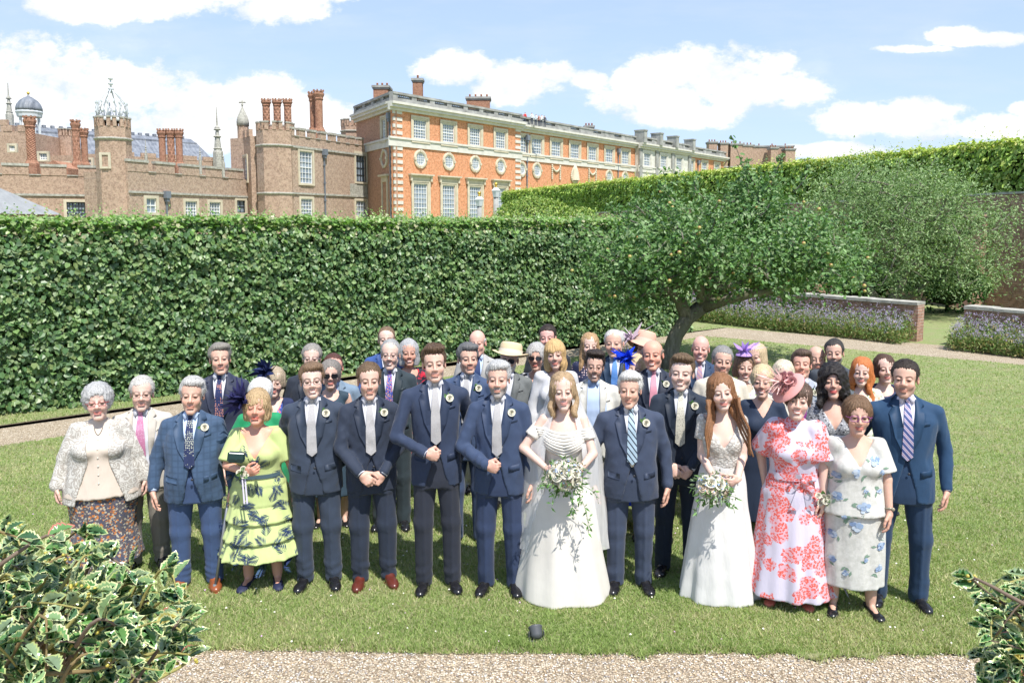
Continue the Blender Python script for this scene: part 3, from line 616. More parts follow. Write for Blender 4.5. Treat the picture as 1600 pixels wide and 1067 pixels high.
# ================================================================ palace
class Fr:
    """a vertical facade frame: x along the wall, -y out of the wall, z up"""
    def __init__(s, A, B, root=None, off=(0, 0)):
        s.A = Vector((A[0], A[1], 0)); s.B = Vector((B[0], B[1], 0)); s.d = (s.B-s.A).normalized(); s.L = (s.B-s.A).length; s.rz = math.atan2(s.d.y, s.d.x); s.root = root
    def P(s, px, py):
        r = ray(px, py); o = Vector((0, 0, H)); n_ = Vector((s.d.y, -s.d.x, 0)); t = (s.A-o).dot(n_)/r.dot(n_); q = o+r*t
        return (q-s.A).dot(s.d), q.z
    def put(s, o):  # o built in frame coordinates, child of the building
        if s.root is not None: o.location = s.A-s.root.location
        else: o.location = s.A
        o.rotation_euler = (0, 0, s.rz); return o
def wallpanel(A, u0, u1, z0, z1, th, holes=(), dep=.22, mi=0, y0=0.0):
    us = sorted({u0, u1, *[h[0] for h in holes], *[h[2] for h in holes]}); zs = sorted({z0, z1, *[h[1] for h in holes], *[h[3] for h in holes]})
    us = [u for u in us if u0 <= u <= u1]; zs = [z for z in zs if z0 <= z <= z1]
    for i in range(len(us)-1):
        for j in range(len(zs)-1):
            cu, cz = (us[i]+us[i+1])/2, (zs[j]+zs[j+1])/2
            if any(h[0] < cu < h[2] and h[1] < cz < h[3] for h in holes): continue
            A.add([(us[i], y0, zs[j]), (us[i+1], y0, zs[j]), (us[i+1], y0, zs[j+1]), (us[i], y0, zs[j+1])], np.array([(0, 1, 2, 3)]), mi)
    for (a, b, c, d) in holes:
        V = [(a, y0, b), (c, y0, b), (c, y0, d), (a, y0, d), (a, y0+dep, b), (c, y0+dep, b), (c, y0+dep, d), (a, y0+dep, d)]
        A.add(V, np.array([(0, 4, 5, 1), (1, 5, 6, 2), (2, 6, 7, 3), (3, 7, 4, 0), (4, 7, 6, 5)]), mi)
    V = [(u0, y0, z0), (u1, y0, z0), (u1, th, z0), (u0, th, z0), (u0, y0, z1), (u1, y0, z1), (u1, th, z1), (u0, th, z1)]
    A.add(V, np.array([(1, 2, 6, 5), (2, 3, 7, 6), (3, 0, 4, 7), (4, 5, 6, 7)]), mi)
m_stone = mat('pale stone', (.56, .50, .38), .85, .15, fn=vary(.18, 1.2, .3, 20, .01))
m_stoneg = mat('grey weathered stone', (.33, .33, .31), .9, .15, fn=vary(.45, .8, .5, 14, .02, 6))
m_band = mat('white stone band', (.60, .58, .52), .85, .15, fn=vary(.15, 1.2, .3, 20, .01))
m_white = mat('white window paint', (.75, .75, .73), .5, .3)
m_glass = mat('old window glass', (.16, .21, .28), .18, .6, fn=lambda t, p: t.put(p, 'Base Color', t.mix(t.noise(t.obj(), .9, 3), (.10, .14, .19), (.38, .44, .50))))
m_orange = brickmat('orange brick', (.66, .285, .14), (.58, .24, .115), (.62, .44, .30), 1.0, stain=.15)
m_oshade = brickmat('shaded orange brick', (.46, .27, .18), (.38, .21, .14), (.45, .33, .24), 1.0, stain=.3)  # orange brick with the side face's shade put into its colour
m_tudor = brickmat('tudor brick', (.46, .33, .235), (.37, .26, .195), (.50, .43, .35), 1.0, diaper=(.24, .20, .18), stain=.3)
m_tudor2 = brickmat('tudor brick plain', (.45, .31, .215), (.36, .245, .18), (.50, .41, .33), 1.0, stain=.3)
m_chim = brickmat('chimney brick', (.42, .21, .13), (.32, .16, .10), (.42, .31, .23), .7, stain=.35)
m_lead = mat('lead roof', (.235, .26, .29), .55, .4, fn=lambda t, p: (t.put(p, 'Base Color', t.mix(t.ramp(t.noise(t.vmul(t.obj(), (1, 1, .15)), 1.3, 5, .7), [(.35, (0, 0, 0)), (.65, (1, 1, 1))]), (.11, .125, .15), (.24, .26, .29))), t.put(p, 'Normal', t.bump(t.node('ShaderNodeTexWave', {'Scale': .45, 'Distortion': 0.0, 'Vector': t.obj()}, bands_direction='X').outputs[0], .4, .2))))
m_slate = mat('pale roof covering', (.30, .31, .31), .6, .3, fn=vary(.2, 1.5, .4, 5, .05))
m_dark = mat('dark iron', (.03, .035, .04), .6, .3)
m_gold = mat('gilding', (.65, .42, .08), .3, .6, Metallic=.7)
m_white_lead = mat('white painted lead', (.55, .58, .60), .6, .3)
def window(fr, rb, u, z, w, h, nx=4, ny=5, sw=.34, sur=True, hood=False, proud=.10, dep=.2, stone=None, mull=False, sill=True, nm='window'):
    """u,z = lower left of the glass; surround > frame, pane"""
    A = Acc(); so = stone or m_stone
    box(A, u-sw, u, -proud, dep-.02, z-sw*.8, z+h+sw); box(A, u+w, u+w+sw, -proud, dep-.02, z-sw*.8, z+h+sw)
    box(A, u, u+w, -proud+.01, dep-.02, z+h, z+h+sw); box(A, u-.003, u+w+.003, -proud-.07, dep-.02, z-sw*.8, z)
    if sur and sw > .25:
        box(A, u-sw-.10, u-sw*.55, -proud-.06, -proud, z-sw*.8, z+h+sw+.06); box(A, u+w+sw*.55, u+w+sw+.10, -proud-.06, -proud, z-sw*.8, z+h+sw+.06); box(A, u-sw*.55, u+w+sw*.55, -proud-.06, -proud, z+h+sw*.5, z+h+sw+.06)
    if sill: box(A, u-sw-.12, u+w+sw+.12, -proud-.16, -proud+.005, z-sw*.8-.22, z-sw*.8)
    if hood:
        box(A, u-sw-.1, u+w+sw+.1, -.16, 0, z+h+sw+.07, z+h+sw+.62); box(A, u-sw-.5, u+w+sw+.5, -.55, 0, z+h+sw+.63, z+h+sw+.80); box(A, u-sw-.35, u+w+sw+.35, -.38, -.001, z+h+sw+.50, z+h+sw+.628)
        for q in (u-sw-.32, u+w+sw+.04): box(A, q, q+.28, -.34, -.002, z+h+sw-.1, z+h+sw+.499)
    W_ = fr.put(A.build(nm, so, rb, smooth=False)); W_.name = nm
    A = Acc(); b = .045 if not mull else .07; e = .09
    box(A, u, u+e, .06, dep-.05, z, z+h); box(A, u+w-e, u+w, .06, dep-.05, z, z+h); box(A, u+e, u+w-e, .06, dep-.05, z, z+e); box(A, u+e, u+w-e, .06, dep-.05, z+h-e, z+h)
    for i in range(1, nx): q = u+w*i/nx; bb = b*(1.6 if (mull and i % 2 == 0) else 1); box(A, q-bb/2, q+bb/2, .075, dep-.055, z+e, z+h-e)
    for i in range(1, ny): q = z+h*i/ny; bb = b*1.0*(2.2 if i == ny//2 and not mull else 1); box(A, u+e, u+w-e, .08, dep-.06, q-bb/2, q+bb/2)
    A.build('frame', m_white if not mull else m_dark, W_, smooth=False)
    A = Acc(); A.add([(u, dep-.035, z), (u+w, dep-.035, z), (u+w, dep-.035, z+h), (u, dep-.035, z+h)], np.array([(0, 1, 2, 3)])); A.build('pane', m_glass, W_, smooth=False)
    return W_
def ring(A, u, z, r0, r1, y0, y1, n=28, mi=0, sx=1.0):
    V = []
    for r_, y_ in ((r0, y1), (r0, y0), ((r0+r1)/2, y0-.05), (r1, y0), (r1, y1)):
        for k in range(n): a = 2*math.pi*k/n; V.append((u+r_*math.cos(a)*sx, y_, z+r_*math.sin(a)))
    i = np.arange(n); j = (i+1) % n; A.add(V, np.concatenate([np.stack([i+q*n, i+(q+1)*n, j+(q+1)*n, j+q*n], 1) for q in range(4)]), mi)
def oculus(fr, rb, u, z, r, blank=False):
    A = Acc(); ring(A, u, z, r, r*1.45, -.16, 0)
    for a in (90, 270, 0, 180): c, s = math.cos(math.radians(a)), math.sin(math.radians(a)); box(A, u+c*r*1.25-.16, u+c*r*1.25+.16, -.30, -.1, z+s*r*1.25-.16, z+s*r*1.25+.16)
    W_ = fr.put(A.build('round_window', m_stone, rb, smooth=False))
    n = 28; A = Acc(); A.add([(u+r*math.cos(2*math.pi*k/n), -.02, z+r*math.sin(2*math.pi*k/n)) for k in range(n)], np.array([list(range(n))])); A.build('pane', m_oshade if blank else m_glass, W_, smooth=False)
    if not blank:
        A = Acc(); ring(A, u, z, r-.07, r, -.08, -.02)
        for k in range(-2, 3):
            q = k*r/2.6; hh = math.sqrt(max(r*r-q*q, 0))-.05; box(A, u+q-.025, u+q+.025, -.07, -.035, z-hh, z+hh); box(A, u-hh, u+hh, -.065, -.04, z+q-.025, z+q+.025)
        A.build('frame', m_white, W_, smooth=False)
def prism(A, c, r, z0, z1, n=8, r1=None, rot=0, mi=0):
    r1 = r if r1 is None else r1; lathe_(A, c, [(r, z0), (r1, z1)], n, rot, mi)
def lathe_(A, c, prof, n=8, rot=0, mi=0):
    V = []
    for (r, z) in prof:
        for k in range(n): a = 2*math.pi*(k+.5)/n+rot; V.append((c[0]+r*math.cos(a), c[1]+r*math.sin(a), z))
    i = np.arange(n); j = (i+1) % n
    A.add(V, [np.concatenate([np.stack([i+q*n, j+q*n, j+(q+1)*n, i+(q+1)*n], 1) for q in range(len(prof)-1)]), np.array([[k+(len(prof)-1)*n for k in range(n)]])], mi)
def battlement(A, fr_u0, u1, z, mw=1.2, gw=.75, mh=.9, th=.45, y=-.05, mi=0, cope=None):
    u = fr_u0; k = 0
    while u < u1-.1:
        e = min(u+mw, u1); box(A, u, e, y, y+th, z, z+mh, mi); 
        if cope is not None: box(cope, u-.06, e+.06, y-.09, y+th+.07, z+mh, z+mh+.26)
        if cope is not None and e+gw < u1: box(cope, e+.02, e+gw-.02, y-.07, y+th+.05, z, z+.1)
        u += mw+gw
def rel(root, c): return (c.x-root.location.x, c.y-root.location.y)
def chimney(root, px, ytop, ybase, Y, wpx, style='plain', pots=0, name='chimney'):
    c = at(px, ytop, Y); zb = at(px, ybase, Y).z; r = wpx*Y/F/2; A = Acc(); cc = (0, 0); zt = c.z; hgt = zt-zb
    lathe_(A, cc, [(r*1.25, zb-3), (r*1.25, zb+hgt*.08), (r*.95, zb+hgt*.14), (r*.95, zb+hgt*.16)], 8)
    n = 8; m_ = 22; tw = {'twist': 2.2, 'plain': 0, 'lattice': 0}.get(style, 0)
    V = []
    for q in range(m_+1):
        t = q/m_; z = zb+hgt*(.16+.62*t)
        for k in range(32):
            a = 2*math.pi*k/32; rr = r*.78
            if style == 'twist': rr *= 1+.10*math.cos(8*(a+tw*t*2*math.pi/2.2))
            elif style == 'lattice': rr *= 1+.10*max(math.cos(6*a+t*20), math.cos(6*a-t*20))
            V.append((rr*math.cos(a), rr*math.sin(a), z))
    i = np.arange(32); j = (i+1) % 32; A.add(V, np.concatenate([np.stack([i+q*32, j+q*32, j+(q+1)*32, i+(q+1)*32], 1) for q in range(m_)]))
    lathe_(A, cc, [(r*.8, zb+hgt*.78), (r*1.0, zb+hgt*.82), (r*.88, zb+hgt*.84), (r*1.02, zb+hgt*.88), (r*1.18, zb+hgt*.92), (r*1.18, zb+hgt*.955), (r*1.0, zb+hgt*.965), (r*1.0, zt), (r*.7, zt), (r*.65, zt-.3)], 8)
    for k in range(8): a = k*math.pi/4; box(A, r*1.02*math.cos(a)-.08, r*1.02*math.cos(a)+.08, r*1.02*math.sin(a)-.08, r*1.02*math.sin(a)+.08, zt-.05, zt+.18)
    o = A.build(name, m_chim, root, smooth=False); o.location = (c.x-root.location.x, c.y-root.location.y, 0); return o
def stack(root, px0, px1, ytop, ybase, Y, dep=1.6, pots=3, rz=0.0, m_=None):
    a, b = at(px0, ytop, Y), at(px1, ytop, Y); zb = at(px0, ybase, Y).z; w_ = b.x-a.x; A = Acc(); zt = a.z
    box(A, 0, w_, 0, dep, zb, zt-.35); C_ = Acc(); box(C_, -.2, w_+.2, -.2, dep+.2, zt-.35, zt-.05); box(C_, -.1, w_+.1, -.1, dep+.1, zt-.55, zt-.352); box(C_, -.12, w_+.12, -.12, dep+.12, zb, zb+.3)
    o = A.build('chimney', m_ or m_chim, root, smooth=False); o.location = (a.x-root.location.x, a.y-root.location.y, 0); o.rotation_euler = (0, 0, rz); C_.build('cap', m_stoneg, o, smooth=False)
    if pots:
        for k in range(pots): P_ = Acc(); lathe(P_, [(.16, zt-.05), (.13, zt+.45), (.17, zt+.5)], 8, ((k+.5)*w_/pots, dep/2, 0)); P_.build('chimney_pot', mat('pot', (.5, .2, .1), .8), o)
    return o
# ---- orange baroque wing
A0 = at(617, 347, 100); A0 = Vector((A0.x, A0.y, 0)); d1 = Vector((.764, 1, 0)).normalized(); d0 = Vector((-.555, 1, 0)).normalized()
B1 = A0+d1*(20.8*math.hypot(.764, 1)); E0 = A0+d0*14.5
wing = empty('palace_wing', tuple(A0), 0, 'long orange brick baroque palace wing with pale stone trim and balustrade', 'palace')
f1 = Fr(A0, B1, wing); f0 = Fr(E0, A0, wing)
def cr(fr, x0, y0, x1, y1, ox=350, oy=120, s=3.2):
    a = fr.P(ox+x0/s, oy+y1/s); b = fr.P(ox+x1/s, oy+y0/s); return a[0], a[1], b[0]-a[0], b[1]-a[1]
zc = f1.P(622, 170.5)[1]; zb_ = f1.P(622, 222)[1]; zbal = f1.P(622, 145)[1]
uw = cr(f1, 948, 222, 1010, 308); wdt, hgt = uw[2], uw[3]; zw1 = uw[1]
cen = [f1.P(350+x_/3.2, 213)[0] for x_ in (979, 1121, 1254, 1381)]
tw = cr(f1, 955, 538, 1020, 710); ttop = tw[1]+tw[3]; zt0 = ttop-6.2
zoc = f1.P(350+987/3.2, 120+413/3.2)[1]; roc = cr(f1, 960, 385, 1015, 445)[3]/2
holes = [(c-wdt/2, zw1, c+wdt/2, zw1+hgt) for c in cen]+[(c-tw[2]/2+.0, zt0, c+tw[2]/2, ttop) for c in cen]
A = Acc(); wallpanel(A, 0, f1.L, 0, zc+.1, .5, holes); f1.put(A.build('wall', m_orange, wing, smooth=False))
for c in cen:
    window(f1, wing, c-wdt/2, zw1, wdt, hgt, 5, 6, .42); window(f1, wing, c-tw[2]/2, zt0, tw[2], ttop-zt0, 5, 10, .42, hood=True); oculus(f1, wing, c, zoc, roc)
def quoins(fr, u0, u1, z0, z1, m_=m_band):
    A = Acc(); z = z0; k = 0
    while z < z1: box(A, u0-.0, u1, -.09, .0, z, z+.42); z += .84
    fr.put(A.build('quoins', m_, wing, smooth=False))
quoins(f1, -.09, 1.45, 0, zb_-.6); quoins(f1, -.09, 1.45, zb_+.9, zc-.2); quoins(f1, f1.L-1.3, f1.L+.05, 0, zb_-.6); quoins(f1, f1.L-1.3, f1.L+.05, zb_+.9, zc-.2)
quoins(f0, f0.L-1.2, f0.L, 0, zb_-.6); quoins(f0, f0.L-1.2, f0.L, zb_+.9, zc-.2)
def bands(fr, u0, u1):
    A = Acc(); box(A, u0, u1, -.16, 0, zb_-.55, zb_+.35); box(A, u0, u1, -.30, -.0, zb_+.352, zb_+.6); fr.put(A.build('string_course', m_band, wing, smooth=False))
    A = Acc(); box(A, u0, u1, -.35, 0, zc-.25, zc+.1); box(A, u0, u1, -.75, -.0, zc+.102, zc+.45); box(A, u0, u1, -.95, .3, zc+.452, zc+.75); fr.put(A.build('cornice', m_band, wing, smooth=False))
def balustrade(fr, u0, u1, bay=3.4, y=-.35):
    A = Acc(); z0 = zc+.752; z1 = zbal; box(A, u0, u1, y, y+.7, z0, z0+(z1-z0)*.42); box(A, u0, u1, y-.06, y+.76, z1-.28, z1); n = max(1, int(round((u1-u0)/bay)))
    for k in range(n):
        a, b = u0+(u1-u0)*k/n, u0+(u1-u0)*(k+1)/n; m_ = (b-a)
        box(A, a, a+m_*.26, y+.03, y+.67, z0+(z1-z0)*.42+.002, z1-.282)
        if k % 2 == 0 or bay < 3.5:
            nb = 7; zz0, zz1 = z0+(z1-z0)*.42, z1-.28
            for q in range(nb):
                c_ = a+m_*.26+(m_*.74)*(q+.5)/nb; lathe_(A, (c_, y+.35), [(.07, zz0), (.15, zz0+.3*(zz1-zz0)), (.06, zz0+.8*(zz1-zz0)), (.09, zz1)], 6)
        else: box(A, a+m_*.26, b, y+.05, y+.65, z0+(z1-z0)*.42+.002, z1-.282)
    fr.put(A.build('balustrade', m_stoneg, wing, smooth=False))
bands(f1, -.95, f1.L+.3); bands(f0, 0, f0.L-.1); balustrade(f1, -.35, f1.L); balustrade(f0, 0, f0.L-.1)
A = Acc(); u_, z_, w_, h_ = cr(f0, 790, 228, 820, 305); ou = f0.P(350+803/3.2, 250)[0]
dz_ = f0.P(350+800/3.2, 120+705/3.2)[1]
wallpanel(A, 0, f0.L-.02, 0, zc+.1, .45, [(ou-.65, zw1, ou+.65, zw1+hgt)]); f0.put(A.build('wall', m_oshade, wing, smooth=False))
window(f0, wing, ou-.65, zw1, 1.3, hgt, 3, 6, .4); oculus(f0, wing, ou, zoc, roc, True)
A = Acc(); box(A, ou-1.1, ou-.8, -.14, 0, 0, ttop+.2); box(A, ou+.8, ou+1.1, -.14, 0, 0, ttop+.2); box(A, ou-1.1, ou+1.1, -.15, -.0, ttop+.202, ttop+.9); box(A, ou-1.5, ou+1.5, -.45, 0, ttop+.902, ttop+1.15); f0.put(A.build('niche_frame', m_stone, wing, smooth=False))
# recessed long front
nrm1 = Vector((d1.y, -d1.x, 0)); C0 = B1-nrm1*1.3; endt = 131-20.8; C1 = C0+d1*(endt*math.hypot(.764, 1))
f2 = Fr(C0, C1, wing)
def cu(x_, ox=780, s=3.077): return f2.P(ox+x_/s, 240)[0]
us = [cu(x_) for x_ in (180, 272, 362, 447, 528, 605)]; stw = [cu(x_) for x_ in (690, 770, 845)]; us2 = [cu(x_) for x_ in (922, 987, 1047, 1102)]
pit = us2[-1]-us2[-2]; us2 += [us2[-1]+pit*k for k in range(1, 6)]
s0, s1 = cu(652), cu(900); w2 = wdt*1.15; allu = us+us2; n1u = cu(106)
holes = [(c-w2/2, zw1, c+w2/2, zw1+hgt) for c in [n1u]+allu]
A = Acc(); wallpanel(A, 0, f2.L, 0, zc+.1, .6, holes); f2.put(A.build('wall', m_orange, wing, smooth=False))
for k, c in enumerate([n1u]+allu): window(f2, wing, c-w2/2, zw1, w2, hgt, 4, 5, .45)
oculus(f2, wing, us[0], zoc, roc*1.05); oculus(f2, wing, n1u, zoc, roc)
for c in (us[4], us[5]): oculus(f2, wing, c, zoc, roc*1.05)
A = Acc()
for c, k in ((us[1], 0), (us[2], 1), (us[3], 0)):   # carved trophies and swags
    if k:
        for q in range(26): a = q/26*6.28; ball(A, (c+1.0*math.cos(a)*(1-.25*math.sin(a)), -.12, zoc-.2+1.5*math.sin(a)*.8), (.28, .18, .28), 6)
        lathe_(A, (c, -.05), [(.9, zoc-1.1), (.6, zoc+.6), (.15, zoc+1.7)], 8)
    else:
        for sx_ in (-1, 1):
            for q in range(8): ball(A, (c+sx_*1.15, -.12, zoc+1.0-q*.3), (.22, .16, .2), 6)
        for q in range(11): t = (q/10-.5)*2; ball(A, (c+t*1.1, -.12, zoc+.1+.7*t*t), (.2, .16, .2), 6)
f2.put(A.build('carved_swags', m_stone, wing))
bands(f2, .0, f2.L); balustrade(f2, 0, f2.L, 3.6)
f3 = Fr(C0+nrm1*.9+d1*s0, C0+nrm1*.9+d1*s1, wing); c3 = [q-s0 for q in stw]
A = Acc(); wallpanel(A, 0, f3.L, 0, zc+.1, .8, [(c-w2/2, zw1, c+w2/2, zw1+hgt) for c in c3]); f3.put(A.build('stone_centre', m_band, wing, smooth=False))
for c in c3: window(f3, wing, c-w2/2, zw1, w2, hgt, 4, 5, .45, stone=m_band)
bands(f3, -.3, f3.L+.3); balustrade(f3, 0, f3.L, 4.2)
A = Acc()
for q in (0, c3[0]*.5+c3[1]*.5, c3[1]*.5+c3[2]*.5, f3.L-1):
    box(A, q-.1, q+.9, -.3, 0, 0, zc-.3); box(A, q-.2, q+1.0, -1.15, .9, zc+.76, zbal+.9); box(A, q-.3, q+1.1, -1.25, 1.0, zbal+.902, zbal+1.15)
f3.put(A.build('pilasters', m_stoneg, wing, smooth=False))
def pipe(fr, u, z0, z1, hop=True, root=wing, nm='downpipe'):
    A = Acc(); box(A, u-.07, u+.07, -.22, -.06, z0, z1)
    if hop: box(A, u-.32, u+.32, -.5, -.06, z1, z1+.75); box(A, u-.2, u+.2, -.4, -.06, z1-.35, z1-.002)
    for q in range(int((z1-z0)/2.2)): box(A, u-.14, u+.14, -.27, -.05, z0+q*2.2+1, z0+q*2.2+1.2)
    fr.put(A.build(nm, mat('lead pipe', (.16, .18, .21), .5, .4), root, smooth=False))
pipe(f2, cu(131), 0, zc-1.5); pipe(f2, cu(570), 0, zc-1.5); pipe(f2, cu(955), 0, zc-1.5); pipe(f0, f0.P(350+836/3.2, 250)[0], 0, zc-1.2)
stack(wing, 583, 606, 133, 165, 112, 3, 3); stack(wing, 644.5, 659, 122, 160, 112, 1.6, 1); stack(wing, 729, 765, 151, 175, 128, 2.5, 4)
stack(wing, 914, 928, 196, 212, 150, 2, 3); stack(wing, 1002, 1010, 208, 225, 165, 2, 2)
for a, b in ((1108, 1121), (1126, 1138), (1142, 1162), (1162, 1178), (1178, 1240), (1205, 1216), (1228, 1243)): stack(wing, a, b, 221+(a-1108)*.09, 262, 185-(a in (1205, 1228))*3.2, 2.5, 3, m_=m_tudor2)
A = Acc(); c = at(1215, 240, 190)
# ---- Tudor block with the bay
tb1 = at(572, 347, 108.5); tb0 = Vector((tb1.x, tb1.y, 0))-Vector((.482, 1, 0))*13.6; tb1 = Vector((tb1.x, tb1.y, 0))
block = empty('tudor_block', tuple(tb0), 0, 'square diapered brick Tudor block with battlements, tall windows and twin clusters of chimneys', 'palace block')
g1 = Fr(tb0, tb1, block); ztb = g1.P(460, 213)[1]; A = Acc(); cp = Acc()
def cw(x0, y0, x1, y1): return cr(g1, x0, y0, x1, y1)
wa = cw(380, 378, 440, 532); wb = cw(385, 612, 440, 700); wc = cw(660, 390, 710, 525); wd = cw(660, 622, 712, 700)
hs = [(q[0], q[1], q[0]+q[2], q[1]+q[3]) for q in (wa, wb, wc, wd)]
wallpanel(A, 0, g1.L, 0, ztb, 9, hs); battlement(A, 0, g1.L, ztb, 1.15, .8, .8, cope=cp); g1.put(A.build('wall', m_tudor, block, smooth=False))
window(g1, block, *wa, 4, 6, .3, sur=False, sill=False); window(g1, block, *wb, 4, 5, .3, sur=False, sill=False); window(g1, block, *wc, 4, 4, .3, sur=False, mull=True, sill=False); window(g1, block, *wd, 4, 3, .3, sur=False, sill=False)
z1_ = g1.P(460, 229)[1]; z2_ = g1.P(460, 302)[1]; box(cp, 0, g1.L, -.15, 0, z1_-.15, z1_+.1); box(cp, 0, g1.L, -.15, 0, z2_-.12, z2_+.1); box(cp, wc[0]-1.3, wc[0]+wc[2]+.35, -.06, .0, wd[1]+wd[3]+.4, wc[1]-.3)
g1.put(cp.build('stone_trim', m_cope, block, smooth=False)); pipe(g1, g1.P(350+497/3.2, 250)[0], 0, g1.P(505, 243)[1], root=block)
def octo(root, px0, px1, Y, ytop, mt, m_=None, strings=(), bat=True, nm='turret'):
    a, b = at(px0, ytop, Y), at(px1, ytop, Y); r = (b.x-a.x)/2/math.cos(math.pi/8)*.98; c = Vector(((a.x+b.x)/2, Y+r*.2, 0)); A = Acc(); cp = Acc(); lathe_(A, (0, 0), [(r, 0), (r, a.z)], 8)
    if bat:
        for k in range(8):
            a0 = math.pi/4*k; Mx = Matrix.Rotation(a0, 4, 'Z'); ap = r*math.cos(math.pi/8); hw = r*math.sin(math.pi/8)
            for q in (-.78, .3): box(A, ap-.35, ap+.06, hw*q, hw*(q+.52), a.z, a.z+.85, M=Mx); box(cp, ap-.4, ap+.12, hw*q-.04, hw*(q+.52)+.04, a.z+.85, a.z+1.0, M=Mx)
    for y_ in strings: z = at(px0, y_, Y).z; lathe_(cp, (0, 0), [(r, z-.15), (r+.16, z-.02), (r+.16, z+.08), (r, z+.15)], 8)
    if not cp.V: box(cp, -.1, .1, -.1, .1, a.z, a.z+.1)
    o = A.build(nm, m_ or m_tudor2, root, smooth=False); o.location = c-root.location; cp.build('stone_trim', m_cope, o, smooth=False); return o, c, r, a.z
o_, c_, r_, z_ = octo(block, 401, 456, 95.5, 205, 0, m_tudor2, (229, 303))
lf = Fr((tb0.x-7.2, tb0.y+4.5), (tb0.x-4.6, tb0.y+.6), block); A = Acc(); wallpanel(A, 0, lf.L, 0, ztb, 5, [(1.6, z2_+1.5, 3.2, z1_-1.2)]); battlement(A, 0, lf.L, ztb, 1.0, .7, .8); lf.put(A.build('wall', m_tudor2, block, smooth=False)); window(lf, block, 1.6, z2_+1.5, 1.6, z1_-1.2-z2_-1.5, 3, 6, .3, sill=False)
for x_, in ((415.5,), (432.5,), (449,)): chimney(block, x_, 157, 203, 101, 13, 'lattice')
chimney(block, 489, 146, 210, 104, 14, 'plain'); chimney(block, 497.5, 143, 210, 103, 15, 'plain')
o_, c_, r_, z_ = octo(block, 533, 566, 116, 198, 0, m_tudor2, (206,))
# ---- left range
la, lb = at(203, 347, 80.5), at(388, 347, 97); la.z = lb.z = 0
rng = empty('tudor_range', tuple(la), 0, 'long lower Tudor brick range with stepped battlements, left of the square block', 'palace range')
g2 = Fr(la, lb, rng)
def c6(fr, x0, y0, x1, y1): return cr(fr, x0, y0, x1, y1, 0, 120, 4)
ws = [c6(g2, 915, 762, 975, 850), c6(g2, 1160, 780, 1228, 900), c6(g2, 1310, 786, 1376, 900), c6(g2, 1480, 775, 1530, 850)]
zp = g2.P(210, 268)[1]; A = Acc(); cp = Acc(); wallpanel(A, 0, g2.L, 0, zp, 6, [(q[0], q[1], q[0]+q[2], q[1]+q[3]) for q in ws]); battlement(A, 0, g2.L, zp, 2.6, 1.0, .95, cope=cp); g2.put(A.build('wall', m_tudor, rng, smooth=False))
for k, q in enumerate(ws): window(g2, rng, *q, *((2, 2) if k in (0, 3) else (4, 6)), .3, sur=False, mull=(k == 3), sill=False)
zz = g2.P(210, 300)[1]; box(cp, 0, g2.L, -.14, 0, zz-.12, zz+.1); g2.put(cp.build('stone_trim', m_cope, rng, smooth=False)); pipe(g2, g2.P(258, 300)[0], 0, g2.P(258, 310)[1], root=rng)
lc, ld_ = at(-60, 347, 80), at(160, 347, 86); lc.z = ld_.z = 0
g4 = Fr(lc, ld_, rng); zp4 = g4.P(60, 274)[1]; wq = c6(g4, 420, 785, 565, 880); A = Acc(); cp = Acc(); wallpanel(A, 0, g4.L, 0, zp4, 6, [(wq[0], wq[1], wq[0]+wq[2], wq[1]+wq[3])]); battlement(A, .3, g4.L, zp4, 2.3, 1.1, .9, cope=cp); g4.put(A.build('wall', m_tudor2, rng, smooth=False))
window(g4, rng, *wq, 8, 4, .28, sur=False, mull=True, sill=False); zz = g4.P(100, 305)[1]; box(cp, 0, g4.L, -.14, 0, zz-.12, zz+.1); g4.put(cp.build('stone_trim', m_cope, rng, smooth=False))
o_, c_, r_, z_ = octo(rng, 149, 198, 81, 199, 0, m_tudor2, (218,)); A = Acc()
tf = Fr((c_.x-.32, c_.y-r_*.925), (c_.x+.5, c_.y-r_*.925), rng); window(tf, rng, -.1, at(163, 262, 81).z, .62, 1.15, 2, 3, .25, sur=False, sill=False)
for k in range(8):      # openwork iron crown
    a0 = k*math.pi/4+.2; rr = r_*.86; px_, py_ = rr*math.cos(a0), rr*math.sin(a0); h_ = z_+.7
    tube(A, [(px_, py_, h_), (px_*.98, py_*.98, h_+1.5), (px_*.6, py_*.6, h_+2.3), (px_*.12, py_*.12, h_+3.0)], [.07, .06, .06, .06], 5); ball(A, (px_, py_, h_+1.7), (.11, .11, .3), 6)
    a1 = a0+math.pi/8; qx, qy = rr*math.cos(a1), rr*math.sin(a1); tube(A, [(px_, py_, h_+.2), (qx, qy, h_+1.5), (rr*math.cos(a0+math.pi/4), rr*math.sin(a0+math.pi/4), h_+.2)], .05, 4); ball(A, (qx*.97, qy*.97, h_+.85), (.17, .17, .24), 6); ball(A, (qx, qy, h_+1.75), (.09, .09, .25), 6)
lathe_(A, (0, 0), [(r_*.9, z_+.55), (r_*.95, z_+.7), (r_*.9, z_+.9)], 8); tube(A, [(0, 0, z_+3.4), (0, 0, z_+5.6)], [.12, .04], 6)
for q in (3.8, 4.3, 4.8): ball(A, (0, 0, z_+q), (.3-.04*(q-3.8), .3, .12), 8)
o = A.build('crown_finial', m_white_lead, rng); o.location = c_-rng.location
for x_ in (252.5, 266, 279): chimney(rng, x_, 204, 262, 99, 12.5, 'lattice' if x_ == 266 else 'plain')
chimney(rng, 46, 184, 262, 93, 16, 'twist'); chimney(rng, 117.5, 190, 262, 95, 12.5, 'lattice'); chimney(rng, 130.5, 203, 262, 97, 12, 'plain')
o_, c_, r_, z_ = octo(rng, 371, 387, 99, 197, 0, m_tudor2, (), False, 'slim_turret'); A = Acc(); k = r_
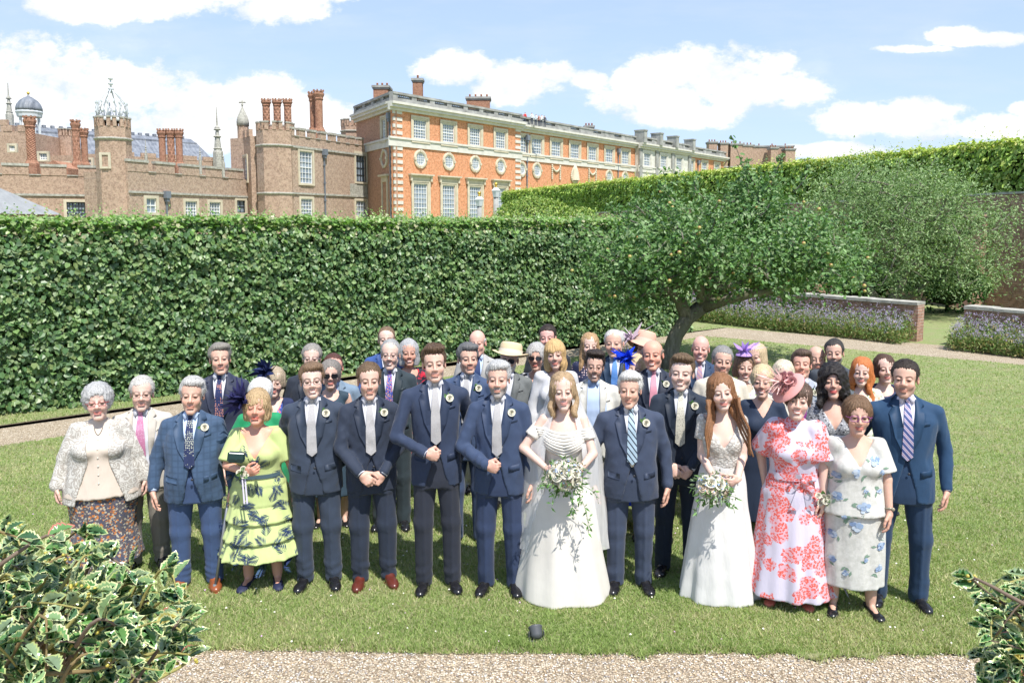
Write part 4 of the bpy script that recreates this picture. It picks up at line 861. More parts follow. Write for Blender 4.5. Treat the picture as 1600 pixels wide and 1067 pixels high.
lathe(A, [(k*1.12, z_), (k*1.12, z_+.35), (k*1.15, z_+.4), (k*.98, z_+1.0), (k*.5, z_+1.7), (k*.15, z_+2.2), (.08, z_+2.5), (.07, z_+3.1), (0, z_+3.2)], 12); box(A, -.4, .4, -.07, .07, z_+2.75, z_+2.92); ball(A, (0, 0, z_+2.55), .16, 6)
o = A.build('ogee_cap', m_cope, rng); o.location = c_-rng.location
# ---- great hall with the long lead roof behind
ha1, ha2 = at(150, 347, 132), at(362, 347, 150); hall = empty('great_hall', (ha1.x, ha1.y, 0), 0, 'great hall behind with long grey lead roof and stone pinnacles', 'hall')
g5 = Fr((ha1.x, ha1.y), (ha2.x, ha2.y), hall); u0_ = -18; ez = g5.P(230, 246)[1]; rz_ = g5.P(230, 196)[1]-1; A = Acc(); wallpanel(A, u0_, g5.L-2.0, 0, ez, 10); battlement(A, u0_, g5.L-2, ez-.1, 2.5, 1.2, .8); g5.put(A.build('wall', m_tudor2, hall, smooth=False))
A = Acc(); e2 = g5.L-2.6; V = [(u0_, .6, ez), (e2, .6, ez), (e2-1, 5, rz_-1), (u0_, 5, rz_-1), (u0_, 7.0, rz_), (e2-1.3, 7.0, rz_), (u0_, 13, ez), (e2, 13, ez)]
A.add(V, np.array([(0, 1, 2, 3), (3, 2, 5, 4), (4, 5, 7, 6)])); A.add([V[1], V[7], V[5], V[2]], np.array([(0, 1, 2, 3)])); g5.put(A.build('roof', m_lead, hall, smooth=False))
A = Acc(); box(A, u0_, e2-1.2, 4.8, 5.05, rz_-1.1, rz_-.85); [box(A, q, q+.5, 6.7, 7.3, rz_-.1, rz_+.35) for q in np.arange(u0_, e2-2, 1.3)]; g5.put(A.build('ridge', m_lead, hall, smooth=False))
def pinn(root, px, ytop, ybase, Y, wpx, nm='pinnacle'):
    c = at(px, ytop, Y); zb = at(px, ybase, Y).z; r = wpx*Y/F/2; h_ = c.z-zb; A = Acc(); lathe_(A, (0, 0), [(r, zb-2), (r, zb+h_*.25), (r*.75, zb+h_*.3), (r*.5, zb+h_*.5), (r*.3, zb+h_*.62), (r*.55, zb+h_*.66), (r*.2, zb+h_*.7), (.05, c.z)], 6)
    for q in (.3, .5, .62): lathe_(A, (0, 0), [(r*.9*(1-q*.5), zb+h_*q), (r*1.1*(1-q*.5), zb+h_*(q+.015)), (r*.8*(1-q*.5), zb+h_*(q+.03))], 6)
    o = A.build(nm, m_cope, root, smooth=False); o.location = Vector((c.x, c.y, 0))-root.location
pinn(hall, 338, 168, 262, 147, 15); pinn(hall, 12, 130, 196, 135, 11); pinn(hall, 227, 219, 250, 133, 4.5); pinn(hall, 312, 229, 255, 143, 4.5); pinn(hall, 348, 236, 262, 147, 6)
# ---- gatehouse cluster with the dome
gh = empty('gatehouse_tower', tuple(at(60, 347, 118).xy.to_3d()), 0, 'brick gatehouse with domed white lantern on the far left', 'tower'); gh.location.z = 0
def bl(px0, px1, ytop, Y, dep, m_=m_tudor2, bat=False, nm='wall'):
    a, b = at(px0, ytop, Y), at(px1, ytop, Y); A = Acc(); box(A, 0, b.x-a.x, 0, dep, 0, a.z)
    if bat: battlement(A, 0, b.x-a.x, a.z, 1.1, .7, .8)
    o = A.build(nm, m_, gh, smooth=False); o.location = Vector((a.x, a.y, 0))-gh.location; return o
bl(-40, 40, 206, 100, 8, m_tudor2, True); bl(42, 95, 228, 112, 6); bl(0, 20, 196, 116, 5, m_tudor2, True); octo(gh, 92, 112, 108, 213, 0, m_tudor2, (252,)); bl(60, 150, 243, 104, 5)
cD = at(48, 215, 124); k = 124/F; A = Acc(); zb0 = at(48, 225, 124).z; zd = at(48, 174, 124).z; zt_ = at(48, 151, 124).z
lathe(A, [(26*k, zb0-2.2), (20*k, zb0-.6), (14.5*k, zb0+.2), (13.5*k, zb0+1)], 8); lathe(A, [(17*k, zd-.9), (17.5*k, zd-.5), (19*k, zd-.2), (18.5*k, zd)], 16)
for q in range(8): a0 = q*math.pi/4+.2; lathe(A, [(2.0*k, zb0+1), (2.0*k, zd-1.0)], 6, (13.2*k*math.cos(a0), 13.2*k*math.sin(a0), 0)); 
lathe(A, [(5*k, zb0+1), (5*k, zd-1)], 8)
o = A.build('lantern', m_white_lead, gh, smooth=False); o.location = Vector((cD.x, cD.y, 0))-gh.location
A = Acc(); hd = zt_-zd; lathe(A, [(18.5*k, zd), (18.3*k, zd+hd*.2), (16.5*k, zd+hd*.45), (12.5*k, zd+hd*.7), (6.5*k, zd+hd*.9), (2*k, zd+hd), (1*k, zd+hd*1.12)], 20); q = A.build('dome', m_lead, gh); q.location = o.location.copy()
A = Acc(); ball(A, (0, 0, zd+hd*1.22), 2.3*k, 8); lathe(A, [(.5*k, zd+hd*1.2), (.1*k, zd+hd*1.5)], 6); q = A.build('gold_ball', m_gold, gh); q.location = o.location.copy()
for (x0_, y0_, w__, h__) in ((62, 240, 12, 10), (15, 228, 9, 8), (100, 256, 8, 8), (135, 250, 8, 8)):
    fq = Fr(tuple(at(x0_-6, 300, 98).xy), tuple(at(x0_+40, 300, 98).xy), gh); q0 = fq.P(x0_, y0_+h__); window(fq, gh, q0[0], q0[1], w__*98/F, h__*98/F, 3, 3, .25, sur=False, sill=False)
# brick gable
pg = at(84, 262, 92); A = Acc(); V = [(-1.6, 0, 0), (1.6, 0, 0), (1.6, 0, at(84, 263, 92).z), (0, 0, at(84, 251, 92).z), (-1.6, 0, at(84, 263, 92).z)]; V += [(a, 5, c) for a, b, c in V]
A.add(V, [np.array([(0, 1, 2, 3, 4)]), np.array([(1, 6, 7, 2), (2, 7, 8, 3), (3, 8, 9, 4)])]); q = A.build('gable', m_chim, rng, smooth=False); q.location = Vector((pg.x, pg.y, 0))-rng.location
# pale hipped roof building, bottom left
p0, p1 = at(-190, 300, 46), at(82, 335, 51.5); zt_ = at(40, 294, 49).z; ze = at(80, 334, 46).z; e = empty('garden_building', (p0.x, p0.y, 0), 0, 'low building with a pale hipped roof just above the hedge at the left edge', 'building')
A = Acc(); w_ = p1.x-p0.x; box(A, .1, w_-.1, .1, 5.9, 0, ze-.02); A.build('wall', m_tudor2, e, smooth=False)
A = Acc(); A.add([(-.2, -.2, ze), (w_+.2, -.2, ze), (w_+.2, 6.2, ze), (-.2, 6.2, ze), (2.4, 2.6, zt_), (w_-1.9, 2.6, zt_), (w_-1.9, 3.4, zt_), (2.4, 3.4, zt_)], np.array([(0, 1, 5, 4), (1, 2, 6, 5), (2, 3, 7, 6), (3, 0, 4, 7), (4, 5, 6, 7)])); A.build('roof', m_slate, e, smooth=False)
# gate pier lanterns with gold balls
for px, yt, lab in ((749, 300, 'gate lantern with a gilded ball finial above the hedge, lower of the two'), (775, 286, 'gate lantern with a gilded ball finial beside the rounded shrub, higher of the two')):
    c = at(px, yt, 62); k = 62/F; e = empty('gate_lantern', (c.x, c.y, 0), 0, lab, 'lantern', 'gilded gate lanterns'); A = Acc(); lathe_(A, (0, 0), [(4*k, 0), (4*k, c.z-22*k)], 6); A.build('post', m_stoneg, e)
    A = Acc(); lathe_(A, (0, 0), [(5*k, c.z-22*k), (7*k, c.z-13*k), (8*k, c.z-12*k), (3*k, c.z-7*k), (1*k, c.z-5*k)], 6); A.build('lantern_body', m_white_lead, e, smooth=False); A = Acc(); ball(A, (0, 0, c.z-2*k), 3*k, 8); lathe(A, [(3*k, c.z-7*k), (1*k, c.z-4*k)], 8); A.build('ball', m_gold, e)
# ================================================================ people: signed-distance modelling
f32 = np.float32
def nrm_(v): return np.sqrt((v*v).sum(1))
def cap(P, a, b, ra, rb=None):
    rb = ra if rb is None else rb; a = np.array(a, f32); b = np.array(b, f32); ba = b-a; pa = P-a
    t = np.clip((pa@ba)/max(float(ba@ba), 1e-9), 0, 1); return nrm_(pa-t[:, None]*ba)-(ra+(rb-ra)*t)
def ell(P, c, r):
    r = np.array(r, f32); q = (P-np.array(c, f32)); k0 = nrm_(q/r); k1 = nrm_(q/(r*r)); return k0*(k0-1)/np.maximum(k1, 1e-6)
def smin(a, b, k): h = np.clip(.5+.5*(b-a)/k, 0, 1); return b*(1-h)+a*h-k*h*(1-h)
def smax(a, b, k): return -smin(-a, -b, k)
def stations(P, st, fold=None, pw=2.0, grow=0.0):
    st = np.array(st, f32); st = st[np.argsort(st[:, 0])]; z = P[:, 2]; zs = st[:, 0]
    cy = np.interp(z, zs, st[:, 1]); rx = np.interp(z, zs, st[:, 2])+grow; ry = np.interp(z, zs, st[:, 3])+grow
    x, y = P[:, 0], P[:, 1]-cy
    if fold is not None:
        k = 1+fold(np.arctan2(x/rx, -y/ry), z); rx = rx*k; ry = ry*k
    if pw == 2.0: r = np.sqrt((x/rx)**2+(y/ry)**2)
    else: r = ((np.abs(x)/rx)**pw+(np.abs(y)/ry)**pw)**(1/pw)
    d = (r-1)*np.minimum(rx, ry); return np.maximum(d, np.maximum(zs[0]-z, z-zs[-1]))
def smooth_st(st, n=40):
    st = np.array(st, float); st = st[np.argsort(st[:, 0])]; z = np.linspace(st[0, 0], st[-1, 0], n); out = [z]
    for c in range(1, 4):
        # monotone-ish cubic: blend linear with smoothed
        y = np.interp(z, st[:, 0], st[:, c]); k = np.array([1, 2, 3, 2, 1])/9.0; yp = np.concatenate([[y[0]]*2, y, [y[-1]]*2]); out.append(np.convolve(yp, k, 'valid'))
    return np.stack(out, 1)
def fnoise(P, seed, freq=6.0, n=5):
    r = np.random.RandomState(seed); o = np.zeros(len(P), f32)
    for _ in range(n): k = (r.normal(size=3)*freq).astype(f32); o += np.sin(P@k+f32(r.uniform(0, 6.28)))
    return o/n
def snets(f, lo, hi, res):
    lo = np.array(lo, f32); hi = np.array(hi, f32); B = 4
    n = (np.ceil((hi-lo)/res/B).astype(int)*B)+1; nb = (n-1)//B
    ax = [lo[i]+np.arange(n[i], dtype=f32)*f32(res) for i in range(3)]
    cx = [lo[i]+(np.arange(nb[i], dtype=f32)+.5)*f32(res*B) for i in range(3)]
    C = np.stack(np.meshgrid(*cx, indexing='ij'), -1).reshape(-1, 3); dc = f(C)
    near = (np.abs(dc) < res*B*1.6).reshape(nb); V = np.full(n, 1.0, f32)
    coarse = np.where(dc < 0, -1.0, 1.0).reshape(nb).astype(f32)
    V[:-1, :-1, :-1] = np.repeat(np.repeat(np.repeat(coarse, B, 0), B, 1), B, 2)
    V[-1] = 1; V[:, -1] = 1; V[:, :, -1] = 1
    m = np.zeros(n, bool); mm = np.repeat(np.repeat(np.repeat(near, B, 0), B, 1), B, 2)
    m[:-1, :-1, :-1] |= mm
    for o in ((1, 0, 0), (0, 1, 0), (0, 0, 1), (1, 1, 0), (1, 0, 1), (0, 1, 1), (1, 1, 1)): m[o[0]:n[0]-1+o[0], o[1]:n[1]-1+o[1], o[2]:n[2]-1+o[2]] |= mm
    I = np.argwhere(m); P = lo+I.astype(f32)*f32(res)
    V[m] = f(P.astype(f32)); m[0] = m[-1] = False
    s = V < 0; c = np.zeros(n-1, np.int8)
    for i in (0, 1):
        for j in (0, 1):
            for k in (0, 1): c += s[i:n[0]-1+i, j:n[1]-1+j, k:n[2]-1+k]
    act = (c > 0) & (c < 8); A_ = np.argwhere(act); N = len(A_); idx = np.full(n-1, -1, np.int64); idx[act] = np.arange(N)
    acc = np.zeros((N, 3), f32); cnt = np.zeros(N, f32)
    cor = [(i, j, k) for i in (0, 1) for j in (0, 1) for k in (0, 1)]
    val = {o: V[A_[:, 0]+o[0], A_[:, 1]+o[1], A_[:, 2]+o[2]] for o in cor}
    for a in cor:
        for d_ in range(3):
            if a[d_] == 0:
                b = list(a); b[d_] = 1; b = tuple(b); va, vb = val[a], val[b]; x = (va < 0) != (vb < 0)
                t = np.where(x, va/np.where(x, va-vb, 1), 0); p = np.tile(np.array(a, f32), (N, 1)); p[:, d_] += t
                acc += np.where(x[:, None], p, 0); cnt += x
    VV = lo+(A_+acc/np.maximum(cnt, 1)[:, None])*f32(res); Q = []
    for d_ in range(3):
        o = [0, 0, 0]; o[d_] = 1
        a = s[1:-1, 1:-1, 1:-1] if False else None
        sl0 = [slice(1, n[q]-1) for q in range(3)]; sl0[d_] = slice(0, n[d_]-1); sl1 = list(sl0); sl1[d_] = slice(1, n[d_])
        s0, s1 = s[tuple(sl0)], s[tuple(sl1)]; e = np.argwhere(s0 != s1)
        if not len(e): continue
        inside = s0[tuple(e.T)]; g = e.copy(); u, v = [q for q in range(3) if q != d_]; g[:, u] += 1; g[:, v] += 1
        def gi(du, dv):
            h = g.copy(); h[:, u] -= du; h[:, v] -= dv; return idx[h[:, 0], h[:, 1], h[:, 2]]
        q = np.stack([gi(0, 0), gi(1, 0), gi(1, 1), gi(0, 1)], 1)
        flip = inside if d_ != 1 else ~inside
        q[~flip] = q[~flip][:, ::-1]; Q.append(q[(q >= 0).all(1)])
    return VV, np.concatenate(Q)
def relax(V, Q, it=1, w_=.5):
    for _ in range(it):
        S = np.zeros_like(V); C = np.zeros(len(V), f32)
        for a, b in ((0, 1), (1, 2), (2, 3), (3, 0)):
            np.add.at(S, Q[:, a], V[Q[:, b]]); np.add.at(S, Q[:, b], V[Q[:, a]]); np.add.at(C, Q[:, a], 1); np.add.at(C, Q[:, b], 1)
        V = V*(1-w_)+w_*S/np.maximum(C, 1)[:, None]
    return V.astype(f32)

# ---- head template (eye line at z=0, face towards -y)
def head_sdf(P, sex, old):
    jw = 1.0 if sex == 'm' else .90; X = P.copy(); X[:, 0] = np.abs(X[:, 0])
    d = ell(P, (0, .018, .038), (.075, .094, .083))
    d = smin(d, ell(P, (0, -.030, .040), (.064, .053, .060)), .03); d = smin(d, ell(P, (0, -.022, -.038), (.057*jw, .064, .080)), .025)
    d = smin(d, cap(X, (.047*jw, .010, -.050), (.014, -.068, -.100), .014, .013), .020)
    d = smin(d, ell(P, (0, -.072, -.098), (.021*jw, .017, .016)), .02)
    d = smin(d, ell(X, (.036, -.058, -.030), (.026, .026, .026)), .02)
    d = smin(d, cap(X, (.008, -.079, .024), (.042, -.062, .023), .0095 if sex == 'm' else .006, .007), .018)
    d = smax(d, -ell(X, (.031, -.1045, .002), (.021, .021, .0140)), .014)
    nl = 1.06 if old else 1.0
    nose = smin(cap(P, (0, -.086, .014), (0, -.106*nl, -.028), .0075, .0105), ell(X, (.0125, -.098, -.0320), (.009, .010, .0075)), .008)
    d = smin(d, nose, .010)
    mo = smin(ell(P, (0, -.0905, -.0605), (.029, .009, .0046)), ell(P, (0, -.0895, -.0705), (.025, .0095, .0056)), .003)
    d = smin(d, mo, .007)
    d = smax(d, -cap(X, (0, -.1035, -.0655), (.025, -.0915, -.0625), .0022), .004)
    if old: d = smax(d, -cap(X, (.019, -.1010, -.036), (.034, -.0885, -.062), .0014), .005)
    eye = ell(X, (.031, -.0765, .001), (.0140, .0120, .0110)); d = smin(d, eye, .003)
    lid = smax(ell(X, (.031, -.0775, .0025), (.0165, .0145, .0140)), -(P[:, 2]-.0050), .002); d = smin(d, lid, .004)
    lid2 = None if True else smax(ell(X, (.031, -.0745, -.001), (.0160, .0135, .0135)), (P[:, 2]+.0065), .002)
    ear = smax(ell(X, (.0765, .020, -.004), (.009, .017, .029)), -ell(X, (.087, .014, -.002), (.008, .009, .017)), .004); d = smin(d, ear, .008)
    nr = .051 if sex == 'm' else .043
    d = smin(d, cap(P, (0, .022, -.06), (0, .040, -.20), nr, nr*1.06), .028)
    return d
HT_ = {}
def head_template(sex, old, res):
    k = (sex, old, res)
    if k not in HT_:
        V, Q = snets(lambda P: head_sdf(P, sex, old), (-.105, -.13, -.21), (.105, .13, .14), res); HT_[k] = (V, Q)
    return HT_[k]
def sst(a, b, x): t = np.clip((x-a)/(b-a+1e-9), 0, 1); return t*t*(3-2*t)
def mixc(c, w_, col): return c*(1-w_[:, None])+np.array(col, f32)[None]*w_[:, None]
def head_colors(V, skin, brow, smile, sex, beard=None, stubble=None, lips=None, closed=False, iris=(.05, .05, .05), lightbrow=False):
    x, y, z = np.abs(V[:, 0]), V[:, 1], V[:, 2]; n = len(V); c = np.tile(np.array(skin, f32), (n, 1)); fr = (y < -.045).astype(f32)
    rd = np.array(skin)*np.array([1.04, .80, .76])
    c = mixc(c, .55*np.exp(-((x-.040)/.016)**2-((z+.032)/.016)**2)*fr, rd); c = mixc(c, .5*np.exp(-(x/.014)**2-((z+.028)/.012)**2)*fr, rd); c = mixc(c, .6*(x > .075), rd)
    c = mixc(c, .45*np.exp(-((x-.031)/.020)**2-((z+.013)/.006)**2)*fr, np.array(skin)*.72)
    lip = lips or (np.array(skin)*np.array([.86, .60, .57]) if sex == 'm' else np.array(skin)*np.array([.88, .40, .42]))
    sw = 1.28 if smile else 1.15; x0 = x; corner = (.0050 if smile else .0020)*(x/.026)**2
    x = x0/sw; lm = sst(.0255, .0215, x)*sst(-.0550, -.0575, z-corner)*sst(-.0770, -.0740, z-corner*.6)*(y < -.075); c = mixc(c, lm*.85, lip)
    if smile: tm = sst(.0185, .0150, x)*sst(-.0605, -.0618, z-corner)*sst(-.0700, -.0685, z-corner); c = mixc(c, tm*(y < -.08), (.72, .70, .64)); tn = sst(.022, .019, x)*np.exp(-((z-corner+.0705)/.0012)**2); c = mixc(c, tn*.4*(y < -.08), (.15, .05, .04))
    else: c = mixc(c, sst(.024, .019, x)*np.exp(-((z-corner+.0655)/.0016)**2)*(y < -.08)*.8, (.20, .08, .06))
    x = x0; xm = np.abs(x-.031); ey = np.sqrt((xm/.0128)**2+((z-.0000)/(.0050 if not closed else .0018))**2); em = sst(1.12, .9, ey)*(y < -.07)
    c = mixc(c, em, (.17, .135, .115) if not closed else (.12, .07, .05)); ir = sst(.0076, .0062, np.sqrt(xm**2+(z-.0006)**2))*sst(1.1, .95, ey)*(y < -.07); c = mixc(c, ir, iris)
    lash = np.exp(-((ey-1.15)/.20)**2)*(z > -.0015)*(y < -.06)*(x < .048); c = mixc(c, lash*(.9 if sex == 'f' else .7), (.05, .035, .03))
    c = mixc(c, .55*np.exp(-((x-.031)/.017)**2-((z-.010)/.006)**2)*fr, np.array(skin)*np.array([.66, .55, .52]))  # brow shade over the upper lids, painted into the skin colour
    bz = .0205+.006*np.clip((x-.012)/.03, 0, 1)-.010*np.clip((x-.036)/.02, 0, 1)
    bm_ = np.exp(-((z-bz)/(.0042 if sex == 'm' else .0028))**2)*sst(.008, .013, x)*sst(.054, .046, x)*(y < -.05); c = mixc(c, bm_*(.95 if not lightbrow else .55), brow)
    c = mixc(c, .8*np.exp(-((x-.0085)/.0035)**2-((z+.0395)/.002)**2)*(y < -.09), (.16, .06, .04))
    if beard is not None or stubble is not None:
        bc = beard if beard is not None else stubble; full = 1.0 if beard is not None else .40
        ln = -.052+.030*np.clip((x-.03)/.035, 0, 1)**1.5; m = sst(0, -.008, z-ln)*sst(-.135, -.118, z)*sst(.055, .03, y)
        m = np.maximum(m, sst(.027, .022, x)*sst(-.043, -.046, z)*(z > -.06)*(y < -.07)); m *= 1-.95*sst(.0235, .019, x)*sst(-.0565, -.059, z)*sst(-.079, -.076, z)
        c = mixc(c, m*full, bc)
    return c
def strandn(P, seed, amp, k=34):
    az = np.arctan2(P[:, 0], P[:, 1]+.02); r = np.random.RandomState(seed); q = fnoise(P, seed+3, 22, 4)
    return amp*(.6*np.sin(az*k+5*q+r.rand()*6)+.5*np.sin(az*k*1.9+9*q+P[:, 2]*40)+.8*fnoise(P, seed+5, 60, 4))
def hair_sdf(P, st, seed, vol=1.0, length=.1, sex='m'):
    X = np.abs(P[:, 0]); y, z = P[:, 1], P[:, 2]; cr = lambda th: ell(P, (0, .020, .040), (.075+th, .094+th, .083+th))
    if st in ('short', 'quiff', 'crop', 'receding', 'swept', 'crown'):
        th = {'short': .013, 'quiff': .014, 'crop': .007, 'receding': .009, 'swept': .015, 'crown': .008}[st]*vol; d = cr(th)
        if st == 'quiff': d = smin(d, ell(P, (.008, -.038, .112), (.070, .062, .034*vol)), .02); d = smin(d, ell(P, (0, .02, .10), (.07, .08, .045)), .02)
        if st == 'swept': d = smin(d, ell(P, (.012, -.040, .096), (.068, .055, .034)), .02)
        fh = {'short': .074, 'quiff': .078, 'crop': .070, 'receding': .090, 'swept': .074, 'crown': .064}[st]
        zh = np.interp(y, [-.12, -.075, -.055, -.040, -.020, .0, .030, .045, .07, .12], [fh, fh, fh-.012, .020, -.028 if st != 'receding' else .0, .018, .018, -.03, -.075, -.09])
        zh = zh + (.030 if st == 'receding' else .010)*np.clip((X-.038)/.02, 0, 1)*(y < -.040)+.004*fnoise(P, seed+8, 70, 4)
        d = smax(d, (zh-z)*.8, .006)
        if st == 'crown': d = smax(d, z-.045-.0*y, .01)
        d = d+.007*sst(.045, .0, z)*(th > .009)-strandn(P, seed, .0034 if st != 'quiff' else .0052, 20)-.004*fnoise(P, seed+6, 38, 5)*(z > .05)
        if st == 'quiff': d = d-.004*fnoise(P, seed+9, 75, 4)
        return d
    # women's and longer styles
    L = length; w_ = .099*vol
    v2 = max(vol, 1.0); d = ell(P, (0, .022, .036), (.091*v2, .110*v2, .102*v2))
    if L > .03:
        skirt = ell(P, (0, .030, -L*.45), (w_, .088*vol, L*.62+.055)); d = smin(d, skirt, .03); d = smax(d, -(z+L), .012)
    face = ell(P, (0, -.108, -.028), (.067, .080, .101)); d = smax(d, -face, .010)
    neckv = ell(P, (0, -.06, -.14), (.052, .075, .09)); d = smax(d, -neckv, .012)
    if st in ('long', 'wavy', 'curly'):
        e_ = (.10+1.6*L) if st != 'curly' else .16
        for sgn in (-1, 1):
            wob = .012*np.sin(z*(42 if st == 'wavy' else 20)+sgn) if st != 'long' else .004*np.sin(z*25+sgn)
            Pw = P.copy(); Pw[:, 0] += wob; Pw[:, 1] += wob*.7
            d = smin(d, cap(Pw, (sgn*.066, .012, -.03), (sgn*.086, -.020, -e_), .030*vol, .020*vol), .03)
            d = smin(d, cap(Pw, (sgn*.05, .06, -.03), (sgn*.06, .075, -e_), .04*vol, .03*vol), .03)
    if st == 'fringe' or st == 'bobfringe':
        fr = smax(ell(P, (0, .010, .034), (.082*vol, .106, .09)), -(z-.028-.006*np.sin(P[:, 0]*60)), .004); d = smin(d, smax(fr, y+.03, .01), .008)
    if st in ('curly', 'perm'): d = d-.007
    if st == 'curly': d = d-.012*fnoise(P, seed, 75, 6)-.006*fnoise(P, seed+1, 150, 5)
    elif st == 'perm': d = d-.0075*fnoise(P, seed, 95, 6)-.004*fnoise(P, seed+1, 170, 4)
    elif st == 'wavy': d = d-strandn(P, seed, .0035, 16)-.004*fnoise(P, seed, 40, 4)
    else: d = d-strandn(P, seed, .0042, 20)-.004*fnoise(P, seed+6, 34, 5)
    # parting
    if st in ('long', 'wavy', 'bob'): d = d+.004*np.exp(-((P[:, 0]-.012)/.004)**2)*(z > .09)
    return d
def hairmat(col, gloss=.45):
    nm = 'hair %.2f %.2f %.2f' % tuple(col)
    def f(t, p):
        o = t.obj(); n1 = t.noise(t.vmul(o, (1, 1, .16)), 210, 3, .7); n2 = t.noise(o, 26, 3)
        c = t.mix(t.ramp(n1, [(.32, (0, 0, 0)), (.68, (1, 1, 1))]), tuple(q*.45 for q in col), tuple(min(1, q*1.45) for q in col)); c = t.mix(t.m('MULTIPLY', n2, .5), c, tuple(q*.6 for q in col))
        t.put(p, 'Base Color', c); t.put(p, 'Normal', t.bump(n1, .8, .006))
    return mat(nm, col, gloss, .3, fn=f)
def skinmat():
    def f(t, p):
        a = t.node('ShaderNodeAttribute', attribute_name='Col').outputs[0]; n_ = t.noise(t.obj(), 45, 4, .6)
        t.put(p, 'Base Color', t.mix(t.m('MULTIPLY', n_, .22), a, t.mix(1.0, a, (1.0, .72, .66), 'MULTIPLY'))); t.put(p, 'Normal', t.bump(t.noise(t.obj(), 260, 2), .12, .002))
    return mat('skin', (.5, .3, .2), .50, .35, fn=f, **{'Subsurface Weight': .10, 'Subsurface Radius': (.02, .008, .004), 'Subsurface Scale': .25})
# ---- hands: wrist at origin, fingers towards -z, palm facing +x*side (towards the thigh) for a hanging left-of-body hand
def hand_sdf(P, pose):
    # local: z down the hand, y across (thumb at -y), palm normal +x
    d = ell(P, (.002, 0, -.045), (.0145, .039, .050)); d = smin(d, cap(P, (0, 0, .02), (0, 0, -.015), .0225, .023), .02)
    curl = {'relax': (.25, .45, .35), 'fist': (1.35, 1.6, .9), 'grip': (.75, 1.0, .6), 'flat': (.08, .12, .1)}[pose]
    for i, (yy, L, r) in enumerate(((-.029, .074, .0088), (-.010, .082, .0090), (.010, .077, .0086), (.028, .060, .0078))):
        p = np.array((.003, yy, -.083+abs(yy)*.25)); a = .0; seg = (L*.46, L*.30, L*.24); last = p; fan = yy*1.6
        for q in range(3):
            a += curl[q]*(1+.10*i); dv = np.array((math.sin(a), fan*.25*math.cos(a), -math.cos(a))); nx = last+dv*seg[q]
            d = smin(d, cap(P, last, nx, r*(1-.06*q), r*(.94-.06*q)), .004 if q else .010); last = nx
    t0 = np.array((.006, -.030, -.022)); t1 = t0+np.array((.014, -.022, -.028)); t2 = t1+np.array((.010, -.004, -.028)) if pose != 'fist' else t1+np.array((.014, .018, -.018)); t3 = t2+(np.array((.004, .002, -.022)) if pose != 'fist' else np.array((.006, .020, -.004)))
    d = smin(d, cap(P, t0, t1, .0145, .0115), .012); d = smin(d, cap(P, t1, t2, .0110, .0098), .004); d = smin(d, cap(P, t2, t3, .0098, .0082), .004)
    return d
HD_ = {}
def hand_template(pose, res=.0036):
    if (pose, res) not in HD_: HD_[(pose, res)] = snets(lambda P: hand_sdf(P, pose), (-.04, -.085, -.185), (.10, .06, .05), res)
    return HD_[(pose, res)]
def orient(zdir, palm):
    """matrix whose -z goes along zdir and +x along palm"""
    z = -np.array(zdir, float); z /= np.linalg.norm(z); x = np.array(palm, float); x = x-z*(x@z); x /= np.linalg.norm(x); y = np.cross(z, x); return np.stack([x, y, z], 1)
def rotx(a): c, s = math.cos(a), math.sin(a); return np.array([(1, 0, 0), (0, c, -s), (0, s, c)])
def roty(a): c, s = math.cos(a), math.sin(a); return np.array([(c, 0, s), (0, 1, 0), (-s, 0, c)])
def rotz(a): c, s = math.cos(a), math.sin(a); return np.array([(c, -s, 0), (s, c, 0), (0, 0, 1)])
# ================================================================ people: clothes and builder
def suitf(col, kind=None):
    nm = 'suit %s %.3f %.3f %.3f' % (kind or '', *col)
    def f(t, p):
        o = t.obj(); n1 = t.noise(o, 5, 4, .6); n2 = t.noise(o, 420, 2, .6); x, y, z = t.sep(o); n3 = t.noise(t.vmul(o, (1, 1, .7)), 8, 2, .5)
        c = t.mix(n1, tuple(q*.80 for q in col), tuple(min(1, q*1.22) for q in col)); c = t.mix(t.m('MULTIPLY', n2, .30), c, tuple(min(1, q*1.7+.01) for q in col))
        if kind == 'check':
            for (a, fr_q, th, m_) in ((x, 22, .06, 1.28), (z, 22, .06, 1.28), (x, 22, .30, .90), (z, 22, .30, .90)):
                k = t.m('LESS_THAN', t.m('FRACT', t.m('MULTIPLY', a, fr_q)), th); c = t.mix(t.m('MULTIPLY', k, .75), c, tuple(q*m_ for q in col))
        if kind == 'linen': c = t.mix(t.m('MULTIPLY', t.noise(t.vmul(o, (1, 1, .1)), 300, 2), .4), c, tuple(q*.72 for q in col))
        t.put(p, 'Base Color', c); t.put(p, 'Normal', t.bump(t.m('ADD', t.m('MULTIPLY', n2, .08), n3), .55, .022)); t.put(p, 'Sheen Weight', .12)
    return mat(nm, col, .72, .22, fn=f)
def clothf(nm, fn, rough=.7, spec=.2, fold=.5, sheen=.1):
    def f(t, p):
        o = t.obj(); t.put(p, 'Base Color', fn(t, o, *t.sep(o))); n3 = t.noise(t.vmul(o, (1, 1, .25)), 16, 3, .6); t.put(p, 'Normal', t.bump(n3, fold, .01)); t.put(p, 'Sheen Weight', sheen)
    return mat(nm, (.5, .5, .5), rough, spec, fn=f)
def plain(nm, col, rough=.7, fold=.5): return clothf(nm, lambda t, o, x, y, z: t.mix(t.noise(o, 6, 4, .6), tuple(q*.84 for q in col), tuple(min(1, q*1.1) for q in col)), rough, fold=fold)
def lt(t, a, b): return t.m('LESS_THAN', a, b)
def dotsf(nm, base, dot, sc=55, th=.28, feature='F1'): return clothf(nm, lambda t, o, x, y, z: t.mix(lt(t, t.vor(t.vmul(o, (1, .25, 1)), sc, rand=.35), th), base, dot))
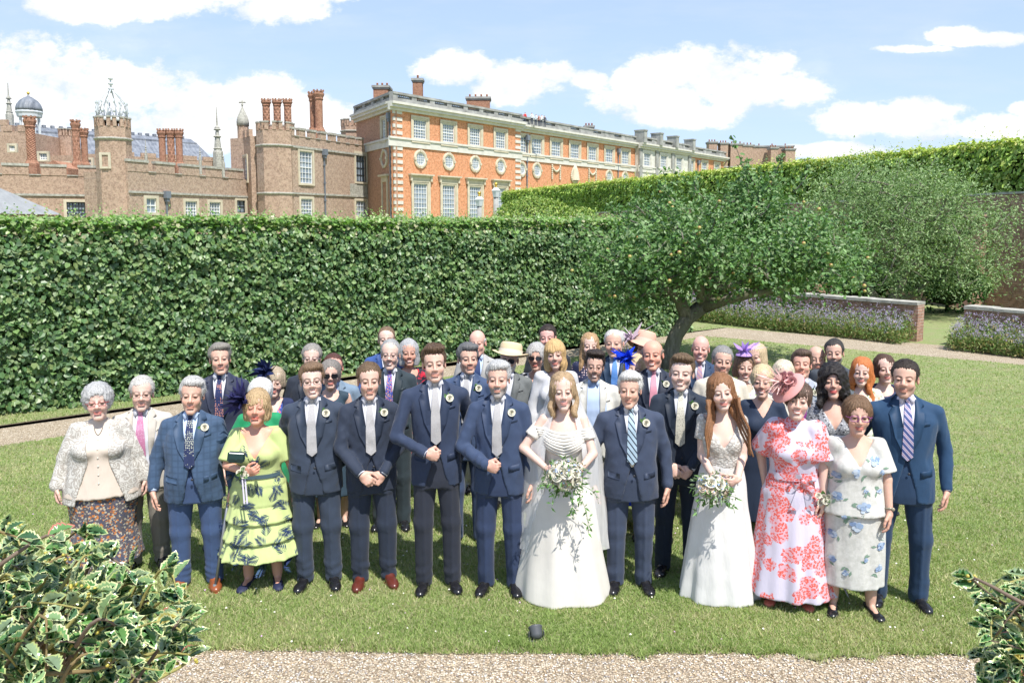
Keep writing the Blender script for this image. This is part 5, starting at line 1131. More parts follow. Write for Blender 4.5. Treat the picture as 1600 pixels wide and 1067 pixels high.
def patches(nm, base, cols, sc=28, th=.35, rnd=1.0):
    def fn(t, o, x, y, z):
        c = c4(base)
        n0 = t.noise(o, sc*.6, 2)
        cc = t.mix(0.0, base, base)
        for i, cl_ in enumerate(cols):
            ov = t.n.new('ShaderNodeVectorMath'); ov.operation = 'ADD'; t.l.new(o, ov.inputs[0]); ov.inputs[1].default_value = (i*3.1, i*1.7, i*2.3)
            dn_ = t.noise(ov.outputs[0], sc*2.2, 3); d = t.m('ADD', t.vor(t.vmul(ov.outputs[0], (1, .4, 1)), sc*(1+.3*i), rand=rnd), t.m('MULTIPLY', t.m('SUBTRACT', dn_, .5), .35)); cc = t.mix(lt(t, d, th*(.9 if i else 1)), cc, cl_)
        return cc
    return clothf(nm, fn)
def stripes(nm, a, b, fr=45, ang=(.7, .7), th=.5, c3=None, off=0):
    def fn(t, o, x, y, z):
        v = t.m('FRACT', t.m('MULTIPLY', t.m('ADD', t.m('MULTIPLY', x, ang[0]), t.m('MULTIPLY', z, ang[1])), fr)); c = t.mix(lt(t, v, th), a, b)
        if c3: c = t.mix(lt(t, t.m('ABSOLUTE', t.m('SUBTRACT', v, th*.5)), .07), c, c3)
        return c
    return clothf(nm, fn, .45)
M_SHIRT = plain('white shirt', (.56, .57, .62), .7, .3); M_PALE = plain('pale blue shirt', (.45, .56, .76), .7, .3); M_LEATHER = mat('black shoe leather', (.012, .012, .014), .22, .5); M_BROWN = mat('tan shoe leather', (.24, .07, .025), .3, .5); M_OX = mat('oxblood shoe leather', (.10, .022, .014), .28, .5)
M_SOLE = mat('shoe sole', (.015, .013, .012), .8); M_BUTTON = mat('button', (.02, .02, .025), .4, .5); M_ROSE = mat('ivory rose petal', (.60, .57, .46), .6, .2, fn=vary(.08, 30, .2, 90, .003)); M_LEAFG = leafmat('florist leaf', .45, .15, .4)
M_ATTR = attrmat('painted cloth', .75, .2, .3, 30)
def tri_patch(outline, f, off, step=.03, rim=.008, xc=0.0):
    bm = bmesh.new(); fc = bm.faces.new([bm.verts.new((x, 0, z)) for x, z in outline])
    xs = [p[0] for p in outline]; zs = [p[1] for p in outline]
    for lo, hi, nv, ax in ((min(xs), max(xs), (1, 0, 0), 0), (min(zs), max(zs), (0, 0, 1), 2)):
        q = math.floor(lo/step)*step+step
        while q < hi-.002:
            co = [0, 0, 0]; co[ax] = q; bmesh.ops.bisect_plane(bm, geom=bm.verts[:]+bm.edges[:]+bm.faces[:], plane_co=co, plane_no=nv); q += step
    bmesh.ops.triangulate(bm, faces=bm.faces[:]); bm.verts.index_update(); V = np.array([tuple(v.co) for v in bm.verts], f32); T_ = np.array([[v.index for v in q.verts] for q in bm.faces]); be = np.array([[e.verts[0].index, e.verts[1].index] for e in bm.edges if len(e.link_faces) == 1]); bm.free()
    V[:, 1] = projy(f, V[:, 0], V[:, 2])-off
    a, b, c = V[T_[:, 0]], V[T_[:, 1]], V[T_[:, 2]]; nn = np.cross(b-a, c-a)[:, 1]; T_[nn > 0] = T_[nn > 0][:, ::-1]
    n = len(V); V2 = V.copy(); V2[:, 1] += rim; return np.concatenate([V, V2]), [T_, np.stack([be[:, 0], be[:, 1], be[:, 1]+n, be[:, 0]+n], 1)]
def projy(f, x, z, y0=-.34, y1=.05, n=56):
    x = np.asarray(x, f32); z = np.asarray(z, f32); ys = np.linspace(y0, y1, n).astype(f32); P = np.stack([np.repeat(x, n), np.tile(ys, len(x)), np.repeat(z, n)], 1); d = f(P).reshape(len(x), n)
    ins = d < 0; k = np.argmax(ins, 1); none = ~ins.any(1); k = np.where(none, np.argmin(d, 1), np.maximum(k, 1)); i = np.arange(len(x)); d0, d1 = d[i, k-1], d[i, k]; t = np.where(none, 1, d0/np.where(np.abs(d0-d1) < 1e-9, 1, d0-d1)); return ys[k-1]+np.clip(t, 0, 1)*(ys[1]-ys[0])
def rose(A, c, r, up, mi=0, col=None, rg=random):
    up = Vector(up).normalized(); a = up.orthogonal().normalized(); b = up.cross(a)
    for L, (rr, op, n) in enumerate(((.35, .15, 3), (.65, .45, 5), (1.0, .9, 6))):
        for i in range(n):
            t0 = 2*math.pi*(i+.5*L+rg.random()*.3)/n; V = []
            for u in range(4):
                for v in (-1, -.33, .33, 1):
                    th = t0+v*(.75 if L else 1.1); h = (u/3); ra = r*rr*(.35+.65*h**.7)*(1+.25*op*h*h); z = r*((h*.95)-(op*.55)*h*h-.1-.10*abs(v)*h)
                    V.append(Vector(c)+a*(ra*math.cos(th))+b*(ra*math.sin(th))+up*z)
            Fq = [(q*4+w_, q*4+w_+1, q*4+w_+5, q*4+w_+4) for q in range(3) for w_ in range(3)]; A.add([tuple(v) for v in V], np.array(Fq), mi, col)
def feathers(A, c, n, L, dirs, wd=.012, col=(.02, .02, .08), seed=0, curl=.6, mi=0):
    r = np.random.RandomState(seed)
    for _ in range(n):
        d = Vector(dirs)+Vector(r.normal(size=3)*.75); d.normalize(); l = L*(.5+.7*r.rand()); s = d.cross(Vector(r.normal(size=3))).normalized(); bend = Vector(r.normal(size=3))*curl*l; V = []; m = 6
        cc = np.array(col)*(.6+.9*r.rand())
        for i in range(m):
            t = i/(m-1); p = Vector(c)+d*l*t+bend*t*t*.5; w_ = wd*(math.sin(math.pi*min(.97, t*.9+.1)))*(.8+.5*r.rand()); V += [tuple(p-s*w_), tuple(p+s*w_)]
        A.add(V, np.array([(2*i, 2*i+1, 2*i+3, 2*i+2) for i in range(m-1)]), mi, cc)
def ik(S, W, a, b, pole):
    S, W = np.array(S, float), np.array(W, float); d = W-S; L = np.linalg.norm(d)
    if L > (a+b)*.995: W = S+d/L*(a+b)*.995; d = W-S; L = np.linalg.norm(d)
    u = d/L; x = (a*a-b*b+L*L)/(2*L); h = math.sqrt(max(a*a-x*x, 0)); p = np.array(pole, float); p = p-u*(p@u); p /= np.linalg.norm(p); return S+u*x+p*h, W
ARM = {'hang': ((.262, -.035, .845), (0, -.10, -1), (-1, 0.1, 0), 'relax', (.6, .8, 0)),
       'back': ((.17, .10, .90), (0, .1, -1), (-1, 0, 0), 'relax', (.8, .7, 0)),
       'clasp': ((.080, -.200, .925), (-.80, -.22, -.62), (-.1, 1, -.2), 'grip', (1, .5, 0)),
       'clasp2': ((.085, -.170, .905), (-.86, -.10, -.5), (-.1, 1, -.1), 'fist', (1, .5, 0)),
       'button': ((.075, -.205, 1.02), (-.95, -.12, .10), (0, 1, 0), 'fist', (1, .35, -.3)),
       'high': ((.115, -.215, 1.14), (-.75, -.25, .45), (-.2, 1, .2), 'grip', (1, .25, -.6)),
       'flowers': ((.085, -.24, 1.00), (-.80, -.35, .10), (-.2, .9, .3), 'grip', (.35, 1, -.5))}
PN = [0]
def person(px, ytop, s, label, sex='m', hair=('short', (.10, .06, .035)), skin=(.60, .375, .285), w=1.0, sw=1.0, belly=0.0, yaw=0.0, hyaw=0.0, htilt=0.0, pitch=-.10, armL='hang', armR='hang', res=None, smile=None, old=False, beard=None, stubble=None, glasses=None, closed=False,
           suit=(.03, .045, .085), skind=None, trous=None, shirt=None, tie=None, tiew=1.0, vest=None, bout=False, shoe=None, jopen=False, cuff=True, spread=.11, hs=1.12, button=1.07, hem=.80,
           dress=None, skirt=None, fold=(.05, 9), dhem=.10, flare=.30, sleeve=.0, neck=('round', .07, 1.43), dtop=None, jacket=None, tiers=None, vol=1.0, hl=.1, waist=None, extra=None, barefoot=False, shoulders=True, sock=None, sx=.97, bustk=1.0, puff=0, topmat=None, lips=None, collar=True):
    PN[0] += 1; seed = PN[0]; r = np.random.RandomState(seed+100); Y = F/s; top = at(px, ytop, Y); h = top.z; front = s > 193
    res = res or (.0095 if front else .013); hres = .0036 if s > 160 else .0042
    root = empty('person', (top.x, Y, 0), yaw, label, 'person', None)
    yawv = math.atan2(-top.x, Y)
    root.rotation_euler = (0, r.uniform(-.014, .014), yaw*.3+yawv*.6+r.uniform(-.10, .10)); hyaw += yawv*.3+r.uniform(-.09, .09); htilt += r.uniform(-.065, .065); pitch += r.uniform(-.04, .03)
    ze = h-hs*.134; zn = ze-.132*hs; k = zn/1.452
    K = lambda p: (p[0], p[1], p[2]*k)
    male = sex == 'm'; sw = sw*(.93 if male else .88)
    if smile is None: smile = bool(r.rand() < .6)
    shx = (.180 if male else .155)*sw; shz = (1.372 if male else 1.388)*k; sr = .060 if male else .043
    HR = rotx(pitch) @ roty(htilt) @ rotz(hyaw); piv = np.array((0, .035, -.12))
    def hx(V): return (((V*hs)-piv*hs) @ HR.T + piv*hs + np.array((0, -.012, ze))).astype(f32)
    # arms
    arms = {}
    for sg, nm in ((-1, armL), (1, armR)):
        a = nm if isinstance(nm, tuple) else ARM[nm]
        (wx, wy, wz), zd, palm, pose, pole = a; fl_ = sg if True else 1
        wy += r.uniform(-.03, .02)*(nm == 'hang'); wz += r.uniform(-.012, .02); S = (sg*(shx+.012), .015, shz); W = (sg*(wx*(w if abs(wx) > .15 else 1)*(1.0 if male else .95)), wy-(max(w-1, 0)*.12 if wy < -.1 else 0)-belly*.8*(wy < -.1), wz*k)
        E, W = ik(S, W, .285*k*(1 if male else .96), .255*k, (sg*pole[0], pole[1], pole[2])); arms[sg] = (np.array(S), E, W, (sg*zd[0], zd[1], zd[2]), (sg*palm[0], palm[1], palm[2]), pose)
    # ---- torso functions
    if male: st = smooth_st([(hem-.04, .0, .196*w, .126*w), (.95, -.005, .193*w, (.126+belly)*w), (1.08, -.004, .176*w, (.118+belly)*w), (1.22, -.002, .188*w, .126*w), (1.33, .004, .186*w*sw, .118*w), (1.40, .012, .150*sw, .096), (1.45, .02, .085, .072), (1.475, .022, .06, .06)])
    else: st = smooth_st([(.70, .01, .150*w, .112*w), (.80, .014, .172*w, .122*w), (.88, .014, .176*w, .126*w), (.97, .006, .155*w, .112*w+belly), (1.06, 0, .130*w, .100*w+belly), (1.16, -.004, .140*w, .106*w), (1.25, -.008, .147*w, .110*w), (1.33, .002, .138*sw, .094), (1.39, .014, .112*sw, .074), (1.44, .022, .062, .052), (1.47, .026, .045, .045)])
    st[:, 0] *= k
    def torso(P, g=0.0, nz=True, cutarm=False):
        d = stations(P, st, grow=g, pw=2.3 if male else 2.1)
        X = P.copy(); X[:, 0] = np.abs(X[:, 0])
        if male: d = smin(d, cap(X, (.045, .022, 1.435*k), (shx-.008, .016, 1.378*k), .046+g, .052+g), .035)
        else:
            d = smin(d, cap(X, (.035, .026, 1.422*k), (shx, .016, 1.385*k), .033+g, .040+g), .035); d = smin(d, ell(X, (.066*min(w, 1.15), -.078*w, 1.225*k), ((.060+g)*w*bustk, (.050+g)*w*bustk, (.062+g)*bustk)), .03)
        return d
    def wr(P, amp): q = P*np.array((1, 1, .55), f32); n_ = fnoise(q, seed, 26, 5); n2 = fnoise(q, seed+11, 48, 5); return amp*1.1*(np.abs(n_)-.3)+amp*.6*(np.abs(n2)-.3)+amp*.6*fnoise(P, seed+7, 11, 4)
    def armf(P, sg, r0, r1, r2, r3, t1=1.0):
        S, E, W = arms[sg][:3]; W2 = E+(W-E)*t1; return smin(cap(P, S, E, r0, r1), cap(P, E, W2, r2, r3), .012)
    # ---- body (skin): one surface for trunk and limbs, head and hands fused on
    A = Acc(); hv, hq = head_template(sex, old, hres); fx = hv.copy(); fw = r.uniform(.965, 1.03); fx[:, 0] *= fw*sx; jawk = r.uniform(-.05, .07); below = np.clip(-fx[:, 2]/.1, 0, 1); fx[:, 0] *= 1+jawk*below*(fx[:, 2] > -.13); fx[:, 2] *= r.uniform(.97, 1.04); nm_ = np.exp(-(hv[:, 0]/.022)**2-((hv[:, 2]+.024)/.020)**2)*(hv[:, 1] < -.07); fx[:, 1] += nm_*r.uniform(-.004, .006); fx[:, 2] += nm_*r.uniform(-.001, .006); fx[:, 0] *= 1+nm_*r.uniform(-.05, .28); ck = np.exp(-((np.abs(hv[:, 0])-.045)/.02)**2-((hv[:, 2]+.035)/.03)**2); fx[:, 0] *= 1+ck*r.uniform(-.04, .07); ch = np.exp(-((hv[:, 2]+.105)/.02)**2)*(hv[:, 1] < -.03); fx[:, 2] += ch*r.uniform(-.004, .006)
    brow = tuple(np.array(hair[1] if hair[0] else (.25, .2, .16))*.45) if not old else (.22, .19, .16)
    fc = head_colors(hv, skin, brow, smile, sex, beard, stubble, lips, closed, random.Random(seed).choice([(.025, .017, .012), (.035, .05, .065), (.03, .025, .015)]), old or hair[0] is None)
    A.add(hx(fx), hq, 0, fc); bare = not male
    legx = spread; ank = .085
    def bodyf(P):
        g = -.012 if male else -.004; d = torso(P, -.032 if male else g, False)
        d = np.maximum(d, P[:, 2]-1.475*k); d = np.maximum(d, 1.12*k-P[:, 2]) if male else d; X = P.copy(); X[:, 0] = np.abs(X[:, 0])
        for sg in (-1, 1):
            if male: a = armf(P, sg, .045, .040, .040, .026)
            else: a = armf(P, sg, .038*(.6+.4*w), .033*(.6+.4*w), .034*(.6+.4*w), .0225)
            d = smin(d, a, .02)
        lw_ = 1.0 if male else .6+.4*w
        l = smin(cap(X, (.085, .01, .86*k), (legx*.95, -.005, .47*k), .078, .052*lw_), cap(X, (legx*.95, .0, .47*k), (legx, .012, ank), .052*lw_, .036*lw_), .02); l = smin(l, ell(X, (legx*.96, .03, .34*k), (.050*lw_, .052*lw_, .11)), .03); d = smin(d, l, .03)
        ft = smin(cap(X, (legx, .03, .045), (legx+.018, -.11, .026), .027, .024), ell(X, (legx+.020, -.13, .020), (.032, .045, .015)), .02); d = smin(d, ft, .02); return np.maximum(d, -P[:, 2]+.002)
    R0 = .60 if not male else .35
    bres = .022 if male else res*1.05
    bv, bq = snets(bodyf, (-.48, -.36, -.02), (.48, .30, 1.50*k), bres); bcol = np.tile(np.array(skin, f32), (len(bv), 1)); 
    A.add(bv, bq, 0, bcol)
    for sg in (-1, 1):
        S, E, W, zd, palm, pose = arms[sg]; tv, tq = hand_template(pose, .0036 if front else .0045); hk = 1.08 if male else .96; V = tv*hk
        fdir = (W-E)/np.linalg.norm(W-E); zd = tuple(.5*fdir+.5*np.array(zd)/np.linalg.norm(zd)) if pose != 'relax' else tuple(.25*fdir+.75*np.array(zd)/np.linalg.norm(zd))
        if sg > 0: V = V*np.array((-1, 1, 1), f32); tq = tq[:, ::-1]; O = orient(zd, -np.array(palm))
        else: O = orient(zd, palm)
        hc = np.tile(np.array(skin)*np.array((1.0, .92, .90)), (len(V), 1)); A.add(V @ O.T + W, tq, 0, hc)
    body = A.build('body', skinmat(), root)
    # ---- hair
    if hair[0]:
        hv2, hq2 = snets(lambda P: hair_sdf(P/np.array((sx, 1, 1), f32), hair[0], seed, vol, hl), (-.19, -.20, -.32), (.19, .20, .20), .0052 if front else .0065); A = Acc(); A.add(hx(hv2), hq2); A.build('hair', hairmat(hair[1]), root)
        if s > 145 and hair[0] != 'crown':      # combed strands over the cap of hair
            A = Acc(); N_ = (900 if front else 420); ids = r.randint(0, len(hv2), N_); hb = hv2[ids]; cen = np.array((0, .02, .01)); nn_ = unit((hb-cen)*np.array((1, 1, .9 if male else .35))); curly = hair[0] in ('curly', 'perm', 'wavy')
            if male: dr = np.stack([np.where(hb[:, 2] > .06, .9, np.sign(hb[:, 0])*.1), np.where(hb[:, 2] > .06, -.15+.6*(hb[:, 1] < -.03), .35), np.where(hb[:, 2] > .06, .25, -.9)], 1)
            else: dr = np.stack([np.sign(hb[:, 0])*.5*(hb[:, 2] > .08), .1+0*hb[:, 0], -1+0*hb[:, 0]], 1)
            dr = dr+r.normal(size=dr.shape)*(.8 if curly else .28); dr = unit(dr-nn_*(dr*nn_).sum(1, keepdims=True)); L = r.uniform(.012, .026 if male else .045, (N_, 1)); L[(hb[:, 1] < -.055) & (hb[:, 2] < .092)] *= .3 if male else .6; sd = np.cross(dr, nn_)*r.uniform(.0007, .0015, (N_, 1)); lift = r.uniform(-.001, .005, (N_, 1))*(1.6 if curly else 1); pts = []
            for t_, h_ in ((0, -.001), (.35, .6), (.7, .9), (1, .75)): c_ = hb+dr*L*t_+nn_*(lift*h_*1.3-L*L*t_*t_*3.2*(1 if male else .6)); pts += [c_-sd*(1.15-t_), c_+sd*(1.15-t_)]
            V = np.stack(pts, 1).reshape(-1, 3); Fb = np.array([(0, 1, 3, 2), (2, 3, 5, 4), (4, 5, 7, 6)]); A.add(hx(V.astype(f32)), (Fb[None]+np.arange(N_)[:, None, None]*8).reshape(-1, 4)); A.build('hair_strands', hairmat(tuple(min(1, q*1.12) for q in hair[1])), root)
        if False:      # loose strands break the outline
            A = Acc(); ids = r.randint(0, len(hv2), 140); base = hx(hv2)[ids]; cen = np.array((0, .01, ze))
            for p in base:
                n_ = unit((p-cen)[None])[0]; d_ = unit((r.normal(size=3)*.5+n_*.35+np.array((0, 0, -.8 if sex == 'f' else -.1)))[None])[0]; L = r.uniform(.010, .028); q1 = p+n_*.002; q2 = p+d_*L*.5+n_*.006; q3 = p+d_*L; sd = np.cross(d_, n_); sd = sd/max(np.linalg.norm(sd), 1e-6)*.0012
                A.add([q1-sd, q1+sd, q2+sd, q2-sd, q3], [np.array([(0, 1, 2, 3)]), np.array([(3, 2, 4)])])
            A.build('loose_hair', hairmat(hair[1]), root)
    zs = lambda v: v*k
    if male:
        sm = suitf(suit, skind); tm = suitf(trous, None) if trous else sm; zb = button*k
        def jk(P):
            d = torso(P); x, y, z = P.T
            wedge = np.abs(x)-(zb-z)*.30*(.8 if not jopen else 1)-.002; wd2 = np.maximum(wedge, y+.02); d = smax(d, -np.where(z < zb, wd2, .05), .008)
            if jopen: op = np.maximum(np.abs(x)-.05-.04*np.clip((z/k-1.0)/.4, 0, 1), y+.03); d = smax(d, -op, .006)
            d = d+.004*np.exp(-((x)/.004)**2)*(y < 0)*(z > zb-.4)*0
            for sg in (-1, 1): d = smin(d, armf(P, sg, .057, .050, .051, .041, .93)+wr(P, .006), .014)
            return d+wr(P, .0085)*sst(1.42*k, 1.28*k, z)
        jv, jq = snets(jk, (-.50, -.38, (hem-.05)*k), (.50, .30, 1.50*k), res); A = Acc(); A.add(relax(jv, jq, 1, .4), jq)
        tf = lambda P: np.minimum(torso(P)+wr(P, .0085)*sst(1.42*k, 1.30*k, P[:, 2]), cap(P, (0, .022, 1.40*k), (0, .03, 1.50*k), .058))
        for sg in (-1, 1):
            if not jopen or True:
                ix = .0 if not jopen else .06
                lap = [(sg*.052, 1.497), (sg*.098, 1.462), (sg*.116, 1.425), (sg*.092, 1.418), (sg*.122, 1.375), (sg*(.085+ix*.3), 1.22), (sg*(.012+ix), button+.01), (sg*(.000+ix), button+.015), (sg*(.028+ix*.5), 1.25), (sg*.052, 1.42)]
                V, Fs = tri_patch([(a, zs(b)) for a, b in lap], tf, .013+.002*(sg > 0), .035, .014); A.add(V, Fs, 1)
            pk = [(sg*.085, .985), (sg*.165, .995), (sg*.165, .950), (sg*.085, .938)]; V, Fs = tri_patch([(a*w, zs(b)) for a, b in pk], tf, .005, .04); A.add(V, Fs, 1)
        V, Fs = tri_patch([(a, zs(b)) for a, b in ((.085, 1.315), (.150, 1.325), (.150, 1.305), (.085, 1.295))], tf, .005, .04); A.add(V, Fs, 1)
        # front edge line of the closed coat
        for q in ((.0, button-.005), (.004, button-.10)):
            if not jopen: yb = projy(tf, [q[0]], [zs(q[1])])[0]; ball(A, (q[0]+.012, yb-.004, zs(q[1])), (.0095, .004, .0095), 10, 2)
        for sg in (-1, 1):
            S, E, W = arms[sg][:3]; u = (W-E)/np.linalg.norm(W-E)
            for q in range(3): c = E+(W-E)*(.86-.05*q); o_ = np.array((sg*.7, .7, 0)); o_ -= u*(o_@u); o_ /= np.linalg.norm(o_); ball(A, tuple(c+o_*.041), .005, 6, 2)
        lm_ = mat(sm.name+' lapel', suit, .6, .3, fn=vary(.15, 8, .2, 380, .002)); A.build('jacket', [sm, lm_, M_BUTTON], root)
        A = Acc(); SH = shirt or M_SHIRT; wV = .088 if not jopen else .105
        out = [(-.055, 1.49), (.055, 1.49), (wV, 1.40), (.062+(.06 if jopen else 0), 1.22), (.008+(.07 if jopen else 0), button+.005), (-.008-(.07 if jopen else 0), button+.005), (-.062-(.06 if jopen else 0), 1.22), (-wV, 1.40)]
        if jopen: out[4] = (.085, .97); out[5] = (-.085, .97)
        if vest is None: V, Fs = tri_patch([(a, zs(b)) for a, b in out], tf, .006, .018); A.add(V, Fs)
        else: V, Fs = tri_patch([(a, zs(b)) for a, b in ((-.055, 1.49), (.055, 1.49), (.075, 1.40), (.045, 1.26), (0, 1.21), (-.045, 1.26), (-.075, 1.40))], tf, .0065, .03); A.add(V, Fs)
        # collar band and wings
        zc = 1.492*k; m_ = 20; V = []
        for i in range(m_+1):
            th = math.radians(-158+316*i/m_); sx_, cx_ = math.sin(th), math.cos(th); dr = .012*(1+cx_)/2
            for (rr, zz) in ((.0555, zc+.020-dr*1.8), (.0600, zc-.014-dr*1.2), (.0525, zc+.018-dr*1.8)): V.append((sx_*rr, .020-cx_*rr*1.05, zz))
        A.add(V, np.array([(3*i, 3*i+1, 3*i+4, 3*i+3) for i in range(m_)]+[(3*i+2, 3*i, 3*i+3, 3*i+5) for i in range(m_)]))
        if collar:
            for sg in (-1, 1):
                wg = [(sg*.004, zc-.006), (sg*.044, zc+.008), (sg*.056, zc-.020), (sg*.038, zc-.060)]; yy = (-.052, -.034, -.050, -.083); yf = projy(tf, [q[0] for q in wg], [q[1] for q in wg]); V = [(wg[i][0], min(yy[i], yf[i]-.012), wg[i][1]) for i in range(4)]; V += [(a, b+.004, c) for a, b, c in V]; A.add(V, np.array([(0, 1, 2, 3), (4, 7, 6, 5), (0, 4, 5, 1), (1, 5, 6, 2), (2, 6, 7, 3), (3, 7, 4, 0)]))
        if cuff:
            for sg in (-1, 1): S, E, W = arms[sg][:3]; a_, b_ = E+(W-E)*.90, E+(W-E)*.985; tube(A, [a_, E+(W-E)*1.02], [.037, .036], 12)
        A.build('shirt', SH, root)
        if vest is not None:
            A = Acc()
            for sg in (-1, 1):
                V, Fs = tri_patch([(a*sg, zs(b)) for a, b in ((.001, 1.225), (.050, 1.30), (.085, 1.40), (.095, 1.35), (.06, 1.18), (.012, button-.02), (.001, button-.03))], tf, .0075, .03); A.add(V, Fs)
            for q in range(3): z_ = zs(button+.015+.045*q); ball(A, (0, projy(tf, [0], [z_])[0]-.010, z_), (.006, .003, .006), 8, 1)
            A.build('waistcoat', [vest, M_BUTTON], root)
        if tie is not None:
            A = Acc(); tw_ = tiew*1.15; zt0 = 1.462; V, Fs = tri_patch([(a*tw_, zs(b)) for a, b in ((-.011, zt0), (.011, zt0), (.020, 1.40), (.030, 1.25), (.033, button+.02), (0, button-.01), (-.033, button+.02), (-.030, 1.25), (-.020, 1.40))], tf, .017, .016, .008); A.add(V, Fs)
            zk = zs(1.474); yk = min(-.066, projy(tf, [0], [zk])[0]-.012); V = [(-.021, yk-.002, zk+.014), (.021, yk-.002, zk+.014), (.012, yk-.010, zk-.024), (-.012, yk-.010, zk-.024), (-.02, yk+.02, zk+.012), (.02, yk+.02, zk+.012), (.011, yk+.014, zk-.024), (-.011, yk+.014, zk-.024), (-.008, yk-.016, zk), (.008, yk-.016, zk)]
            A.add(V, [np.array([(0, 1, 9, 8), (8, 9, 2, 3), (0, 4, 5, 1), (3, 2, 6, 7), (4, 7, 6, 5)]), np.array([(0, 8, 3), (1, 2, 9)])]); A.add(V, np.array([(0, 3, 7, 4), (1, 5, 6, 2)])); A.build('tie', tie, root, smooth=False)
        # trousers
        def tr(P):
            X = P.copy(); X[:, 0] = np.abs(X[:, 0]); z = P[:, 2]
            d = stations(P, np.array([(.745*k, .0, .165*w, .112*w), (.80*k, .0, .172*w, .118*w), (.93*k, 0, .172*w, .118*w+belly*.6), (1.05*k, 0, .155*w, .104*w)]), pw=2.3)
            l = smin(cap(X, (.088*w, .008, .86*k), (legx*.97, -.004, .48*k), .098*(.4+.6*w), .074), cap(X, (legx*.97, -.004, .48*k), (legx, .010, .05), .074, .064), .03)
            l = l-.010*np.exp(-((X[:, 0]-legx*.97)/.012)**2)*(P[:, 1] < 0)+.009*fnoise(P*np.array((.6, .6, 1.6), f32), seed+3, 30, 4)*np.exp(-((z-.12)/.10)**2)+.007*fnoise(P*np.array((1, 1, .7), f32), seed+4, 20, 4)
            return smax(smin(d, l, .03), .028-z, .006)
        tv, tq = snets(tr, (-.34, -.22, .0), (.34, .22, 1.07*k), res*1.05); A = Acc(); A.add(tv, tq); A.build('trousers', tm, root)
    else:
        # ---- dress / top + skirt
        nk, nw_, nz_ = neck; hz = dhem*k
        def topcut(P, d, g):
            x, y, z = P.T
            if nk == 'bride': c = np.maximum((1.318+.30*np.clip(np.abs(x)-.05, 0, .2)*0+.012*np.cos(x*20))*k-z, -1); d = smax(d, z-(1.310+.20*np.clip(np.abs(x)-.06, 0, .16)+.03*(y > 0))*k, .006)
            elif nk == 'round': c = ell(P, (0, -.03, (nz_+.02)*k), (nw_, .12, .06)); d = smax(d, -c, .006); d = smax(d, z-1.455*k, .004)
            elif nk == 'v': c = np.maximum(np.abs(x)-(z-nz_*k)*.62, y-.02); d = smax(d, -c, .005); d = smax(d, z-1.445*k, .004)
            elif nk == 'off': d = smax(d, z-(nz_+.25*np.clip(np.abs(x)-.06, 0, .1)+.02*(y > 0))*k, .006)
            elif nk == 'high': d = smin(d, np.maximum(cap(P, (0, .024, 1.40*k), (0, .030, 1.50*k), .050+g), z-(nz_)*k), .012)
            return d
        g0 = .008; fa, fn_ = fold; ph = r.uniform(0, 6.28, 5)
        def foldf(th, z):
            t = np.clip((zs(waist or 1.02)-z)/(zs(waist or 1.02)-hz), 0, 1); return fa*t*(np.sin(fn_*th+ph[0]+1.2*np.sin(3*th+ph[3])+t*.6)+.5*np.sin(fn_*1.7*th+ph[1]+z*3))
        wz = waist or 1.02
        sk = [(hz/k, .012, flare, flare*.82), (hz/k+.35*(wz-hz/k), .012, flare*.72+.03, flare*.60+.025), (.80, .014, max(.190*w, flare*.62), max(.140*w, flare*.5)), (.90, .012, .186*w, .134*w+belly), (wz-.03, 0, .145*w, .112*w+belly), (wz+.03, 0, .12*w, .09*w)]
        if flare < .22: sk = [(hz/k, .012, flare, flare*.75), (.55, .012, (flare+.186*w)/2, .135*w), (.86, .014, .188*w, .136*w), (wz, 0, .140*w, .108*w+belly), (wz+.04, 0, .11*w, .08*w)]
        sk = smooth_st([q for q in sk if q[0] >= hz/k], 60); sk[:, 0] *= k
        if tiers:
            for i, z in enumerate(sk[:, 0]/k):
                for a_, b_ in tiers:
                    if a_ <= z < b_: t_ = (b_-z)/(b_-a_); sk[i, 2] += .030*t_-.010; sk[i, 3] += .030*t_-.010
        def tp_(P):
            x, y, z = P.T; d = torso(P, g0); d = np.maximum(d, (.86 if dtop else wz-.06)*k-z)
            if dtop: d = smin(d, np.maximum(np.maximum(stations(P, smooth_st([(dtop, .01, .215*w, .155*w+belly), (.92, .008, .195*w, .142*w+belly), (1.05, 0, .165*w, .125*w+belly), (1.2, 0, .15*w, .115*w)])*np.array((k, 1, 1, 1)), fold=lambda th, zz: .018*np.sin(7*th+ph[2])), dtop*k-z), z-1.2*k), .02)
            if sleeve > 0:
                for sg in (-1, 1):
                    S, E, W = arms[sg][:3]; q = min(sleeve, .5)*2; e1 = S+(E-S)*q; a = cap(P, S-np.array((sg*.01, 0, 0)), e1, .047*(.6+.4*w)+puff, .045*(.6+.4*w)+puff*1.2+(.012 if sleeve < .5 else 0))
                    if sleeve < .5: pl = (e1-S)/np.linalg.norm(e1-S); a = smax(a, (P-e1.astype(f32))@pl.astype(f32), .008)
                    if sleeve > .5: w2 = E+(W-E)*((sleeve-.5)*2*.95); a = smin(a, cap(P, E, w2, .048*(.6+.4*w), .036), .015)
                    d = smin(d, a, .018)
            d = topcut(P, d, g0)
            if not shoulders: pass
            return d+wr(P, .0035)*sst(1.40*k, 1.3*k, z)
        def skf(P): return stations(P, sk, fold=foldf)+.003*fnoise(P, seed+2, 18, 4)
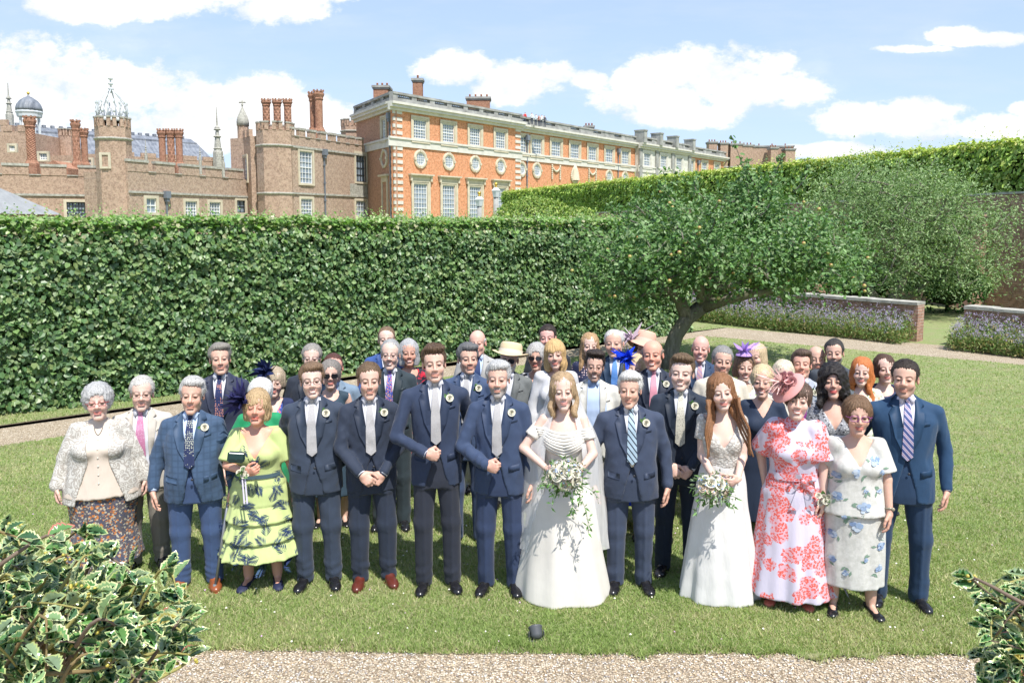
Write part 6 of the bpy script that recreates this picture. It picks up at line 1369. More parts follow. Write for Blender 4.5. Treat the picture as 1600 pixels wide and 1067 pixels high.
        if topmat is None and skirt is None:
            V, Q = snets(lambda P: smin(tp_(P), skf(P), .02), (-.52, -.45, hz-.02), (.52, .45, 1.50*k), res*(1.0 if front else 1)); A = Acc(); A.add(relax(V, Q, 1, .3), Q); main = A.build('dress', dress, root)
        else:
            V, Q = snets(skf, (-.5, -.45, hz-.02), (.5, .45, (wz+.06)*k), res); A = Acc(); A.add(V, Q); A.build('skirt', skirt or dress, root)
            V, Q = snets(tp_, (-.5, -.36, (dtop or .8)*k-.03), (.5, .32, 1.50*k), res); A = Acc(); A.add(relax(V, Q, 1, .3), Q); main = A.build('blouse' if dtop else 'bodice', topmat or dress, root)
        tf = lambda P: np.minimum(tp_(P), skf(P))
        if jacket is not None:
            jm, jhem, jop, jsl = jacket
            def jkf(P):
                x, y, z = P.T; d = torso(P, .020); d = np.maximum(d, jhem*k-z); d = smin(d, np.maximum(np.maximum(stations(P, smooth_st([(jhem, .01, .215*w, .160*w+belly), (.92, .008, .20*w, .150*w+belly), (1.05, 0, .178*w, .138*w+belly), (1.2, 0, .16*w, .12*w)])*np.array((k, 1, 1, 1))), jhem*k-z), z-1.2*k), .03)
                for sg in (-1, 1): d = smin(d, armf(P, sg, .060*(.5+.5*w), .054*(.5+.5*w), .054, .048, jsl)+wr(P, .003), .018)
                op = np.maximum(np.abs(x)-jop-(.10 if jop < .1 else .02)*np.clip((1.12-z/k)/.35, 0, 1), y+.03); d = smax(d, -op, .006); c = ell(P, (0, -.04, 1.46*k), (.085, .14, .07)); d = smax(d, -c, .006); return smax(d+wr(P, .004), z-1.45*k, .005)
            V, Q = snets(jkf, (-.52, -.40, jhem*k-.03), (.52, .34, 1.50*k), res); A = Acc(); A.add(relax(V, Q, 1, .3), Q); A.build('jacket', jm, root); tf2 = lambda P: np.minimum(tf(P), jkf(P))
        if extra: extra(root, dict(k=k, tf=tf, w=w, arms=arms, zs=zs, hx=hx, r=r, ze=ze, skf=skf))
    # ---- shoes
    if not barefoot or shoe:
        for sg in (-1, 1):
            def sh_(P):
                X = P-np.array((sg*legx, 0, 0), f32); a = sg*.20; c, s_ = math.cos(a), math.sin(a); X = np.stack([X[:, 0]*c+X[:, 1]*s_, -X[:, 0]*s_+X[:, 1]*c, X[:, 2]], 1)
                if male: d = smin(cap(X, (0, .055, .044), (0, -.03, .050), .036, .040), ell(X, (0, -.115, .030), (.048, .088, .040)), .03); d = smin(d, cap(X, (0, .05, .05), (0, .045, .10), .036, .040), .02); d = smax(d, -X[:, 2]+.002, .004); return smin(d, np.maximum(ell(X, (0, -.04, .006), (.054, .168, .03)), X[:, 2]-.018), .002)
                d = smin(cap(X, (0, .06, .036), (0, -.06, .024), .030, .036), ell(X, (0, -.125, .022), (.043, .062, .028)), .02); d = smax(d, -ell(X, (0, .0, .085), (.034, .115, .062)), .005); return smax(d, -X[:, 2]+.002, .003)
            V, Q = snets(sh_, (sg*legx-.12, -.26, -.008), (sg*legx+.12, .14, .14), .0065); A = Acc(); A.add(V, Q); sm_ = shoe or M_LEATHER
            if male:
                for q in range(4): pass
            A.build('shoe', sm_, root)
    # ---- accessories
    if glasses:
        kind, gc = glasses; A = Acc(); dark = kind == 'sun'
        for sg in (-1, 1):
            cx = sg*.0325; wl, hl_ = (.0235, .0165) if kind != 'sun' else (.027, .020); pts = []
            for i in range(17): a = 2*math.pi*i/16; ca, sa = math.cos(a), math.sin(a); pts.append((cx+wl*math.copysign(abs(ca)**.6, ca), -.1045+.25*abs(cx+wl*ca)**2*8, -.002+hl_*math.copysign(abs(sa)**.7, sa)))
            P = hx(np.array(pts, f32)); tube(A, [tuple(p) for p in P], .0016 if kind != 'thick' else .0024, 5)
            P = hx(np.array([(cx+sg*wl, -.100, .004), (sg*.073, -.080, .006), (sg*.080, .01, .004)], f32)); tube(A, [tuple(p) for p in P], .0016 if kind != 'thick' else .0024, 5)
            if dark: P = hx(np.array([(q[0], q[1]-.0005, q[2]) for q in pts[:-1]], f32)); A.add(P, np.array([list(range(16))]), 1)
        P = hx(np.array([(-.010, -.108, .002), (0, -.112, .005), (.010, -.108, .002)], f32)); tube(A, [tuple(p) for p in P], .0018, 5)
        A.build('sunglasses' if dark else 'glasses', [mat('frame %.2f %.2f' % (gc[0], gc[2]), gc, .3, .5), mat('sunglass lens', (.01, .01, .012), .08, .6)], root)
    if bout and male:
        c0 = (.108, zs(1.375)); yb = projy(tf, [c0[0]], [c0[1]])[0]; A = Acc(); c = Vector((c0[0], yb-.030, c0[1])); rose(A, c, .024, (.15, -.9, .35), 0, None, random.Random(seed))
        L_ = Acc(); P = np.array([tuple(c+Vector((-.012, .008, 0)))]*5); leaves(L_, P, np.array([(0, -1, .3)]*5)+r.normal(size=(5, 3))*.4, np.array([(-.8, 0, .7), (-.9, 0, -.1), (.8, 0, .5), (.6, 0, -.6), (-.2, 0, 1)]), np.full(5, .045), pick([(.05, .13, .03), (.10, .20, .06)], 5, r)); A.add(L_.V[0], L_.F[0], 1, L_.C[0]); tube(A, [tuple(c+Vector((-.004, .01, -.008))), tuple(c+Vector((-.018, .016, -.062)))], .004, 6, 2)
        A.build('buttonhole_flower', [M_ROSE, M_LEAFG, mat('ribbon', (.6, .6, .55), .5)], root, smooth=True)
    if male and extra: extra(root, dict(k=k, tf=tf, w=w, arms=arms, zs=zs, hx=hx, r=r, ze=ze))
    return root
# ================================================================ the guests
NAVY = (.022, .034, .068); BLUE = (.030, .048, .096); DARK = (.019, .027, .047); GREYN = (.029, .041, .066)
T_SIL = patches('silver tie', (.36, .35, .35), [(.33, .33, .34), (.39, .39, .39)], 90, .35); V_IV = patches('ivory waistcoat', (.55, .53, .47), [(.40, .40, .38), (.64, .62, .55)], 95, .35)
SK1, SK2, SK3, SK4 = (.58, .39, .31), (.61, .43, .355), (.56, .36, .275), (.62, .45, .375)
def flowers_on_wrist(sg, d):
    def ex(root, q):
        S, E, W = q['arms'][sg][:3]; A = Acc(); r = q['r']; c = W+(E-W)*.10
        for i in range(7): rose(A, Vector(c)+Vector(r.normal(size=3)*.022)+Vector((0, -.04, 0)), .019, (r.normal()*.5, -1, .4), 0)
        L_ = Acc(); P = np.tile(c+np.array((0, -.035, 0)), (9, 1)); leaves(L_, P, r.normal(size=(9, 3))+np.array([0, -1, 0]), r.normal(size=(9, 3)), np.full(9, .06), pick([(.05, .13, .03), (.12, .22, .08)], 9, r)); A.add(L_.V[0], L_.F[0], 1, L_.C[0])
        if d:
            for dx in (-.008, .012): A.add([(c[0]+dx-.005, c[1]-.05, c[2]), (c[0]+dx+.005, c[1]-.05, c[2]), (c[0]+dx+.02, c[1]-.075, c[2]-.22), (c[0]+dx+.008, c[1]-.075, c[2]-.22)], np.array([(0, 1, 2, 3)]), 2)
        A.build('corsage', [M_ROSE, M_LEAFG, mat('lilac ribbon', (.55, .52, .62), .5)], root)
    return ex
def decal_poly(A, pts, q, off, mi=0, col=None):
    f = q['tf']; P = np.array(pts); y = projy(f, P[:, 0], P[:, 1]); A.add(np.stack([P[:, 0], y-off, P[:, 1]], 1), np.array([list(range(len(pts)))]), mi, col)
def fern(A, x, z, a, L, q, r):
    n = 6; ca, sa = math.cos(a), math.sin(a)
    for i in range(n):
        t = (i+.4)/n; bx, bz = x+ca*L*t*.8, z+sa*L*t*.8
        for sg in (-1, 1):
            b = a+sg*(.75-.35*t); l = L*.60*(1-.40*t); wv = L*.034; cb, sb = math.cos(b), math.sin(b); pts = [(bx, bz), (bx+cb*l*.5-sb*wv, bz+sb*l*.5+cb*wv), (bx+cb*l, bz+sb*l), (bx+cb*l*.5+sb*wv, bz+sb*l*.5-cb*wv)]
            decal_poly(A, pts, q, .004+.001*(i % 2), 0, (.02, .035, .10) if r.rand() < .7 else (.05, .09, .16))
def bag_strapless(): pass
def chain(root, q, mt_, zz=1.40, rx=.075):
    A = Acc(); pts = []
    for i in range(15): t = (i/14-.5)*2; x = t*rx; z = q['zs'](zz-.055*(1-t*t)); pts.append((x, projy(q['tf'], [x], [z])[0]-.006, z))
    tube(A, pts, .0022, 5); A.build('necklace', mt_, root)
def headband_hat(fn):
    return fn
def fascinator(px_, kind, col, seed=0):
    def ex(root, q):
        hx = q['hx']; r = np.random.RandomState(seed); A = Acc(); c = hx(np.array([px_], f32))[0]
        if kind == 'feather':
            lathe(A, [(.0, -.004), (.04, -.002), (.045, .004), (0, .012)], 12, tuple(c), 0, col); feathers(A, c, 60, .13 if col[2] < .2 else .10, (np.sign(px_[0])*.8, -.25, .35), .020, col, seed, .9); feathers(A, c, 26, .10, (0, -.5, .8), .006, col, seed+1, .8)
        elif kind == 'flower':
            lathe(A, [(.0, .03), (.045, .022), (.07, .0), (.078, -.015), (.07, -.012)], 16, tuple(c), 0, col)
            for i in range(9): a = i*.7; feathers(A, c+np.array((0, 0, .02)), 2, .135, (math.cos(a), -.2, .9+.3*math.sin(a*2)), .017, col, seed+i, .7)
        A.build('fascinator', M_ATTR, root, smooth=False)
    return ex
def multi(*fs):
    def ex(root, q):
        for f in fs: f(root, q)
    return ex
def brim_hat(colr, band, rb, crown_h, tilt=(.0, .0), nm='sun_hat', yoff=0.0, feath=None, drop=.0):
    def ex(root, q):
        hx = q['hx']; A = Acc(); n = 36; prof = [(rb, .055-drop), (rb*.85, .058-drop*.5), (.112, .060), (.104, .072), (.101, .095), (.097, .060+crown_h*.75), (.082, .060+crown_h*.95), (.04, .060+crown_h), (0, .058+crown_h)]
        V = []
        for (r_, z_) in prof:
            for k in range(n): a = 2*math.pi*k/n; V.append((r_*math.cos(a), .02+r_*1.1*math.sin(a)+yoff, z_+(.02*math.cos(2*a) if r_ > .13 else 0)))
        V = np.array(V, f32)@rotx(tilt[0]).T@roty(tilt[1]).T; i = np.arange(n); j = (i+1) % n
        A.add(hx(V.astype(f32)), np.concatenate([np.stack([i+q_*n, j+q_*n, j+(q_+1)*n, i+(q_+1)*n], 1) for q_ in range(len(prof)-1)]), 0, colr)
        V = []
        for z_ in (.066, .098):
            for k in range(n): a = 2*math.pi*k/n; V.append((.106*math.cos(a), .02+.117*math.sin(a)+yoff, z_))
        V = np.array(V, f32)@rotx(tilt[0]).T@roty(tilt[1]).T; A.add(hx(V.astype(f32)), np.stack([i, j, j+n, i+n], 1), 0, band)
        if feath: c = hx(np.array([(-.11, -.03, .09)], f32))[0]; feathers(A, c, 34, .15, (-.7, -.1, .55), .018, feath, 3, .9)
        A.build(nm, attrmat('straw', .75, .2, .8, 300, .002), root)
    return ex
# ---------------- front row
def lace(t, o, x, y, z):
    n_ = t.noise(o, 14, 2); d = t.vor(t.vmul(o, (1, .5, 1)), 30, 'SMOOTH_F1'); v = t.m('FRACT', t.m('ADD', t.m('MULTIPLY', d, 4.2), n_)); return t.mix(lt(t, v, .42), (.56, .54, .48), (.38, .35, .31))
def lacef(t, p):
    o = t.obj(); x, y, z = t.sep(o); n_ = t.noise(o, 14, 2); d = t.vor(t.vmul(o, (1, .5, 1)), 30, 'SMOOTH_F1'); v = t.m('FRACT', t.m('ADD', t.m('MULTIPLY', d, 4.2), n_)); k = lt(t, v, .42)
    t.put(p, 'Base Color', t.mix(k, (.56, .545, .50), (.38, .35, .31))); t.put(p, 'Normal', t.bump(k, .9, .006))
M_LACE = mat('cream cord lace', (.7, .68, .6), .8, .2, fn=lacef)
def ex1(root, q):
    chain(root, q, M_BUTTON, 1.41, .03)
    A = Acc()
    for i in range(6): z = q['zs'](1.32-.075*i); ball(A, (0, projy(q['tf'], [0], [z])[0]-.004, z), (.007, .004, .007), 8)
    A.build('blouse_buttons', mat('pearl', (.6, .57, .5), .3, .5), root)
person(152, 600, 202, 'elderly woman with grey curls and red glasses in a cream lace jacket behind the holly', sex='f', hair=('perm', (.42, .42, .41)), skin=SK2, w=1.36, old=True, glasses=('thick', (.30, .03, .04)), dress=plain('beige blouse', (.58, .50, .42)), skirt=patches('autumn print skirt', (.10, .09, .10), [(.45, .17, .05), (.42, .38, .30), (.06, .07, .12)], 34, .42), flare=.27, dhem=.18, dtop=.80, topmat=MC['beige blouse'], neck=('high', .1, 1.46), jacket=(M_LACE, .74, .075, .97), vol=1.02, hl=.03, armL='hang', armR='hang', yaw=.15, extra=ex1, sx=1.04, smile=False)
person(218, 588, 195, 'elderly man with white hair and glasses in a pale linen jacket and pink tie', hair=('short', (.52, .50, .46)), skin=SK2, suit=(.50, .46, .40), skind='linen', trous=(.17, .155, .13), old=True, glasses=('thin', (.12, .09, .05)), tie=dotsf('pink paisley tie', (.42, .16, .27), (.52, .30, .42), 90, .4), jopen=True, smile=False, w=1.02)
person(298, 589, 207, 'white-haired man in a blue checked suit with tan shoes and white buttonhole flower', hair=('swept', (.48, .47, .45)), skin=SK3, suit=(.042, .076, .135), skind='check', trous=(.040, .07, .15), shirt=M_PALE, tie=dotsf('navy motif tie', (.02, .03, .08), (.45, .48, .40), 75, .33), bout=True, shoe=M_BROWN, w=1.12, belly=.03, old=True, smile=False, yaw=.12, spread=.12)
def ex6(root, q):
    r = np.random.RandomState(8); A = Acc(); pts = []
    for z in np.arange(.30, 1.40, .084):
        hw = .15 if z > 1.05 else (.20+.10*(1.05-z)/.8)
        for x in np.arange(-hw+.02, hw, .100): pts.append((x+r.uniform(-.028, .028)+(.05 if int(z*11) % 2 else 0), z+r.uniform(-.025, .025)))
    for x, z in pts:
        if z > 1.2 and abs(x) < (z-1.15)*.45+.02: continue
        fern(A, x, q['zs'](z), r.uniform(0, 6.28), r.uniform(.085, .105), q, r)
    A.build('fern_print', M_ATTR, root, smooth=False); chain(root, q, mat('pearl', (.6, .57, .5), .3, .5), 1.405, .06)
    A = Acc(); V, Fs = tri_patch([(-.045, q['zs'](1.225)), (.045, q['zs'](1.225)), (.0, q['zs'](1.12))], q['tf'], .004, .04); A.add(V, Fs); A.build('camisole', mat('black camisole', (.02, .02, .025), .7), root)
    for z0, dz in ((1.045, .035),): 
        A = Acc(); f = q['tf']; V = []
        for i in range(13):
            x = -.17+.34*i/12
            for z in (q['zs'](z0-dz/2), q['zs'](z0+dz/2)): V.append((x, projy(f, [x], [z])[0]-.012, z))
        A.add(V, np.array([(2*i, 2*i+2, 2*i+3, 2*i+1) for i in range(12)])); A.build('sash', mat('sash', (.06, .10, .12), .6), root)
M_LIME = plain('lime crepe', (.47, .55, .23), .6)
person(402, 608, 206, 'woman in a tiered lime green dress with navy fern print and navy feather fascinator', sex='f', hair=('fringe', (.46, .33, .18)), skin=(.60, .33, .24), w=1.22, old=True, dress=M_LIME, neck=('v', .1, 1.20), sleeve=.46, puff=.018, flare=.31, dhem=.30, fold=(.035, 12), tiers=[(.30, .46), (.46, .62), (.62, .78)], hl=.09, armL=((.05, -.20, 1.12), (-.6, -.3, .5), (-.1, 1, .2), 'grip', (1, .2, -.8)), armR='hang', extra=multi(ex6, flowers_on_wrist(-1, True), fascinator((-.085, -.055, .055), 'feather', (.018, .018, .07), 4)), shoe=mat('navy suede', (.02, .025, .06), .6), smile=False, closed=True, htilt=.05, hyaw=-.1)
person(491, 566, 206, 'young man in thin black glasses and charcoal suit with a buttonhole rose', hair=('swept', (.19, .12, .07)), suit=GREYN, tie=T_SIL, bout=True, glasses=('thin', (.01, .01, .01)), skin=SK4, belly=.01, w=1.04, armL='back', armR='back')
person(580, 566, 205, 'young man with a moustache clasping his hands, dark suit and oxblood shoes', hair=('short', (.14, .09, .05)), suit=DARK, tie=T_SIL, bout=True, armL='clasp', armR='clasp2', shoe=M_OX, skin=SK1)
person(682, 540, 208, 'tallest youth in the front row, brown quiff, navy suit, hand on his jacket button', hair=('quiff', (.10, .06, .035)), suit=NAVY, trous=(.018, .022, .035), tie=T_SIL, bout=True, armL='button', armR='back', smile=False, skin=SK1, w=.98, sw=1.14)
person(781, 563, 209, 'groom with silver hair and white beard in a blue suit beside the bride', hair=('swept', (.46, .46, .45)), beard=(.30, .28, .26), suit=BLUE, trous=(.022, .036, .080), tie=T_SIL, vest=V_IV, bout=True, armL='button', armR='hang', skin=(.58, .38, .30), htilt=.04)
M_IVORY = plain('ivory satin', (.64, .61, .555), .42, .3)
def exb(root, q):
    k = q['k']; zs = q['zs']; A = Acc(); r = q['r']
    for i in range(8):      # draped folds of the neckline
        z0 = 1.318-.0175*i; pts = []; w_ = (.205-.007*i) if i < 4 else .15
        for j in range(21):
            t = (j/20-.5)*2; x = t*w_; z = zs(z0-.016*math.cos(t*1.4)-.007*i*(1-abs(t))+.018*abs(t)); pts.append((x, min(projy(q['tf'], [x], [z])[0], .02)+.003, z))
        tube(A, pts, [.0125]*21, 6)
    A.build('draped_neckline', M_IVORY, root)
    A = Acc(); V = []     # seam sash at the waist
    for z in (zs(1.075), zs(1.045)):
        for j in range(17): x = (j/16-.5)*.22; V.append((x, projy(q['tf'], [x], [z])[0]-.004, z))
    A.add(V, np.array([(j, j+1, j+18, j+17) for j in range(16)])); A.build('waist_seam', M_IVORY, root)
    # veil
    A = Acc(); n, m_ = 30, 34; V = []; hx = q['hx']; top = hx(np.array([(0, .03, .133)], f32))[0]
    for i in range(m_+1):
        t = i/m_; z = top[2]-t*(top[2]-.35)
        for j in range(n+1):
            a = math.radians(-78+336*j/n-90+... if False else 28+304*j/n); # opening faces -y
            fall = min(1, t*5); R_ = .012+.105*math.sin(min(t*9, math.pi/2))+.115*sst(.14, .45, t)+.05*t; fr = 1+.06*math.sin(j*1.9+i*.12)*fall
            V.append((R_*math.sin(a)*fr*(1+.25*t), .045+.02*fall-R_*.95*math.cos(a)*fr*.82, z))
    i0 = np.array([(i*(n+1)+j, i*(n+1)+j+1, (i+1)*(n+1)+j+1, (i+1)*(n+1)+j) for i in range(m_) for j in range(n)]); A.add(V, i0)
    def vf(t, p): t.put(p, 'Alpha', t.m('ADD', .36, t.m('MULTIPLY', t.noise(t.vmul(t.obj(), (1, 1, .1)), 40, 2), .25)))
    A.build('veil', mat('bridal tulle', (.85, .85, .84), .8, .1, fn=vf), root)
    A = Acc()
    for sg in (-1, 1): c = hx(np.array([(sg*.074, .0, -.042)], f32))[0]; ball(A, tuple(c), .006, 8)
    A.build('pearl_earrings', mat('pearl', (.6, .57, .5), .3, .5), root)
bride = person(880, 582, 211, 'bride in an off-shoulder ivory gown and tulle veil', sex='f', hair=('wavy', (.40, .28, .16)), skin=SK4, dress=M_IVORY, neck=('bride', .1, 1.30), sleeve=.30, flare=.385, dhem=.012, armL=((.13, -.16, 1.03), (-.5, -.4, -.1), (-.3, .9, .3), 'grip', (1, .3, -.2)), armR=((.075, -.235, 1.01), (-.85, -.35, .05), (-.2, .9, .3), 'grip', (1, .35, -.3)), fold=(.065, 5), hl=.032, vol=.96, extra=exb, waist=1.05, lips=(.50, .22, .20), barefoot=True)
person(989, 580, 208, 'elderly father with thick white hair, blue suit and black striped tie, right of the bride', hair=('swept', (.58, .57, .54)), skin=SK3, suit=(.034, .047, .082), tie=stripes('black striped tie', (.015, .02, .035), (.30, .40, .48), 34, (.8, .6), .72), tiew=1.0, vest=plain('cream waistcoat', (.56, .50, .38)), bout=True, old=True, w=1.08, sw=1.12, belly=.02, smile=False, hyaw=-.12)
person(1064, 556, 199, 'smiling teenage boy with brown fringe in a dark suit and dotted ivory tie', hair=('quiff', (.14, .085, .05)), suit=(.016, .024, .040), tie=dotsf('ivory dotted tie', (.52, .50, .42), (.12, .12, .10), 85, .26), bout=True, skin=SK4, armL='clasp', armR='clasp2', sx=1.03)
def lacetop(t, p):
    o = t.obj(); d = t.vor(t.vmul(o, (1, .5, 1)), 52); n_ = t.noise(o, 120, 3); t.put(p, 'Base Color', t.mix(t.ramp(d, [(.25, (0, 0, 0)), (.6, (1, 1, 1))]), (.60, .59, .55), (.44, .41, .37))); t.put(p, 'Normal', t.bump(t.m('ADD', d, n_), .9, .008))
M_LTOP = mat('beaded lace', (.7, .69, .64), .6, .3, fn=lacetop); M_CHIF = plain('white chiffon', (.63, .62, .60), .55, .7)
def exbm(root, q):
    hx = q['hx']; A = Acc(); r = q['r']
    for sg in (-1, 1):
        for u in range(4):
            pts = [hx(np.array([(sg*(.070+.01*u), -.01-.012*u, -.03-.045*j)], f32))[0]+np.array((sg*.012*math.sin(j*1.1+u)+sg*.012*j*.6, -.012*j-.018*math.sin(j*1.1+u+1)-.01*u, 0)) for j in range(9)]; tube(A, [tuple(p) for p in pts], list(np.linspace(.014, .006, 9)), 7)
    A.build('long_curls', hairmat((.25, .12, .055)), root)
person(1132, 583, 213, 'bridesmaid with long auburn waves in a white lace-topped gown', sex='f', hair=('wavy', (.25, .12, .055)), skin=SK4, topmat=M_LTOP, skirt=M_CHIF, dress=M_CHIF, neck=('v', .1, 1.20), sleeve=.26, flare=.30, dhem=.012, armL='flowers', armR='flowers', fold=(.06, 7), hl=.06, vol=1.0, waist=1.10, extra=exbm, barefoot=True, htilt=-.05)
def coralf(t, o, x, y, z):
    big = t.vor(t.vmul(o, (1, .6, 1)), 8.5); small = t.vor(t.vmul(o, (1, .6, 1)), 62); n_ = t.noise(o, 30, 3)
    reg = lt(t, t.m('ADD', big, t.m('MULTIPLY', t.m('SUBTRACT', n_, .5), .5)), .60); petal = t.m('MULTIPLY', lt(t, small, .50), t.m('GREATER_THAN', small, .17)); c = t.mix(reg, (.54, .50, .60), (.62, .36, .42)); return t.mix(t.m('MULTIPLY', reg, petal), c, (.66, .10, .07))
M_CORAL = clothf('coral flower print', coralf)
def exc(root, q):
    A = Acc(); f = q['tf']; V = []; zs = q['zs']
    for i in range(13):
        x = -.155+.31*i/12
        for z in (zs(1.015+.012*i/12), zs(1.07+.012*i/12)): V.append((x, projy(f, [x], [z])[0]-.012, z))
    A.add(V, np.array([(2*i, 2*i+2, 2*i+3, 2*i+1) for i in range(12)]))
    c = Vector((.06, projy(f, [.06], [zs(1.04)])[0]-.02, zs(1.04)))
    for sg in (-1, 1):
        V = []
        for i in range(9):
            t = i/8; a = math.pi*t; V += [tuple(c+Vector((sg*.085*math.sin(a)*.9+sg*.0, -.02-.02*math.sin(a), .045*math.sin(2*a)-.01-.02*sg)))]+[tuple(c+Vector((sg*.085*math.sin(a)*.9, -.012-.012*math.sin(a), .045*math.sin(2*a)-.05-.02*sg)))]
        A.add(V, np.array([(2*i, 2*i+2, 2*i+3, 2*i+1) for i in range(8)]))
        V = []
        for i in range(7): t = i/6; zz = c.z-.02-t*.20; xx = c.x+sg*(.01+.05*t); yy = projy(f, [xx], [zz])[0]-.014; V += [(xx-.018-.012*t, yy, zz), (xx+.018+.012*t, yy-.006, zz)]
        A.add(V, np.array([(2*i, 2*i+1, 2*i+3, 2*i+2) for i in range(6)]))
    ball(A, tuple(c+Vector((0, -.02, -.01))), (.022, .018, .024), 8); A.build('sash_bow', M_CORAL, root)
    hx = q['hx']; A = Acc(); r = np.random.RandomState(3); n = 34; V = []; R0 = rotz(0)@roty(-.85)@rotx(.55)   # tilted disc hat
    cen = np.array((-.070, -.045, .085))
    for (r_, z_) in ((.0, .030), (.05, .028), (.085, .015), (.120, .0), (.124, -.006), (.118, -.008)):
        for k in range(n): a = 2*math.pi*k/n; V.append(cen+R0@np.array((r_*math.cos(a), r_*math.sin(a)*.92, z_)))
    i = np.arange(n); j = (i+1) % n; A.add(hx(np.array(V, f32)), np.concatenate([np.stack([i+u*n, j+u*n, j+(u+1)*n, i+(u+1)*n], 1) for u in range(5)]), 0, (.62, .30, .28))
    for _ in range(26):
        p = cen+R0@np.array((r.normal()*.035, r.normal()*.035, .035+.02*r.rand())); rose(A, Vector(hx(np.array([p], f32))[0]), .024+.012*r.rand(), tuple(R0@np.array((r.normal()*.5, r.normal()*.5, 1))), 0, (.60, .30, .29))
    c = hx(np.array([cen+R0@np.array((0, 0, .05))], f32))[0]; feathers(A, c, 30, .13, (-.9, -.4, .1), .006, (.62, .40, .36), 5, .9); A.build('disc_hat', M_ATTR, root)
person(1243, 596, 216, 'woman in a coral flower print dress with tilted pink disc hat and wrist flowers', sex='f', hair=('bobfringe', (.11, .07, .05)), skin=SK2, w=1.22, dress=M_CORAL, neck=('high', .1, 1.47), flare=.335, dhem=.10, sleeve=.42, puff=.030, fold=(.05, 9), hl=.03, vol=.95, armL='back', armR=((.185, -.09, .81), (-.05, -.1, -1), (-.9, .4, 0), 'relax', (1, .5, 0)), extra=multi(exc, flowers_on_wrist(1, False)), shoe=mat('coral leather', (.55, .14, .10), .4), htilt=.06)
def ex47(root, q):
    r = np.random.RandomState(12); A = Acc(); zs = q['zs']
    for (x, z, R_) in ((-.03, 1.20, .040), (.10, 1.30, .035), (-.15, 1.16, .030), (-.14, 1.0, .034), (.03, .93, .044), (.14, 1.05, .022), (-.02, .77, .045), (-.17, .68, .034), (.16, .60, .034), (.15, .42, .034), (-.08, .38, .022), (-.10, .84, .020), (.15, 1.21, .025), (-.06, .20, .035), (.06, .50, .018), (-.16, .48, .028), (.04, 1.06, .018)):
        z = zs(z)
        for u in range(16):
            a = r.uniform(0, 6.28); rr = R_*math.sqrt(r.rand())*.75; cx, cz = x+rr*math.cos(a), z+rr*math.sin(a)*.95; s_ = R_*r.uniform(.28, .5); m_ = 7; ph = r.rand()*6
            decal_poly(A, [(cx+s_*math.cos(ph+6.283*v/m_), cz+s_*.8*math.sin(ph+6.283*v/m_)) for v in range(m_)], q, .003+.0004*u, 0, [(.25, .34, .48), (.34, .43, .55), (.17, .24, .38), (.45, .52, .60)][r.randint(4)])
        for u in range(r.randint(2, 5)):
            a = r.uniform(0, 6.28); cx, cz = x+R_*1.5*math.cos(a), z+R_*1.5*math.sin(a); b = r.uniform(0, 6.28); l = .022; decal_poly(A, [(cx-l*math.cos(b), cz-l*math.sin(b)), (cx-.009*math.sin(b), cz+.009*math.cos(b)), (cx+l*math.cos(b), cz+l*math.sin(b)), (cx+.009*math.sin(b), cz-.009*math.cos(b))], q, .003, 0, (.18, .27, .20))
    A.build('blue_rose_print', M_ATTR, root, smooth=False); chain(root, q, M_BUTTON, 1.40, .05)
    S, E, W = q['arms'][1][:3]; A = Acc(); u = (W-E)/np.linalg.norm(W-E); c = W-u*.03; tube(A, [tuple(c-u*.006), tuple(c+u*.006)], .031, 12); ball(A, tuple(c+np.array((.02, -.022, 0))), (.014, .010, .014), 10); A.build('wristwatch', mat('watch steel', (.25, .22, .16), .3, .5), root)
M_WHF = clothf('white flock cotton', lambda t, o, x, y, z: t.mix(t.ramp(t.noise(o, 24, 4, .7), [(.4, (0, 0, 0)), (.6, (1, 1, 1))]), (.48, .48, .44), (.57, .565, .53)))
person(1345, 619, 222, 'woman in purple glasses and a white two-piece printed with blue roses', sex='f', hair=('bob', (.17, .10, .055)), skin=SK3, w=1.13, old=True, glasses=('thick', (.22, .03, .20)), dress=M_WHF, topmat=M_WHF, skirt=M_WHF, neck=('v', .1, 1.24), flare=.215, dhem=.24, dtop=.84, sleeve=.40, puff=.018, fold=(.03, 8), hl=.02, vol=1.02, armL='back', armR=((.20, -.10, .84), (0, -.15, -1), (-.9, .3, 0), 'relax', (1, .6, 0)), extra=ex47, smile=False, spread=.13, yaw=-.1)
person(1421, 562, 217, 'tall dark-haired man in navy suit and striped tie at the right end', hair=('short', (.035, .024, .018)), suit=(.014, .044, .096), trous=(.013, .034, .075), tie=stripes('purple striped tie', (.05, .07, .20), (.42, .42, .50), 30, (.75, .65), .5, (.30, .12, .25)), w=1.10, sw=1.18, skin=SK3, stubble=(.16, .11, .08), smile=False, armL='back', armR='hang', spread=.14, shirt=plain('lilac white shirt', (.64, .62, .70), .7, .3), hyaw=-.1, yaw=-.15)
# ---------------- second row and behind
def man(px, yt, s, label, **kw): return person(px, yt, s, label, bout=kw.pop('bout', False), **kw)
def woman(px, yt, s, label, **kw):
    kw.setdefault('flare', .25); kw.setdefault('dhem', .35); kw.setdefault('hl', .07); kw.setdefault('fold', (.03, 8)); return person(px, yt, s, label, sex='f', **kw)
man(344, 536, 182, 'grey-haired man in a dark navy three-piece suit, tallest at the left', hair=('swept', (.24, .22, .19)), skin=SK3, suit=(.026, .032, .058), tie=dotsf('navy red motif tie', (.02, .03, .09), (.55, .25, .18), 70, .36), vest=suitf((.026, .032, .058)), old=True, w=1.05)
woman(404, 592, 186, 'white-haired woman in a green dress almost hidden behind the lime dress', hair=('bob', (.66, .65, .62)), skin=SK2, dress=plain('emerald cloth', (.02, .26, .11)), sleeve=.46, neck=('round', .07, 1.42), w=1.25, hl=.03, vol=1.05, flare=.27, dhem=.25, htilt=0)
